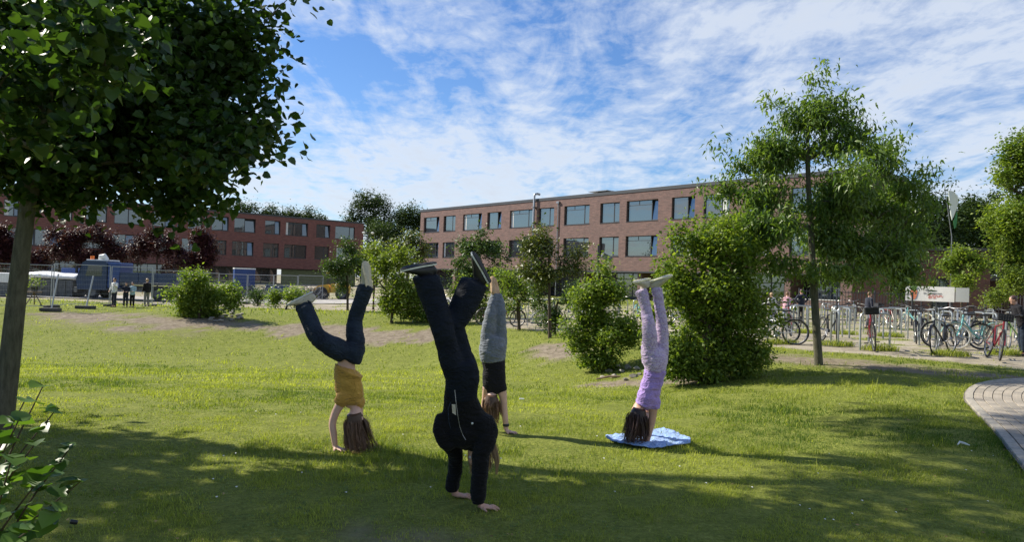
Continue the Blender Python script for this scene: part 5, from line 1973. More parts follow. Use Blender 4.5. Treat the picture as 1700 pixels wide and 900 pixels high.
    for i in range(260):   # the loose ponytail swinging clear of the sleeve
        o_ = rng.normal(size=3) * (.009, .009, .006); e_ = rng.integers(9, len(cc) + 1); w = .0028 * rng.uniform(.5, 1.2); nb = len(V)
        for k in range(e_):
            fl = .5 + .8 * math.sin(math.pi * min(1, k / (len(cc) * .8)))
            q = cc[k] + o_ * fl; ww = w * (1 - .7 * k / e_)
            V += [tuple(q - (ww, 0, 0)), tuple(q + (ww, 0, 0))]
        F += [(nb + 2 * k, nb + 2 * k + 1, nb + 2 * k + 3, nb + 2 * k + 2) for k in range(e_ - 1)]
        T += [rng.random()] * (2 * e_)
    pt = mesh_obj('ponytail', np_mesh('ponytail', V, np.array(F), M['hair_blond'], T), hr); pt['kind'] = 'stuff'
    L.append(hr)
    for o in L: local(o, w1)

    # --- grey leggings, farthest
    w1 = G(841, 720); w2 = G(806, 716); f = Fig(w1.y); root = person_root('girl in a black top and marled grey leggings, farthest of the handstanders', w1)
    L = []; dl = w2.y - f.Y
    z1, z2 = h1(w1.x, w1.y), h1(w2.x, w2.y)
    b = MB()
    f.chain(b, [(840, 713, 0, 4.2), (839, 698, 0, 5.0), (837, 680, 0, 5.4), (836, 664, 0, 6), (832, 645, 0, 9)])
    f.chain(b, [(806, 709, dl, 4.2), (805, 695, dl, 5.0), (804, 678, dl * .8, 5.4), (806, 660, dl * .5, 6), (810, 642, 0, 9)])
    add_hand(b, P(840, 714, w1.y), (.9, -.3), z1, 1, .9); add_hand(b, P(806, 710, w2.y), (-.7, -.7), z2, -1, .9)
    f.rs = .80
    f.chain(b, [(821, 648, 0, 14, .8), (820, 630, 0, 16, .7), (819, 605, 0, 15, .7), (818, 590, 0, 19, .75), (818, 575, 0, 19, .75), (819, 562, 0, 16, .8)])
    f.chain(b, [(810, 580, 0, 11), (812, 550, -.02, 10), (815, 525, -.04, 7), (818, 505, 0, 6.5), (820, 484, .02, 4)])
    f.chain(b, [(827, 580, .04, 11), (829, 550, .04, 10), (831, 525, .0, 7), (829, 505, .03, 6.5), (826, 486, .05, 4)])
    f.chain(b, [(820, 646, 0, 7), (818, 655, 0, 7)])
    tr = add_head(b, f.p((816, 665, -.02, 0)), (-.05, -.08, -1), (.1, .95, 0), .92)
    L.append(solid('body', b, M['skin_pale'], root, .0058, 2)); add_face(L[0], tr, .92)
    f.rs = 1.0
    t = MB()
    f.chain(t, [(819, 597, 0, 20, .72), (820, 612, 0, 18.5, .7), (820, 628, 0, 19.5, .66), (821, 644, 0, 19, .62), (821, 652, 0, 14, .6)])
    f.chain(t, [(830, 640, 0, 11), (834, 650, 0, 8.5)]); f.chain(t, [(812, 640, 0, 11), (808, 650, dl * .4, 8.5)])
    L.append(solid('top', t, M['tee_black'], root, .010, 2, .005, 15, 3))
    j = MB()
    f.chain(j, [(819, 600, 0, 20, .78), (818, 588, 0, 22, .82), (818, 574, 0, 22, .82), (820, 560, 0, 19, .8)])
    f.chain(j, [(810, 584, 0, 13.5), (810, 562, 0, 13), (812, 540, -.02, 11.5), (815, 520, -.03, 9.5), (819, 500, 0, 8), (822, 489, .02, 6.5)])
    f.chain(j, [(827, 582, .03, 13.5), (830, 560, .04, 12), (831, 540, .02, 9.5), (831, 520, .0, 9), (829, 502, .03, 8), (826, 490, .05, 7)])
    L.append(solid('leggings', j, M['leggings_grey'], root, .010, 2, .008, 13, 5))
    s = MB(); add_foot(s, f.p((820, 482, .02, 0)), f.p((817, 462, .0, 0)), (-.3, -.9, .2), s=.86); add_foot(s, f.p((826, 484, .05, 0)), f.p((820, 465, .05, 0)), (-.2, .9, .3), s=.86)
    f.chain(s, [(821, 488, .02, 4.5), (820, 478, .02, 4.2)]); f.chain(s, [(826, 488, .05, 4.5), (825, 480, .05, 4.2)])
    mat('sock_tan', (.50, .33, .20), .8, noise=.2, nscale=20)
    L.append(solid('socks', s, M['sock_tan'], root, .008, 2))
    wt = MB(); f.chain(wt, [(840, 708, 0, 5.8), (840, 704, 0, 5.8)], 2); L.append(solid('watch', wt, M['watch_black'], root, .006, 1))
    L.append(hair_strands(root, tr, M['hair_brown'], 1300, .20, rng, wind=(.25, 0, 0), z_floor=z1 + .02, s=.92))
    for o in L: local(o, w1)

    # --- lilac, on the towel
    w1 = G(1073, 741); w2 = G(1064, 731); f = Fig(w1.y); root = person_root('girl in lilac T-shirt and patterned lilac trousers doing a straight handstand on a blue cloth', w1)
    L = []; dl = w2.y - f.Y
    z1, z2 = h1(w1.x, w1.y) + .03, h1(w2.x, w2.y) + .03
    b = MB()
    f.chain(b, [(1074, 733, 0, 4.6), (1078, 716, 0, 5.6), (1082, 700, 0, 6.2), (1084, 685, 0, 7), (1084, 668, 0, 10)])
    f.chain(b, [(1064, 725, dl, 4.6), (1069, 710, dl, 5.4), (1073, 695, dl * .8, 6.2), (1076, 680, dl * .6, 8)])
    add_hand(b, P(1073, 735, w1.y), (-.95, -.2), z1, 1, .9); add_hand(b, P(1064, 727, w2.y), (-.95, -.1), z2, -1, .9)
    f.rs = .80
    f.chain(b, [(1072, 670, 0, 12, .9), (1078, 652, 0, 17, .75), (1084, 628, 0, 16, .75), (1087, 608, 0, 16, .8), (1087, 595, 0, 18, .8), (1088, 582, 0, 17, .8)])
    f.chain(b, [(1080, 600, 0, 13), (1078, 572, -.02, 12), (1078, 545, -.04, 9), (1073, 515, 0, 8.5), (1067, 482, .02, 4.8)])
    f.chain(b, [(1095, 600, .04, 13), (1098, 570, .06, 11), (1097, 540, .05, 8.5), (1094, 510, .05, 8), (1091, 478, .05, 4.8)])
    f.chain(b, [(1072, 668, 0, 8), (1064, 676, 0, 8)])
    tr = add_head(b, f.p((1058, 688, -.01, 0)), (-.18, -.1, -1), (-.25, .95, .1), .96)
    L.append(solid('body', b, M['skin'], root, .0055, 2)); add_face(L[0], tr, .96)
    f.rs = 1.0
    t = MB()
    f.chain(t, [(1069, 674, 0, 14, .9), (1073, 664, 0, 17, .85), (1077, 654, 0, 18, .8), (1082, 638, 0, 17.5, .8), (1086, 622, 0, 17, .82), (1089, 612, 0, 18.5, .85)])
    f.chain(t, [(1080, 655, 0, 13), (1085, 668, 0, 11), (1085, 678, 0, 9.5)]); f.chain(t, [(1074, 655, .1, 12), (1076, 668, dl * .6, 10), (1074, 678, dl * .7, 9)])
    L.append(solid('t_shirt', t, M['tee_lilac'], root, .009, 2, .009, 15, 6))
    j = MB()
    f.chain(j, [(1089, 617, 0, 17, .85), (1088, 604, 0, 19, .86), (1087, 592, 0, 18.5, .86), (1087, 580, 0, 15, .85)])
    f.chain(j, [(1080, 602, 0, 13.5), (1078, 582, 0, 13.5), (1079, 560, -.03, 12), (1077, 540, -.04, 10.5), (1073, 515, 0, 9.2), (1068, 495, .01, 9.5), (1064, 483, .02, 10.5)])
    f.chain(j, [(1095, 602, .04, 13.5), (1099, 580, .06, 11.5), (1099, 555, .06, 10.5), (1098, 532, .05, 9.5), (1094, 505, .05, 8.5), (1091, 485, .05, 8.5), (1091, 479, .05, 8.8)])
    L.append(solid('trousers', j, M['trousers_lilac'], root, .010, 2, .008, 14, 8))
    s = MB(); f.chain(s, [(1067, 486, .02, 5.4), (1069, 474, .02, 5.4)]); f.chain(s, [(1091, 482, .05, 5.4), (1091, 470, .05, 5.4)])
    L.append(solid('socks', s, M['shoe_beige'], root, .009, 2))
    L.append(shoe(root, f.p((1071, 474, .02, 0)), f.p((1054, 470, -.12, 0)), (-.10, -.10, .98), M['shoe_beige'], M['shoe_cream'], .96))
    L.append(shoe(root, f.p((1091, 474, .05, 0)), f.p((1108, 461, -.02, 0)), (-.42, -.12, .88), M['shoe_beige'], M['shoe_cream'], .96))
    L.append(hair_strands(root, tr, M['hair_dark'], 1900, .30, rng, wind=(-.12, 0, 0), z_floor=z1 + .02, spread=.2))
    for o in L: local(o, w1)

    # --- the cloth on the grass
    q = [G(1004, 733), G(1100, 718), G(1146, 738), G(1090, 749)]
    c = sum(q, Vector()) / 4
    root = c.copy(); root.z = h1(c.x, c.y)
    nx, ny = 60, 34
    out = [(1005, 731), (1030, 726), (1060, 721), (1095, 718), (1120, 722), (1146, 737)]
    low = [(1007, 735), (1035, 741), (1060, 746), (1090, 748), (1115, 745), (1146, 742)]
    top = catmull([tuple(G(*p))[:2] for p in out], 12); bot = catmull([tuple(G(*p))[:2] for p in low], 12)
    V = []
    n1 = len(top)
    for i in range(n1):
        for k in range(ny):
            t_ = k / (ny - 1)
            x, y = top[i] * (1 - t_) + bot[i] * t_
            V.append((x, y))
    V = np.array(V)
    zz = H(V[:, 0], V[:, 1]) + .026
    fold = np.abs(fbm(V[:, 0] * 9, V[:, 1] * 4.5, 4, 3) * 2 - 1)
    rid = np.abs(np.sin(V[:, 0] * 10 + V[:, 1] * 7 + fbm(V[:, 0] * 3, V[:, 1] * 3, 6) * 6))
    e = np.tile(np.minimum(1, np.minimum(np.arange(ny), ny - 1 - np.arange(ny)) / 3), n1)
    zz += (.035 * (1 - fold) ** 1.5 + .020 * (1 - rid) ** 2) * (.3 + .7 * e)
    idx = np.arange(n1 * ny).reshape(n1, ny)
    F_ = np.stack([idx[:-1, :-1], idx[:-1, 1:], idx[1:, 1:], idx[1:, :-1]], -1).reshape(-1, 4)
    me = np_mesh('picnic_cloth', np.c_[V[:, 0] - root.x, V[:, 1] - root.y, zz - root.z], F_, M['towel_blue'], smooth=True)
    o = mesh_obj('picnic_cloth', me, loc=root)
    md = o.modifiers.new('thickness', 'SOLIDIFY'); md.thickness = .008
    tag(o, 'crumpled light blue patterned cloth on the lawn under the lilac handstander', 'cloth')


handstanders()


def standing(label, loc, height, rz, top, trousers, hair, pose='relaxed', lean=0, skin='skin', group=None, coat=0.0, bag=None):
    """a small background figure: one continuous body, clothes over it"""
    s = height / 1.72
    root = empty('person', label, 'person', loc, rz, group)
    V_ = lambda x, y, z: Vector((x * s, y * s, z * s))
    la = lean
    ln = lambda x, y, z: V_(x, y + la * max(0, z - .9), z - abs(la) * max(0, z - .9) * .18)
    stride = .16 if pose == 'walk' else .02
    legs = [[ln(sx * .09, 0, .92), V_(sx * .095, sy * .5 + .02, .50), V_(sx * .10, sy, .09)] for sx, sy in ((-1, stride), (1, -stride))]
    if pose in ('arms_front', 'bend'):
        arms = [[ln(sx * .18, 0, 1.42), ln(sx * .23, .06, 1.16), ln(sx * .12, .28, 1.10)] for sx in (-1, 1)]
    elif pose == 'point':
        arms = [[ln(-.18, 0, 1.42), ln(-.30, .10, 1.22), ln(-.36, .30, 1.28)], [ln(.18, 0, 1.42), ln(.24, .02, 1.16), ln(.20, .16, 1.0)]]
    elif pose == 'hips':
        arms = [[ln(sx * .18, 0, 1.42), ln(sx * .34, -.02, 1.22), ln(sx * .17, .06, 1.05)] for sx in (-1, 1)]
    else:
        arms = [[ln(sx * .18, 0, 1.42), ln(sx * .235, .01, 1.15), ln(sx * .24, .08, .90)] for sx in (-1, 1)]
    b = MB()
    loft(b, [ln(0, 0, .88), ln(0, .0, 1.05), ln(0, 0, 1.25), ln(0, 0, 1.42), ln(0, 0, 1.47)], [(.15 * s, .10 * s), (.13 * s, .09 * s), (.15 * s, .10 * s), (.17 * s, .085 * s), (.06 * s, .06 * s)], 14, lat=(1, 0, 0))
    for l_ in legs:
        loft(b, l_, [.085 * s, .058 * s, .04 * s], 10)
        loft(b, [l_[2] + V_(0, -.05, -.03), l_[2] + V_(0, .06, -.05), l_[2] + V_(0, .17, -.065)], [(.035 * s, .04 * s), (.042 * s, .032 * s), (.032 * s, .02 * s)], 10, lat=(1, 0, 0))
    for a in arms:
        loft(b, a, [.048 * s, .038 * s, .027 * s], 8)
        d = (a[2] - a[1]).normalized()
        loft(b, [a[2], a[2] + d * .05 * s, a[2] + d * .09 * s], [(.03 * s, .018 * s), (.038 * s, .018 * s), (.034 * s, .014 * s)], 8)
        for q in (-1.4, -.5, .5, 1.4):
            e = Vector((1, 0, 0)) * q * .019 * s
            loft(b, [a[2] + d * .08 * s + e, a[2] + d * (.165 - abs(q) * .012) * s + e * 1.2], [.009 * s, .007 * s], 6)
        loft(b, [a[2] + d * .03 * s, a[2] + d * .08 * s + Vector((0, 0, .04 * s))], [.012 * s, .009 * s], 6)
    loft(b, [ln(0, 0, 1.45), ln(0, .01, 1.55)], [.055 * s, .055 * s], 10)
    tr = add_head(b, ln(0, .02, 1.62), (0, la * .3, 1), (0, 1, -.25 if pose in ('arms_front', 'bend') else 0), s)
    solid('body', b, M[skin], root, .013 * s, 2)
    t = MB()
    loft(t, [ln(0, 0, .86 - coat), ln(0, .0, 1.0), ln(0, 0, 1.25), ln(0, 0, 1.42), ln(0, 0, 1.48)], [((.185 + coat * .15) * s, .135 * s), (.168 * s, .125 * s), (.175 * s, .13 * s), (.19 * s, .11 * s), (.075 * s, .07 * s)], 14, lat=(1, 0, 0))
    for a in arms: loft(t, [a[0], a[1], a[1].lerp(a[2], .93)], [.068 * s, .055 * s, .045 * s], 10)
    solid('jacket', t, M[top], root, .018 * s, 2, .008, 14, 2)
    j = MB()
    loft(j, [ln(0, 0, .98), ln(0, 0, .84)], [(.155 * s, .115 * s), (.17 * s, .125 * s)], 12, lat=(1, 0, 0))
    for l_ in legs: loft(j, [l_[0], l_[1], l_[2].lerp(l_[1], .06)], [.098 * s, .074 * s, .062 * s], 10)
    solid('trousers', j, M[trousers], root, .018 * s, 2, .008, 12, 5)
    for l_ in legs:
        k = MB(); loft(k, [l_[2] + V_(0, -.06, -.04), l_[2] + V_(0, .05, -.055), l_[2] + V_(0, .19, -.068)], [(.042 * s, .048 * s), (.047 * s, .034 * s), (.036 * s, .022 * s)], 10, lat=(1, 0, 0))
        k.build('shoe', M['shoe_black'], root, smooth=True)
    c = MB()
    st = [(-.04, .068, .07, -.035), (0, .078, .088, -.024), (.045, .084, .100, -.014), (.085, .074, .090, -.016), (.118, .045, .055, -.018), (.128, .015, .02, -.018)]
    loft(c, [tr(0, y, z) for z, a_, b_, y in st], [(a_ * s, b_ * s) for z, a_, b_, y in st], 14, lat=(1, 0, 0))
    me = c.mesh('hair', M[hair], smooth=True)
    a = me.attributes.new('tint', 'FLOAT', 'POINT'); a.data.foreach_set('value', np.full(len(me.vertices), .6, np.float32))
    mesh_obj('hair', me, root)
    if bag:
        k = MB(); k.cbox(-.15 * s, .15 * s, -.26 * s, -.12 * s, 1.0 * s, 1.42 * s, .04 * s); k.build('backpack', M[bag], root)
    return root


cloth_mat('cloth_white', (.70, .69, .66), (.55, .54, .52))
cloth_mat('cloth_navy', (.018, .022, .04), (.008, .010, .02))
cloth_mat('cloth_paleblue', (.40, .55, .60), (.30, .42, .48))
cloth_mat('cloth_grey', (.22, .21, .20), (.14, .14, .14))
cloth_mat('cloth_pink', (.62, .36, .40), (.48, .26, .30))
cloth_mat('cloth_blue_grey', (.16, .20, .30), (.10, .13, .20))


def at_px(px, py_feet, Y=None):
    if Y is None: return G(px, py_feet)
    q = P(px, py_feet, Y); return Vector((q.x, Y, h1(q.x, Y)))


def hgt_px(p, py_top):
    return (P(850, py_top, p.y).z) - p.z


for px, feet, top, rz, lab, tp, tr_, hr_, pose, skin, coat in [
        (189, 510, 462, 160, 'adult in a white shirt with a dark wrap round the waist by the fence', 'cloth_white', 'cloth_navy', 'hair_dark', 'point', 'skin', 0),
        (208, 510, 470, 200, 'child all in dark clothes between the white shirt and the pale blue one', 'cloth_navy', 'cloth_navy', 'hair_dark', 'arms_front', 'skin', 0),
        (219, 510, 469, 185, 'child in a pale blue top and black trousers by the fence', 'cloth_paleblue', 'tee_black', 'hair_dark', 'arms_front', 'skin', 0),
        (243, 509, 463, 60, 'blond youth in a black T-shirt and grey trousers standing alone by the fence', 'tee_black', 'cloth_grey', 'hair_blond', 'relaxed', 'skin_pale', 0)]:
    p = at_px(px, feet)
    Rr = CAM_ROT
    k = p.y
    q = P(px, top, k); hh = q.z - p.z
    standing(lab, p, max(1.2, hh), R(rz), tp, tr_, hr_, pose, 0.0, skin, coat=coat)
for px, feet, top, Y, rz, lab, tp, tr_, hr_, pose, lean, bag in [
        (1284, 0, 486, 30, 20, 'person in a white T-shirt half hidden by the largest bush', 'cloth_white', 'cloth_blue_grey', 'hair_blond', 'bend', .25, None),
        (1305, 0, 484, 29, -30, 'person in a pink top bending over a bicycle', 'cloth_pink', 'cloth_blue_grey', 'hair_brown', 'bend', .3, None),
        (1330, 0, 481, 33, 10, 'person in black with hands on hips seen from behind', 'cloth_navy', 'tee_black', 'hair_dark', 'hips', 0, None),
        (1441, 0, 485, 30, -80, 'person in a dark navy jacket and sunglasses walking past the racks', 'cloth_navy', 'cloth_grey', 'hair_brown', 'walk', .08, None),
        (1699, 0, 490, 17.2, 80, 'person in dark trousers with a bicycle, cut by the right edge', 'tee_black', 'denim_dark', 'hair_dark', 'bend', .35, None)]:
    p = at_px(px, 520, Y)
    q = P(px, top, Y)
    standing(lab, p, max(1.35, min(1.8, q.z - p.z)), R(rz), tp, tr_, hr_, pose, lean, 'skin', bag=bag)
# ================================================================== OBJECTS
mat('rubber', (.018, .018, .018), .75)
mat('rim_alu', (.34, .34, .34), .4, metal=.9)
mat('chrome', (.38, .38, .39), .4, metal=1.0)
mat('black_plastic', (.015, .015, .016), .5)
mat('bike_black', (.012, .012, .014), .25)
mat('bike_red', (.17, .015, .02), .3)
mat('bike_silver', (.42, .44, .46), .3, metal=.5)
mat('bike_teal', (.16, .42, .40), .3)
mat('bike_green', (.25, .42, .10), .3)
mat('bike_blue', (.04, .09, .26), .3)
mat('bike_white', (.65, .65, .62), .35)
mat('stainless', (.36, .38, .36), .42, metal=.75, noise=.12, nscale=9)
mat('concrete_block', (.06, .058, .055), .9, noise=.3, nscale=8)
mat('wire_grey', (.38, .39, .40), .45, metal=.6)
mat('white_paint', (.72, .72, .70), .5, noise=.06, nscale=6)
mat('truck_blue', (.012, .032, .085), .35, noise=.15, nscale=3)
mat('tank_blue', (.014, .05, .19), .4, noise=.1, nscale=3)
mat('skip_grey', (.10, .105, .105), .7, noise=.35, nscale=4)
mat('loader_yellow', (.55, .32, .03), .5, noise=.2, nscale=5)
mat('beacon_orange', (.75, .16, .02), .3)
mat('windscreen', (.03, .045, .05), .06, spec=.9)
mat('flag_white', (.62, .66, .58), .8)
mat('flag_green', (.04, .18, .05), .8)
mat('banner_vinyl', (.66, .64, .58), .55, noise=.05, nscale=4)
mat('banner_ink', (.07, .07, .07), .7)
mat('banner_red', (.48, .12, .08), .7)
mat('banner_orange', (.55, .17, .08), .7)
mat('banner_grey', (.40, .41, .38), .7)
mat('leaf_flat_green', (.10, .20, .05), .7)
mat('rock_grey', (.22, .20, .17), .9, noise=.35, nscale=6, bump=.8, bscale=18)
mat('rock_pale', (.34, .31, .26), .9, noise=.3, nscale=6, bump=.8, bscale=18)
mat('wood_old', (.16, .11, .07), .85, noise=.3, nscale=10)
mat('pot_black', (.02, .02, .02), .7)
mat('post_dark', (.03, .032, .035), .5)


def arc(c, r, a0, a1, n, ux, uy):
    return [Vector(c) + Vector(ux) * (r * math.cos(a0 + (a1 - a0) * i / n)) + Vector(uy) * (r * math.sin(a0 + (a1 - a0) * i / n)) for i in range(n + 1)]


def make_bike(label, paint='bike_black', basket=None, fenders=True, steer=12, loc=(0, 0, 0), rz=0, step_through=False, rim='rim_alu', tyre='rubber', light=False, tilt=6):
    """front wheel towards +y"""
    root = empty('bicycle', label, 'bicycle', loc, rz)
    root.rotation_euler = (0, R(tilt), rz)
    Rw = .335
    fw, rw = Vector((0, .54, Rw)), Vector((0, -.52, Rw))
    bb = Vector((0, -.08, .28)); seat = Vector((0, -.27, .84)); head_t, head_b = Vector((0, .33, .86)), Vector((0, .38, .66))
    stx = Matrix.Translation(head_b) @ Matrix.Rotation(R(steer), 4, (head_t - head_b).normalized()) @ Matrix.Translation(-head_b)
    for c, st in ((fw, True), (rw, False)):
        mt = stx if st else Matrix.Identity(4)
        ax = (mt.to_3x3() @ Vector((1, 0, 0)))
        cc = mt @ c
        w = MB(); w.tube([cc - ax * .035, cc + ax * .035], .022, 8); wh = w.build('wheel', M['chrome'], root, smooth=True)
        t = MB(); t.disc_tube(cc, ax, Rw - .018, .019, 28, 6); t.build('tyre', M[tyre], wh, smooth=True)
        t = MB(); t.disc_tube(cc, ax, Rw - .045, .010, 28, 5, rx=.012); t.build('rim', M[rim], wh, smooth=True)
        sp = MB(); a = ax.orthogonal().normalized(); d = ax.cross(a)
        for k in range(18):
            th = 2 * math.pi * k / 18
            r_ = a * math.cos(th) + d * math.sin(th)
            sp.tube([cc + ax * (.025 if k % 2 else -.025), cc + r_ * (Rw - .05)], .0016, 3, cap=False)
        sp.build('spokes', M['chrome'], wh)
        if fenders:
            fd = MB()
            hub0 = Vector((0, 0, 0))
            pts = arc(c, Rw + .02, R(-5 if not st else 20), R(150 if st else 150), 12, (0, 1, 0) if st else (0, 1, 0), (0, 0, 1))
            b0 = len(fd.v)
            for q in pts:
                fd.v += [tuple(mt @ (q + Vector((-.024, 0, 0)) - (q - c).normalized() * .008)), tuple(mt @ q), tuple(mt @ (q + Vector((.024, 0, 0)) - (q - c).normalized() * .008))]
            for k in range(len(pts) - 1):
                for m_ in (0, 1): fd.f.append((b0 + 3 * k + m_, b0 + 3 * k + m_ + 1, b0 + 3 * k + m_ + 4, b0 + 3 * k + m_ + 3))
            fd.build('mudguard', M[paint if paint in ('bike_black', 'bike_teal') else 'black_plastic'], root, smooth=True)
    f = MB()
    f.tube([bb, head_b], .020, 8)
    f.tube([bb, seat + Vector((0, .03, -.10))], .016, 8)
    tt = Vector((0, -.16, .50)) if step_through else Vector((0, -.235, .72))
    f.tube([tt, head_t + (head_b - head_t) * .3] if not step_through else [tt, Vector((0, .1, .46)), head_t + (head_b - head_t) * .5], .016, 8)
    f.tube([head_t, head_b], .022, 8)
    for sx in (-1, 1):
        e = Vector((sx * .055, 0, 0))
        f.tube([bb + Vector((sx * .03, 0, 0)), rw + e], .010, 6); f.tube([tt, rw + e], .009, 6)
    f.build('frame', M[paint], root, smooth=True)
    k = MB()
    k.tube([stx @ head_b, stx @ (head_b + Vector((0, .01, -.03)))], .022, 8)
    for sx in (-1, 1): k.tube([stx @ (head_b + Vector((0, .01, -.03))), stx @ (head_b + Vector((sx * .055, .03, -.07))), stx @ (fw + Vector((sx * .055, 0, 0)))], .012, 6)
    k.build('fork', M[paint], root, smooth=True)
    h_ = MB()
    top = head_t + Vector((0, -.02, .13))
    h_.tube([stx @ head_t, stx @ top], .014, 8)
    h_.tube([stx @ (top + Vector(q)) for q in ((-.30, -.14, .03), (-.24, -.05, .04), (-.12, .05, .01), (0, .06, 0), (.12, .05, .01), (.24, -.05, .04), (.30, -.14, .03))], .012, 6)
    hb = h_.build('handlebar', M['black_plastic'] if paint != 'bike_silver' else M['chrome'], root, smooth=True)
    for sx in (-1, 1):
        g = MB(); g.tube([stx @ (top + Vector((sx * .25, -.06, .04))), stx @ (top + Vector((sx * .31, -.16, .03)))], .019, 8); g.build('grip', M['black_plastic'], hb, smooth=True)
    s = MB(); loft(s, [seat + Vector((0, -.13, .03)), seat + Vector((0, -.09, .04)), seat + Vector((0, .0, .035)), seat + Vector((0, .12, .03)), seat + Vector((0, .16, .02))], [(.06, .02), (.085, .032), (.055, .028), (.02, .02), (.012, .012)], 12, lat=(1, 0, 0))
    sd = s.build('saddle', M['black_plastic'], root, smooth=True)
    s = MB(); s.tube([seat + Vector((0, .03, -.12)), seat + Vector((0, .0, .02))], .012, 6); s.build('seat_post', M['chrome'], sd)
    c = MB(); c.tube([bb + Vector((.05, 0, 0)), bb + Vector((.062, 0, 0))], .085, 16); c.tube([bb + Vector((-.07, 0, 0)), bb + Vector((.07, 0, 0))], .016, 8)
    for sx in (-1, 1):
        c.tube([bb + Vector((sx * .075, 0, 0)), bb + Vector((sx * .085, sx * .12, -.11))], .010, 6)
    ck = c.build('crank', M['chrome'], root, smooth=True)
    for sx in (-1, 1):
        q = bb + Vector((sx * .13, sx * .12, -.11)); p_ = MB(); p_.box(q.x - .045, q.x + .045, q.y - .035, q.y + .035, q.z - .01, q.z + .01); p_.build('pedal', M['black_plastic'], ck)
    r_ = MB()
    r_.tube([rw + Vector((-.06, 0, 0)), Vector((-.06, -.62, .70)), Vector((-.05, -.30, .71))], .006, 5); r_.tube([rw + Vector((.06, 0, 0)), Vector((.06, -.62, .70)), Vector((.05, -.30, .71))], .006, 5)
    for y in (-.62, -.52, -.42): r_.tube([(-.06, y, .705), (.06, y, .705)], .005, 5)
    r_.build('luggage_rack', M['black_plastic'], root)
    if basket:
        k = MB()
        for z, w_ in ((.88, .12), (.95, .13), (1.01, .145)):
            for a_, b_ in (((-w_, .42), (w_, .42)), ((w_, .42), (w_, .68)), ((w_, .68), (-w_, .68)), ((-w_, .68), (-w_, .42))):
                k.tube([stx @ Vector((*a_, z)), stx @ Vector((*b_, z))], .006, 4)
        for i in range(7):
            x = -.13 + .26 * i / 6
            for y in (.42, .68): k.tube([stx @ Vector((x, y, .86)), stx @ Vector((x * 1.1, y, 1.01))], .004, 4)
        k.box(-.13, .13, .43, .67, .85, .88, stx)
        if basket == 'crate': k.box(-.145, .145, .43, .44, .86, 1.0, stx); k.box(-.145, .145, .66, .67, .86, 1.0, stx); k.box(-.145, -.135, .44, .66, .86, 1.0, stx); k.box(.135, .145, .44, .66, .86, 1.0, stx)
        k.build('basket', M['black_plastic'], root)
    if light:
        k = MB(); k.tube([stx @ Vector((0, .42, .80)), stx @ Vector((0, .47, .80))], [.02, .032], 10); k.build('headlight', M['sole_white'], root)
    ks = MB(); ks.tube([bb + Vector((.04, -.04, -.02)), bb + Vector((.16, -.08, -.26))], .008, 5); ks.build('kickstand', M['chrome'], root)
    return root


def place(px, py, Y=None):
    p = G(px, py) if Y is None else at_px(px, py, Y)
    return Vector((p.x, p.y, h1(p.x, p.y) + .01))


BG = 'bicycles parked at the steel hoops'
B = {}
# angle: front wheel direction, 0 = away from the camera
for key, (px, py, ang, kw, lab) in {
    'black_front': (1566, 588, 130, dict(paint='bike_black', steer=8, light=True), 'black city bicycle facing the camera, closest one left of the red one'),
    'red_close': (1648, 597, 160, dict(paint='bike_red', steer=-10, basket='crate', tilt=-8), 'red and black bicycle at the hoop beside the paved path'),
    'basket_dark': (1530, 571, 138, dict(paint='bike_black', basket='wire', steer=14), 'dark bicycle with a wire basket behind the closest black one'),
    'red_tree': (1449, 582, 157, dict(paint='bike_red', basket='crate', steer=4), 'red bicycle with a front crate, standing alone right of the slim tree'),
    'bmx': (1376, 570, 178, dict(paint='bike_black', fenders=False, steer=-25, tilt=-4), 'small black bicycle without mudguards just right of the slim trunk'),
    'teal': (1622, 582, 100, dict(paint='bike_teal', steer=-30, step_through=True, rim='bike_white', tyre='sole_beige'), 'teal step-through bicycle with pale tyres between the black and red ones'),
    'silver': (1590, 580, 75, dict(paint='bike_silver', steer=10, step_through=True), 'silver bicycle leaning behind the closest black one'),
    'green': (1692, 580, 120, dict(paint='bike_green', steer=15), 'lime green bicycle at the right edge of the photo'),
    'red_bush': (1313, 558, 160, dict(paint='bike_red', steer=-8), 'red bicycle left of the slim trunk, next to the largest bush'),
    'silver_bush': (1284, 572, 60, dict(paint='bike_silver', steer=10, step_through=True), 'silver bicycle half behind the largest bush'),
    'white_far': (1420, 530, 150, dict(paint='bike_silver', steer=10), 'silver bicycle at the hoops behind, level with the brick pier'),
}.items():
    B[key] = make_bike(lab, loc=place(px, py), rz=R(ang), **kw)
    B[key]['group'] = BG

extra = [('black_front', 1432, 527, 20, 'black bicycle beside the walking person in navy'), ('silver', 1402, 531, 110, 'pale bicycle between the two nearest hoops right of the trunk'),
         ('silver_bush', 1299, 549, 200, 'silver bicycle behind the red one by the largest bush'), ('black_front', 1270, 570, 240, 'dark bicycle wheel showing under the largest bush'),
         ('red_tree', 1470, 545, 10, 'red-rimmed bicycle at the hoops behind the red one with a crate'), ('basket_dark', 1604, 557, 200, 'dark bicycle with a basket in the second row, behind the teal one'),
         ('silver', 1606, 575, 120, 'old silver bicycle tangled with the teal one'), ('teal', 1517, 545, 30, 'teal bicycle behind the dark one with a wire basket'),
         ('black_front', 1684, 545, 160, 'black bicycle behind the lime green one'), ('bmx', 1487, 530, 60, 'small bicycle at the far hoops left of the banner')]
for key, px, py, ang, lab in extra:
    dup(B[key], place(px, py), R(ang), lab)
rnd = random.Random(12)
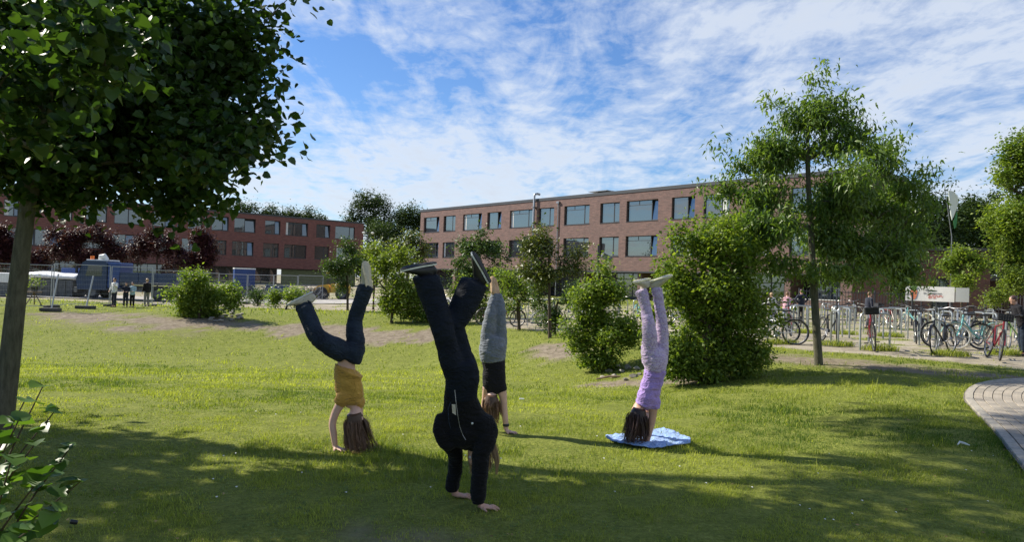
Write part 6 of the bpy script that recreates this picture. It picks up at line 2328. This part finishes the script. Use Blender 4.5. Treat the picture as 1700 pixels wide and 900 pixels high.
for i in range(22):   # bicycles behind the shrubs, in the middle of the picture
    px = 725 + i * 25 + rnd.uniform(-8, 8); Y = rnd.uniform(27, 36)
    p = at_px(px, 510, Y)
    dup(B[rnd.choice(['silver', 'black_front', 'teal', 'silver_bush', 'red_bush', 'white_far'])], p, R(rnd.uniform(0, 360)), 'bicycle glimpsed through the leaves of the middle bushes')['group'] = 'bicycles glimpsed through the middle bushes'
for i in range(30):   # the crowded stand beyond the lawn at the left
    px = 392 + i * 4.9 + rnd.uniform(-5, 5); Y = rnd.uniform(58, 66)
    p = at_px(px, 488, Y)
    if px > 520 and Y < 60: continue
    dup(B[rnd.choice(['silver', 'black_front', 'basket_dark', 'teal', 'white_far'])], p, R(rnd.uniform(60, 120) + (180 if rnd.random() < .5 else 0)), 'bicycle in the crowded stand before the dark red wing')['group'] = 'bicycles in the crowded stand at the left'

# ---- steel hoops
mb = MB(); hw, hh_ = .36, .86
mb.tube([(-hw, 0, -.15), (-hw, 0, hh_ - .10)] + [(-hw + .10 - .10 * math.cos(a), 0, hh_ - .10 + .10 * math.sin(a)) for a in (R(30), R(60), R(90))] +
        [(hw - .10 + .10 * math.sin(a), 0, hh_ - .10 + .10 * math.cos(a)) for a in (0, R(30), R(60), R(90))] + [(hw, 0, -.15)], .024, 8)
hoop_me = mb.mesh('bike_hoop', M['stainless'], smooth=True)
HOOPS = [  # px, py of the foot, rotation, label
    (1334, 553, 5, 'steel hoop left of the slim trunk, nothing leaning on it'), (1385, 573, 80, 'steel hoop holding the small black bicycle right of the trunk'),
    (1452, 582, 4, 'steel hoop holding the red bicycle with the front crate'), (1401, 554, 6, 'empty steel hoop in a grass tuft midway between the trunk and the red bicycle'),
    (1395, 545, 5, 'steel hoop directly behind the empty one in the grass tuft'), (1667, 584, 60, 'steel hoop with a cable lock beside the paved path'),
    (1522, 570, 70, 'steel hoop at the wheel of the dark basket bicycle'), (1555, 580, 65, 'steel hoop at the closest black bicycle'),
    (1473, 556, 20, 'steel hoop right behind the red bicycle with the crate'), (1484, 546, 20, 'third hoop back in the row behind the red bicycle'),
    (1290, 568, 30, 'steel hoop with the silver bicycle by the largest bush'), (1318, 552, 50, 'steel hoop with the red bicycle by the largest bush'),
    (1358, 528, 5, 'steel hoop seen just right of the slim trunk, further back'), (1600, 572, 70, 'steel hoop between the teal and the silver bicycle'),
    (1376, 532, 5, 'lone steel hoop before the low wall of the brick wing')]
for i, (px, py, rz, lab) in enumerate(HOOPS):
    o = mesh_obj('bike_hoop', hoop_me, loc=place(px, py), rz=R(rz))
    tag(o, lab, 'bike stand', 'steel bicycle hoops')
ROWN = ['row just right of the slim trunk', 'second row behind the slim trunk', 'long middle row before the bar fence', 'row under the right half of the banner', 'row of hoops behind the teal bicycle', 'row nearest the low brick wall', 'last row directly before the banner']
for r_, (x0, y0, dx, dy, n_) in enumerate([(8.8, 21.5, 1.05, .12, 6), (10.0, 25, 1.1, .1, 6), (12.0, 29, 1.2, .1, 9), (17.3, 25.5, 1.2, -.1, 6), (14.0, 21.5, 1.1, -.25, 6), (8.5, 31, 1.2, .1, 5), (15, 35, 1.3, 0, 10)]):
    for i in range(n_):
        x, y = x0 + dx * i, y0 + dy * i
        o = mesh_obj('bike_hoop', hoop_me, loc=(x, y, h1(x, y)), rz=R(80 + rnd.uniform(-4, 4)))
        tag(o, 'steel hoop in the ' + ROWN[r_], 'bike stand', 'steel hoops of the ' + ROWN[r_])
for i in range(12):
    px = 700 + i * 33; p = at_px(px, 512, 31 + (i % 3) * 1.5)
    o = mesh_obj('bike_hoop', hoop_me, loc=p, rz=R(20))
    tag(o, 'steel hoop half seen through the middle bushes', 'bike stand', 'hoops behind the middle bushes')

# grass tufts at the feet of the front hoops
rngt = np.random.default_rng(31)
for px, py, lab in [(1460, 583, 'grass tuft at the foot of the hoop with the red crate bicycle'), (1388, 575, 'grass tuft at the foot of the hoop with the small black bicycle'),
                    (1672, 590, 'leafy weeds at the foot of the hoop beside the paved path'), (1402, 556, 'tall grass tuft round the empty hoop'), (1578, 592, 'weeds by the rear wheel of the closest black bicycle'),
                    (1296, 572, 'grass tuft under the silver bicycle by the largest bush'), (1335, 554, 'grass tuft round the hoop left of the trunk'), (1478, 560, 'grass tuft behind the red bicycle')]:
    p = place(px, py); n_ = 420
    a = rngt.random(n_) * 6.28; r_ = np.sqrt(rngt.random(n_)) * .38
    pos = np.stack([r_ * np.cos(a) * 1.2, r_ * np.sin(a) * .6, np.zeros(n_)], 1)
    ln_ = .10 + .16 * rngt.random(n_) * (1 - r_ / .5)
    az = rngt.random(n_) * 6.28; w = .006
    V = []; F1 = []; T = []
    for i in range(n_):
        q = pos[i]; d = Vector((math.cos(az[i]), math.sin(az[i]), 0)); s_ = Vector((-d.y, d.x, 0)) * w
        p0 = Vector(q); m_ = p0 + d * ln_[i] * .25 + Vector((0, 0, ln_[i] * .6)); t_ = p0 + d * ln_[i] * .7 + Vector((0, 0, ln_[i]))
        b0 = len(V); V += [tuple(p0 - s_), tuple(p0 + s_), tuple(m_ + s_ * .7), tuple(m_ - s_ * .7), tuple(t_)]
        F1 += [(b0, b0 + 1, b0 + 2), (b0, b0 + 2, b0 + 3), (b0 + 3, b0 + 2, b0 + 4)]
        T += [rngt.random()] * 5
    o = mesh_obj('grass_tuft', np_mesh('grass_tuft', V, np.array(F1), M['grass_blade'], T), loc=p)
    tag(o, lab, 'grass tuft', 'tufts at the hoops'); o['kind'] = 'stuff'

# ---- construction fence
FP = [(-30.5, 30.6), (-27.1, 31.2), (-23.7, 31.9), (-20.55, 33.0), (-19.75, 36.3), (-19.35, 39.7), (-18.95, 43.1), (-18.5, 46.5), (-17.9, 49.9), (-17.2, 53.2), (-16.4, 56.5), (-15.3, 59.8)]
FLAB = ['farthest left, cut by the photo edge', 'crossing the linden trunk', 'just right of the linden trunk, before the grey skip', 'beside the bent corner, before the truck cab', 'behind the adult in white',
        'between the children and the blond youth', 'behind the blond youth', 'seen over the wide fluffy bush', 'at the left end of the bicycle stand', 'before the middle of the bicycle stand', 'farthest right, ending near the yellow loader']
for i, ((ax, ay), (bx, by)) in enumerate(zip(FP[:-1], FP[1:])):
    az = h1((ax + bx) / 2, (ay + by) / 2)
    L = math.hypot(bx - ax, by - ay); ang = math.atan2(by - ay, bx - ax)
    root = empty('mesh_fence', 'galvanised mesh construction fence ' + FLAB[i], 'fence', (ax, ay, az), ang, 'construction fence panels')
    Hh = 2.0
    f = MB()
    e0, e1 = .05, L - .05
    f.tube([(e0, 0, .10), (e0, 0, Hh - .0)], .021, 6); f.tube([(e1, 0, .10), (e1, 0, Hh)], .021, 6)
    f.tube([(e0, 0, Hh), (e1, 0, Hh)], .019, 6); f.tube([(e0, 0, .16), (e1, 0, .16)], .015, 6)
    f.build('frame', M['wire_grey'], root, smooth=True)
    m_ = MB()
    nv = int((e1 - e0) / .10)
    for k in range(1, nv): x = e0 + (e1 - e0) * k / nv; m_.add([(x - .0017, 0, .16), (x + .0017, 0, .16), (x + .0017, 0, Hh), (x - .0017, 0, Hh)], [(0, 1, 2, 3)]); m_.add([(x, -.0017, .16), (x, .0017, .16), (x, .0017, Hh), (x, -.0017, Hh)], [(0, 1, 2, 3)])
    for k in range(1, 8): z = .16 + (Hh - .16) * k / 8; m_.tube([(e0, 0, z), (e1, 0, z)], .0028, 3, cap=False)
    mm = m_.build('wire_mesh', M['wire_grey'], root); mm['kind'] = 'stuff'
    k = MB(); k.cbox(-.36, .36, -.11, .11, 0.0, .14, .03); k.build('foot_block', M['concrete_block'], root)
    root.rotation_euler[0] = R(rnd.uniform(-2, 2))
for px, py, top, lab in [(85, 517, 452, 'thick leaning brace post of the fence left of the grey skip'), (143, 513, 455, 'leaning brace post of the fence before the truck cab')]:
    p = G(px, py); q = P(px + 12, top + 3, p.y + .3)
    root = empty('fence_brace', lab, 'fence brace', p, 0, 'fence braces')
    f = MB(); f.tube([(0, 0, .05), tuple(q - p)], .035, 8); f.build('pole', M['wire_grey'], root, smooth=True)
    f = MB(); f.cbox(-.45, .38, -.16, .16, 0, .15, .03); f.build('foot_block', M['concrete_block'], root)

# pale road strip beyond the fence
v, fc = [], []
RD = [(-60, 44.5), (-40, 46), (-24, 48.5), (-12, 54), (-4, 60), (4, 70)]
RD = catmull(RD, 6)
for i, p in enumerate(RD):
    d = RD[min(i + 1, len(RD) - 1)] - RD[max(i - 1, 0)]; d /= np.hypot(*d); nrm = np.array((-d[1], d[0]))
    for t in (0, 2, 4, 6, 8.5): q = p + nrm * t; v.append((q[0], q[1], h1(q[0], q[1]) + .05))
for i in range(len(RD) - 1):
    for k in range(4): a = i * 5 + k; fc.append((a, a + 1, a + 6, a + 5))
o = mesh_obj('site_road', np_mesh('site_road', v, np.array(fc), mat('road_pale', (.36, .34, .31), .95, noise=.25, nscale=1.2)))
tag(o, 'pale gravel road running past the truck beyond the fence', kind='structure')

# ---- blue tipper truck
def wheel(root, c, r, w, hub='rim_alu'):
    q = MB(); q.disc_tube(c, (0, 1, 0), r - .13, .13, 24, 8, rx=w / 2); wh = q.build('wheel', M['rubber'], root, smooth=True)
    q = MB(); q.cyl((c[0], c[1] - w * .36, c[2]), (c[0], c[1] + w * .36, c[2]), r - .22, 18); q.build('rim', M[hub], wh)


p = at_px(137, 500, 49.5)
T = empty('truck', 'dark blue flatbed truck with an orange beacon behind the fence', 'truck', p, R(6))
zb = 0
c = MB()   # cab: side outline extruded across
ol = [(.15, .62), (.05, 1.35), (.12, 1.55), (.42, 2.42), (.62, 2.52), (1.85, 2.52), (1.95, 2.40), (1.95, .62)]
c.prism([(x, -1.15, z) for x, z in ol], (0, 0, 0), (0, 2.3, 0)); cab = c.build('cab', M['truck_blue'], T)
q = MB(); q.prism([(.62, -1.16, 1.52), (.80, -1.16, 2.25), (1.65, -1.16, 2.25), (1.65, -1.16, 1.52)], (0, 0, 0), (0, .02, 0)); q.build('side_window', M['windscreen'], cab)
q = MB(); q.add([(.115, -1.0, 1.58), (.115, 1.0, 1.58), (.39, .95, 2.38), (.39, -.95, 2.38)], [(0, 1, 2, 3)]); q.v = [(x - .012, y, z) for x, y, z in q.v]; q.build('windscreen', M['windscreen'], cab)
q = MB(); q.cbox(-.06, .14, -1.18, 1.18, .42, .78, .04); q.build('bumper', M['skip_grey'], T)
for y in (-.9, .9):
    q = MB(); q.cbox(-.085, -.04, y - .16, y + .16, .52, .68, .02); q.build('headlight', M['sole_white'], T)
q = MB()
for z in (.95, 1.07, 1.19): q.box(.0, .07, -.8, .8, z, z + .05)
q.build('grille', M['black_plastic'], T)
q = MB(); q.cbox(.55, 1.9, -.95, .95, 2.53, 2.62, .03); q.build('roof_panel', M['white_paint'], cab)
q = MB(); q.cyl((.82, -.7, 2.62), (.82, -.7, 2.86), .12, 14); q.build('beacon', M['beacon_orange'], T)
q = MB(); loft(q, [(1.3, -.6, 2.62), (1.35, -.6, 2.82), (1.5, -.6, 2.86), (1.75, -.6, 2.64)], [.14, .2, .2, .1], 12); q.build('roof_horn', M['white_paint'], T)
for y in (-1.32, 1.32):
    q = MB(); q.cbox(.1, .2, y - .12, y + .12, 1.7, 2.15, .03); q.tube([(.15, y, 2.15), (.5, y * .85, 2.3)], .02, 6); q.build('wing_mirror', M['black_plastic'], T)
q = MB(); q.cbox(1.98, 2.75, -1.1, 1.1, .75, 2.45, .05); q.build('tank', M['tank_blue'], T)
q = MB(); q.cbox(2.8, 6.35, -1.18, 1.18, 1.02, 1.18, .02); bed = q.build('bed_floor', M['skip_grey'], T)
for y0, y1 in ((-1.2, -1.14), (1.14, 1.2)):
    for k in range(3):
        q = MB(); q.cbox(2.82 + k * 1.18, 2.82 + k * 1.18 + 1.14, y0, y1, 1.19, 1.82, .015); q.build('side_board', M['truck_blue'], T)
for xa, xb in ((2.82, 2.9), (6.28, 6.34)):
    q = MB(); q.cbox(xa, xb, -1.13, 1.13, 1.19, 1.82, .015); q.build('end_board', M['truck_blue'], T)
q = MB(); q.box(.4, 6.2, -.4, -.25, .62, .95); q.box(.4, 6.2, .25, .4, .62, .95); q.build('chassis', M['skip_grey'], T)
for x in (1.05, 5.2):
    for y in (-.98, .98): wheel(T, (x, y, .48), .48, .3, 'skip_grey')
q = MB(); q.prism([(4.6, -1.16, 1.0), (4.6, -1.16, .62), (4.75, -1.16, .98)], (0, 0, 0), (0, .4, 0)); q.build('mudguard', M['skip_grey'], T)

# ---- skips, boxes left of the truck
p = at_px(50, 500, 50)
S = empty('skip_container', 'dark grey skip with a whitish tarpaulin left of the truck', 'skip', p, R(4))
q = MB(); q.prism([(0, -1, .35), (.25, -1, .02), (3.0, -1, .02), (3.3, -1, .35), (3.3, -1, 1.15), (0, -1, 1.15)], (0, 0, 0), (0, 2, 0)); q.build('body', M['skip_grey'], S)
q = MB()
for x in np.arange(.3, 3.2, .48): q.box(x, x + .08, -1.06, -1.0, .1, 1.14)
q.build('rib', M['skip_grey'], S)
q = MB(); loft(q, [(-.1, 0, 1.35), (.9, 0, 1.42), (2.2, 0, 1.36), (3.35, 0, 1.33)], [(1.08, .26), (1.1, .30), (1.1, .26), (1.08, .24)], 16, lat=(0, 1, 0)); solid('tarpaulin', q, M['white_paint'], S, .05, 2, .04, 3)
p = at_px(106, 500, 52)
S = empty('white_container', 'low white box trailer directly before the truck cab', 'trailer', p, R(3))
q = MB(); q.cbox(0, 2.0, -1, 1, .8, 1.45, .03); q.build('box', M['white_paint'], S)
q = MB(); q.cbox(.05, 1.95, -.95, .95, .45, .78, .02); q.build('chassis', M['skip_grey'], S)
for x in (.5, 1.5): wheel(S, (x, -.85, .33), .33, .2, 'skip_grey')
q = MB(); q.cbox(.2, 1.5, -.9, .9, 1.46, 2.0, .05); q.build('blue_cover', M['tank_blue'], S)
p = at_px(2, 503, 47)
S = empty('white_container', 'white and grey site crate cut by the left edge', 'crate', p, R(4))
q = MB(); q.cbox(-1.2, 1.0, -1, 1, .9, 1.5, .03); q.build('lid', M['white_paint'], S); q = MB(); q.cbox(-1.2, 1.0, -1, 1, .05, .88, .03); q.build('body', M['skip_grey'], S)
p = at_px(388, 492, 63)
S = empty('storage_container', 'tall blue site container beside the bicycle stand', 'container', p, R(25))
q = MB()
n_ = 12
for k in range(n_): q.box(k * .14, k * .14 + .08, -.03, 0, .1, 2.3)
q.box(0, n_ * .14, 0.001, 1.6, 0, 2.4); q.build('body', M['tank_blue'], S)
q = MB(); q.box(-.03, n_ * .14 + .03, -.05, 1.63, 2.401, 2.5); q.build('roof_frame', M['white_paint'], S)
p = at_px(440, 492, 62)
S = empty('storage_container', 'low blue crate among the parked bicycles', 'crate', p, R(15))
q = MB(); q.cbox(0, 1.9, 0, 1, 0, 1.0, .03); q.build('body', M['tank_blue'], S); q = MB(); q.cbox(-.03, 1.93, -.03, 1.03, 1.001, 1.08, .02); q.build('lid', M['truck_blue'], S)

# ---- plant on a tripod stool
p = G(56, 507)
S = empty('plant_stand', 'potted plant on a dark three-legged stool behind the fence', 'plant stand', p)
for a in (0, 120, 240):
    q = MB(); q.tube([(math.cos(R(a)) * .38, math.sin(R(a)) * .38, 0), (0, 0, .62)], .025, 6); q.build('leg', M['wood_old'], S)
q = MB(); q.cyl((0, 0, .60), (0, 0, .65), .32, 16); q.build('stool_top', M['wood_old'], S)
q = MB(); q.tube([(0, 0, .65), (0, 0, .88)], [.13, .17], 14); q.build('pot', M['pot_black'], S)
rr = np.random.default_rng(2)
pos = rr.normal(size=(160, 3)) * (.20, .2, .16) + (0, 0, 1.10)
o = mesh_obj('foliage', leaves_mesh('foliage', pos, .12, OVAL, M['leaf_yellowgreen'], rr, up=.3), S); o['kind'] = 'stuff'

# ---- yellow wheel loader
p = at_px(516, 500, 62)
Ld = empty('wheel_loader', 'small yellow wheel loader behind the lone slim tree', 'loader', p, R(8))
for x in (.9, 2.6):
    for y in (-.7, .7): wheel(Ld, (x, y, .55), .55, .38, 'skip_grey')
q = MB(); q.prism([(.5, -.6, .6), (.5, -.6, 1.05), (1.2, -.6, 1.25), (1.5, -.6, 1.25), (1.6, -.6, .6)], (0, 0, 0), (0, 1.2, 0)); q.build('front_frame', M['loader_yellow'], Ld)
q = MB(); q.prism([(1.65, -.6, .6), (1.65, -.6, 1.35), (3.0, -.6, 1.45), (3.2, -.6, 1.2), (3.2, -.6, .6)], (0, 0, 0), (0, 1.2, 0)); q.build('engine_cover', M['loader_yellow'], Ld)
q = MB()
for x, y in ((1.35, -.5), (1.35, .5), (2.25, -.5), (2.25, .5)): q.tube([(x, y, 1.25), (x + .05, y, 2.2)], .035, 6)
q.build('cab_post', M['black_plastic'], Ld)
q = MB(); q.cbox(1.25, 2.45, -.6, .6, 2.2, 2.3, .03); q.build('cab_roof', M['loader_yellow'], Ld)
q = MB(); q.cbox(1.85, 2.2, -.25, .25, 1.36, 1.85, .05); q.build('seat', M['black_plastic'], Ld)
for y in (-.5, .5):
    q = MB(); q.tube([(1.4, y, 1.25), (.6, y, 1.1), (-.1, y, .45)], .06, 6); q.build('lift_arm', M['loader_yellow'], Ld)
q = MB(); q.prism([(-.1, -.8, .1), (-.75, -.8, .12), (-.8, -.8, .2), (-.2, -.8, .3), (-.15, -.8, .8), (-.05, -.8, .8)], (0, 0, 0), (0, 1.6, 0)); q.build('bucket', M['skip_grey'], Ld)

# ---- lamps
p = at_px(608, 470, 100)
S = empty('street_lamp', 'distant lamp post with two small round heads at the end of the dark red wing', 'street lamp', p)
zt = P(608, 385, 100).z - p.z
q = MB(); q.tube([(0, 0, 0), (0, 0, zt)], [.09, .05], 8); q.tube([(-.6, 0, zt - .1), (.6, 0, zt - .1)], .04, 6); q.build('post', M['post_dark'], S)
for x in (-.6, .6): q = MB(); loft(q, [(x, 0, zt - .28), (x, 0, zt - .1), (x, 0, zt)], [.10, .26, .08], 10); q.build('lamp_head', M['sole_white'], S)
p = at_px(990.5, 520, 40); S = empty('floodlight_post', 'dark post with a tilted grey floodlight before the pale brick wing', 'floodlight', p)
zt = P(990, 407, 40).z - p.z
q = MB(); q.tube([(0, 0, 0), (0, 0, zt)], .07, 8); q.build('post', M['post_dark'], S)
q = MB(); q.cbox(-.28, .28, -.35, .35, -.13, .13, .03, Matrix.Translation((.42, -.1, zt - .65)) @ Matrix.Rotation(R(28), 4, 'Y')); q.tube([(.05, 0, zt - .6), (.35, -.05, zt - .62)], .03, 6); q.build('lamp_head', M['skip_grey'], S)
p = at_px(609, 500, 56); S = empty('street_lamp', 'grey post standing right of the lone slim tree', 'post', p)
q = MB(); q.tube([(0, 0, 0), (0, 0, 1.9)], .07, 8); q.build('post', M['post_dark'], S)
q = MB(); q.cbox(-.1, .1, -.1, .1, 1.9, 1.98, .02); q.build('cap', M['post_dark'], S)

# ---- beach flag
p = at_px(1577, 512, 42)
S = empty('beach_flag', 'tall white feather flag with a green lower edge before the dark trees', 'flag', p)
q0 = P(1577, 300, 42) - p
q = MB(); q.tube([(0, 0, 0), (0, 0, q0.z * .6), tuple(Vector((q0.x - .35, 0, q0.z)))], [.035, .025, .012], 6); q.build('pole', M['galvanised'], S)
def flag_piece(pts, m_, nm, y0):
    A = [P(x, y, 42) - p for x, y in pts]
    V = []; n_ = len(A)
    for a in A: V.append((a.x, y0 + .12 * math.sin(a.z * 2.1 + a.x * 3), a.z))
    qq = MB(); qq.prism(V, (0, 0, 0), (0, .012, 0)); qq.build(nm, M[m_], S)
flag_piece([(1575, 316), (1582, 318), (1589, 326), (1591, 336), (1589, 347), (1584, 358), (1578, 366), (1576, 350)], 'flag_white', 'cloth', -.05)
flag_piece([(1585, 360), (1589, 350), (1590, 356), (1588, 368), (1584, 378), (1581, 380), (1580, 368)], 'flag_green', 'cloth_edge', -.08)

# ---- white banner on its fence
Yb = 35.5
A = P(1503, 489, Yb); _r = ray(1609, 490); _t = _r.x / _r.y
ANG_B = R(-38)
Wb = (_t * A.y - A.x) / (math.cos(ANG_B) - _t * math.sin(ANG_B))
Bq = Vector((A.x + Wb * math.cos(ANG_B), A.y + Wb * math.sin(ANG_B), 0))
zg = h1(A.x, Yb)
S = empty('banner', 'long white banner with a red basket picture and red lettering behind the hoops', 'banner', (A.x, Yb, zg), ANG_B)
zt, zb_ = P(1550, 475.5, 33.6).z - zg, P(1550, 501, 33.6).z - zg
nx = 24
def sheet(x0, x1, z0, z1, y, m_, nm, par, th=.008):
    q = MB(); V1 = []; n_ = 12
    for i in range(n_ + 1):
        x = x0 + (x1 - x0) * i / n_
        yy = y + .03 * math.sin(x * 2.3)
        V1 += [(x, yy, z0), (x, yy, z1), (x, yy + th, z1), (x, yy + th, z0)]
    F1 = []
    for i in range(n_):
        a = 4 * i
        for k in range(4): F1.append((a + k, a + 4 + k, a + 4 + (k + 1) % 4, a + (k + 1) % 4))
    F1 += [(0, 1, 2, 3), (4 * n_, 4 * n_ + 3, 4 * n_ + 2, 4 * n_ + 1)]
    q.add(V1, F1); return q.build(nm, M[m_], par)
main = sheet(0, Wb * .78, zb_, zt, 0, 'banner_vinyl', 'printed_sheet', S)
side = sheet(Wb * .795, Wb, zb_ + .02, zt - .02, .0, 'banner_grey', 'side_sheet', S)
def wav(x): return .03 * math.sin(x * 2.3)
q = MB(); cx_, cz_ = Wb * .135, zb_ + .34
q.prism([(cx_ + .17 * math.cos(a) * (1.0 if math.sin(a) > 0 else .8), wav(cx_) - .012, cz_ + .27 * math.sin(a)) for a in np.linspace(0, 6.28, 20)[:-1]], (0, 0, 0), (0, .006, 0)); q.build('basket_picture', M['banner_orange'], main)
for k, a in enumerate((60, 85, 110, 135)):
    q = MB(); q.prism([(cx_ - .03 + .0 * k, wav(cx_) - .016, cz_ + .12), (cx_ + .24 * math.cos(R(a)) - .05, wav(cx_) - .016, cz_ + .12 + .28 * math.sin(R(a))), (cx_ + .24 * math.cos(R(a)) + .05, wav(cx_) - .016, cz_ + .10 + .30 * math.sin(R(a))), (cx_ + .04, wav(cx_) - .016, cz_ + .12)], (0, 0, 0), (0, .003, 0)); q.build('leaf_picture', M['leaf_flat_green'], main)
def text(body, x, z, size, m_, par, shear=0.0):
    cu = bpy.data.curves.new('lettering', 'FONT'); cu.body = body; cu.size = size; cu.extrude = .002; cu.shear = shear
    o = bpy.data.objects.new('lettering', cu); COL.objects.link(o)
    dg = bpy.context.evaluated_depsgraph_get()
    me = bpy.data.meshes.new_from_object(o.evaluated_get(dg)); bpy.data.objects.remove(o)
    me.materials.clear(); me.materials.append(M[m_])
    for v_ in me.vertices:
        px_, pz_ = v_.co.x, v_.co.y
        v_.co = Vector((px_ + x, wav(px_ + x) - .012 - v_.co.z, pz_ + z))
    return mesh_obj('lettering', me, par)
text('Pflanzen', Wb * .31, zb_ + .47, .15, 'banner_ink', main, .25)
text('im Schulgarten', Wb * .285, zb_ + .345, .13, 'banner_ink', main, .25)
for zq, xe in ((.265, .60), (.20, .60), (.135, .50)):
    q = MB(); x0_ = Wb * .37
    k = x0_
    while k < Wb * xe:
        w_ = rnd.uniform(.06, .18); q.box(k, min(k + w_, Wb * xe), wav(k) - .012, wav(k) - .006, zb_ + zq, zb_ + zq + .035); k += w_ + .03
    q.build('print_line', M['banner_red'], main)
for k in range(5):
    q = MB(); x_ = Wb * (.02 + .24 * k); q.tube([(x_, .06, 0), (x_, .06, zt + .02)], .03, 6); q.build('post', M['post_dark'], S)
q = MB(); q.tube([(0, .06, zb_ - .1), (Wb, .06, zb_ - .1)], .012, 5); q.tube([(0, .06, .3), (Wb, .06, .3)], .012, 5); q.build('rail', M['post_dark'], S)

# thin garden fence right of the hall
for i, (x0_, x1_, y_, lab) in enumerate([(A.x - 5.5, A.x - .2, 34.5, 'tall dark bar fence left of the banner in the shade'), (Bq.x + .5, Bq.x + 6.2, 33.5, 'thin wire garden fence right of the banner')]):
    zg_ = h1(x0_, y_); S = empty('garden_fence', lab, 'fence', (x0_, y_, zg_))
    n_ = int((x1_ - x0_) / .14); tall = 1.55
    for k in range(4):
        q = MB(); x_ = (x1_ - x0_) * k / 3; q.box(x_ - .03, x_ + .03, -.03, .03, -.05, tall + .05); q.build('post', M['post_dark'], S)
    q = MB(); q.box(0, x1_ - x0_, -.012, .012, .15, .19); q.box(0, x1_ - x0_, -.012, .012, tall - .1, tall - .06); q.build('rail', M['post_dark'], S)
    if i == 0:
        barm = MB(); barm.box(-.009, .009, -.009, .009, .1, tall); bm_ = barm.mesh('bar', M['post_dark'])
        for k in range(n_): mesh_obj('bar', bm_, S, loc=(k * .14 + .07, .022, 0))
    else:
        q = MB()
        for k in range(n_): q.box(k * .14 + .068, k * .14 + .072, .013, .017, .1, tall)
        q.build('wire_mesh', M['wire_grey'], S)['kind'] = 'stuff'

# ---- stones
def rock(loc, s, seed, m_, lab, grp, flat=.55):
    rg = np.random.default_rng(seed)
    bm = bmesh.new(); bmesh.ops.create_icosphere(bm, subdivisions=2, radius=1)
    pl = [(lambda v: v / np.linalg.norm(v))(rg.normal(size=3)) for _ in range(11)]
    ds = rg.uniform(.55, .95, 11)
    for v in bm.verts:
        for n_, d_ in zip(pl, ds):
            n_v = Vector(n_); t = v.co.dot(n_v)
            if t > d_: v.co -= n_v * (t - d_)
        v.co = Vector((v.co.x * s, v.co.y * s * rg.uniform(.78, .82), v.co.z * s * flat))
    me = bpy.data.meshes.new('rock'); bm.to_mesh(me); bm.free(); me.materials.append(M[m_])
    o = mesh_obj('rock', me, loc=loc, rz=rg.uniform(0, 6.28)); o.rotation_euler[0] = rg.uniform(-.3, .3)
    return tag(o, lab, 'rock', grp)


for i, (px, py, sp, lab) in enumerate([(1043, 612, 9, 'biggest rounded stone of the heap under the middle bush'), (1020, 628, 8, 'pale stone at the lower left of the heap under the bush'), (1052, 628, 9, 'pale flat stone at the front of the heap nearest the lilac legs'),
                                       (1032, 618, 6, 'grey stone in the middle of the heap under the bush'), (1010, 618, 7, 'stone at the left end of the heap under the bush'), (1058, 614, 7, 'stone touching the lilac trousers in view'),
                                       (1038, 632, 6, 'low stone at the very front of the heap'), (1024, 610, 6, 'brownish stone behind the heap under the bush'), (1062, 624, 6, 'small stone right of the heap, by the lilac waist'), (1000, 628, 5, 'small stone lying apart left of the heap')]):
    p = G(px, py); rock((p.x, p.y, p.z + .03), sp * p.y / F_PX, 100 + i, 'rock_pale' if i % 2 else 'rock_grey', lab, 'stones of the heap under the middle bush', .6)
for i in range(34):
    px, py = rnd.uniform(334, 402), rnd.uniform(512, 535)
    if py < 535 - (px - 330) * .28 - 8 and rnd.random() < .2: continue
    p = G(px, py); rock((p.x, p.y, p.z + .05), rnd.uniform(4, 7.5) * p.y / F_PX, 200 + i, 'rock_grey' if rnd.random() < .7 else 'rock_pale', 'flat broken stone in the heap under the wide fluffy bush', 'stones of the heap at the left', .5)
q = MB(); a_, b_ = G(990, 632), G(1030, 628); q.tube([a_ + Vector((0, 0, .03)), (a_ + b_) / 2 + Vector((0, 0, .06)), b_ + Vector((0, 0, .04))], [.02, .03, .018], 6)
tag(q.build('stick', M['wood_old'], smooth=True), 'dry stick lying left of the stone heap', 'stick')

# small litter
p = G(121, 878); q = MB(); q.cbox(-.022, .022, -.012, .012, 0, .022, .005); o = q.build('litter', M['black_plastic']); o.location = p + Vector((0, 0, .03)); o.rotation_euler = (.4, .3, .6); tag(o, 'tiny dark piece of litter in the grass at lower left', 'litter')
p = G(1598, 747); q = MB(); q.tube([(-.05, 0, .01), (-.01, .03, .03), (.03, .01, .02), (.06, -.02, .01)], [.006, .012, .012, .004], 6); o = q.build('litter', M['sole_white']); o.location = p + Vector((0, 0, .04)); tag(o, 'crumpled white scrap in the grass near the paved path', 'litter')
p = G(866, 668); q = MB(); q.cbox(-.04, .04, -.02, .02, 0, .02, .006); o = q.build('litter', M['sole_white']); o.location = p + Vector((0, 0, .04)); tag(o, 'small white scrap on the lawn right of the grey-legged girl', 'litter')
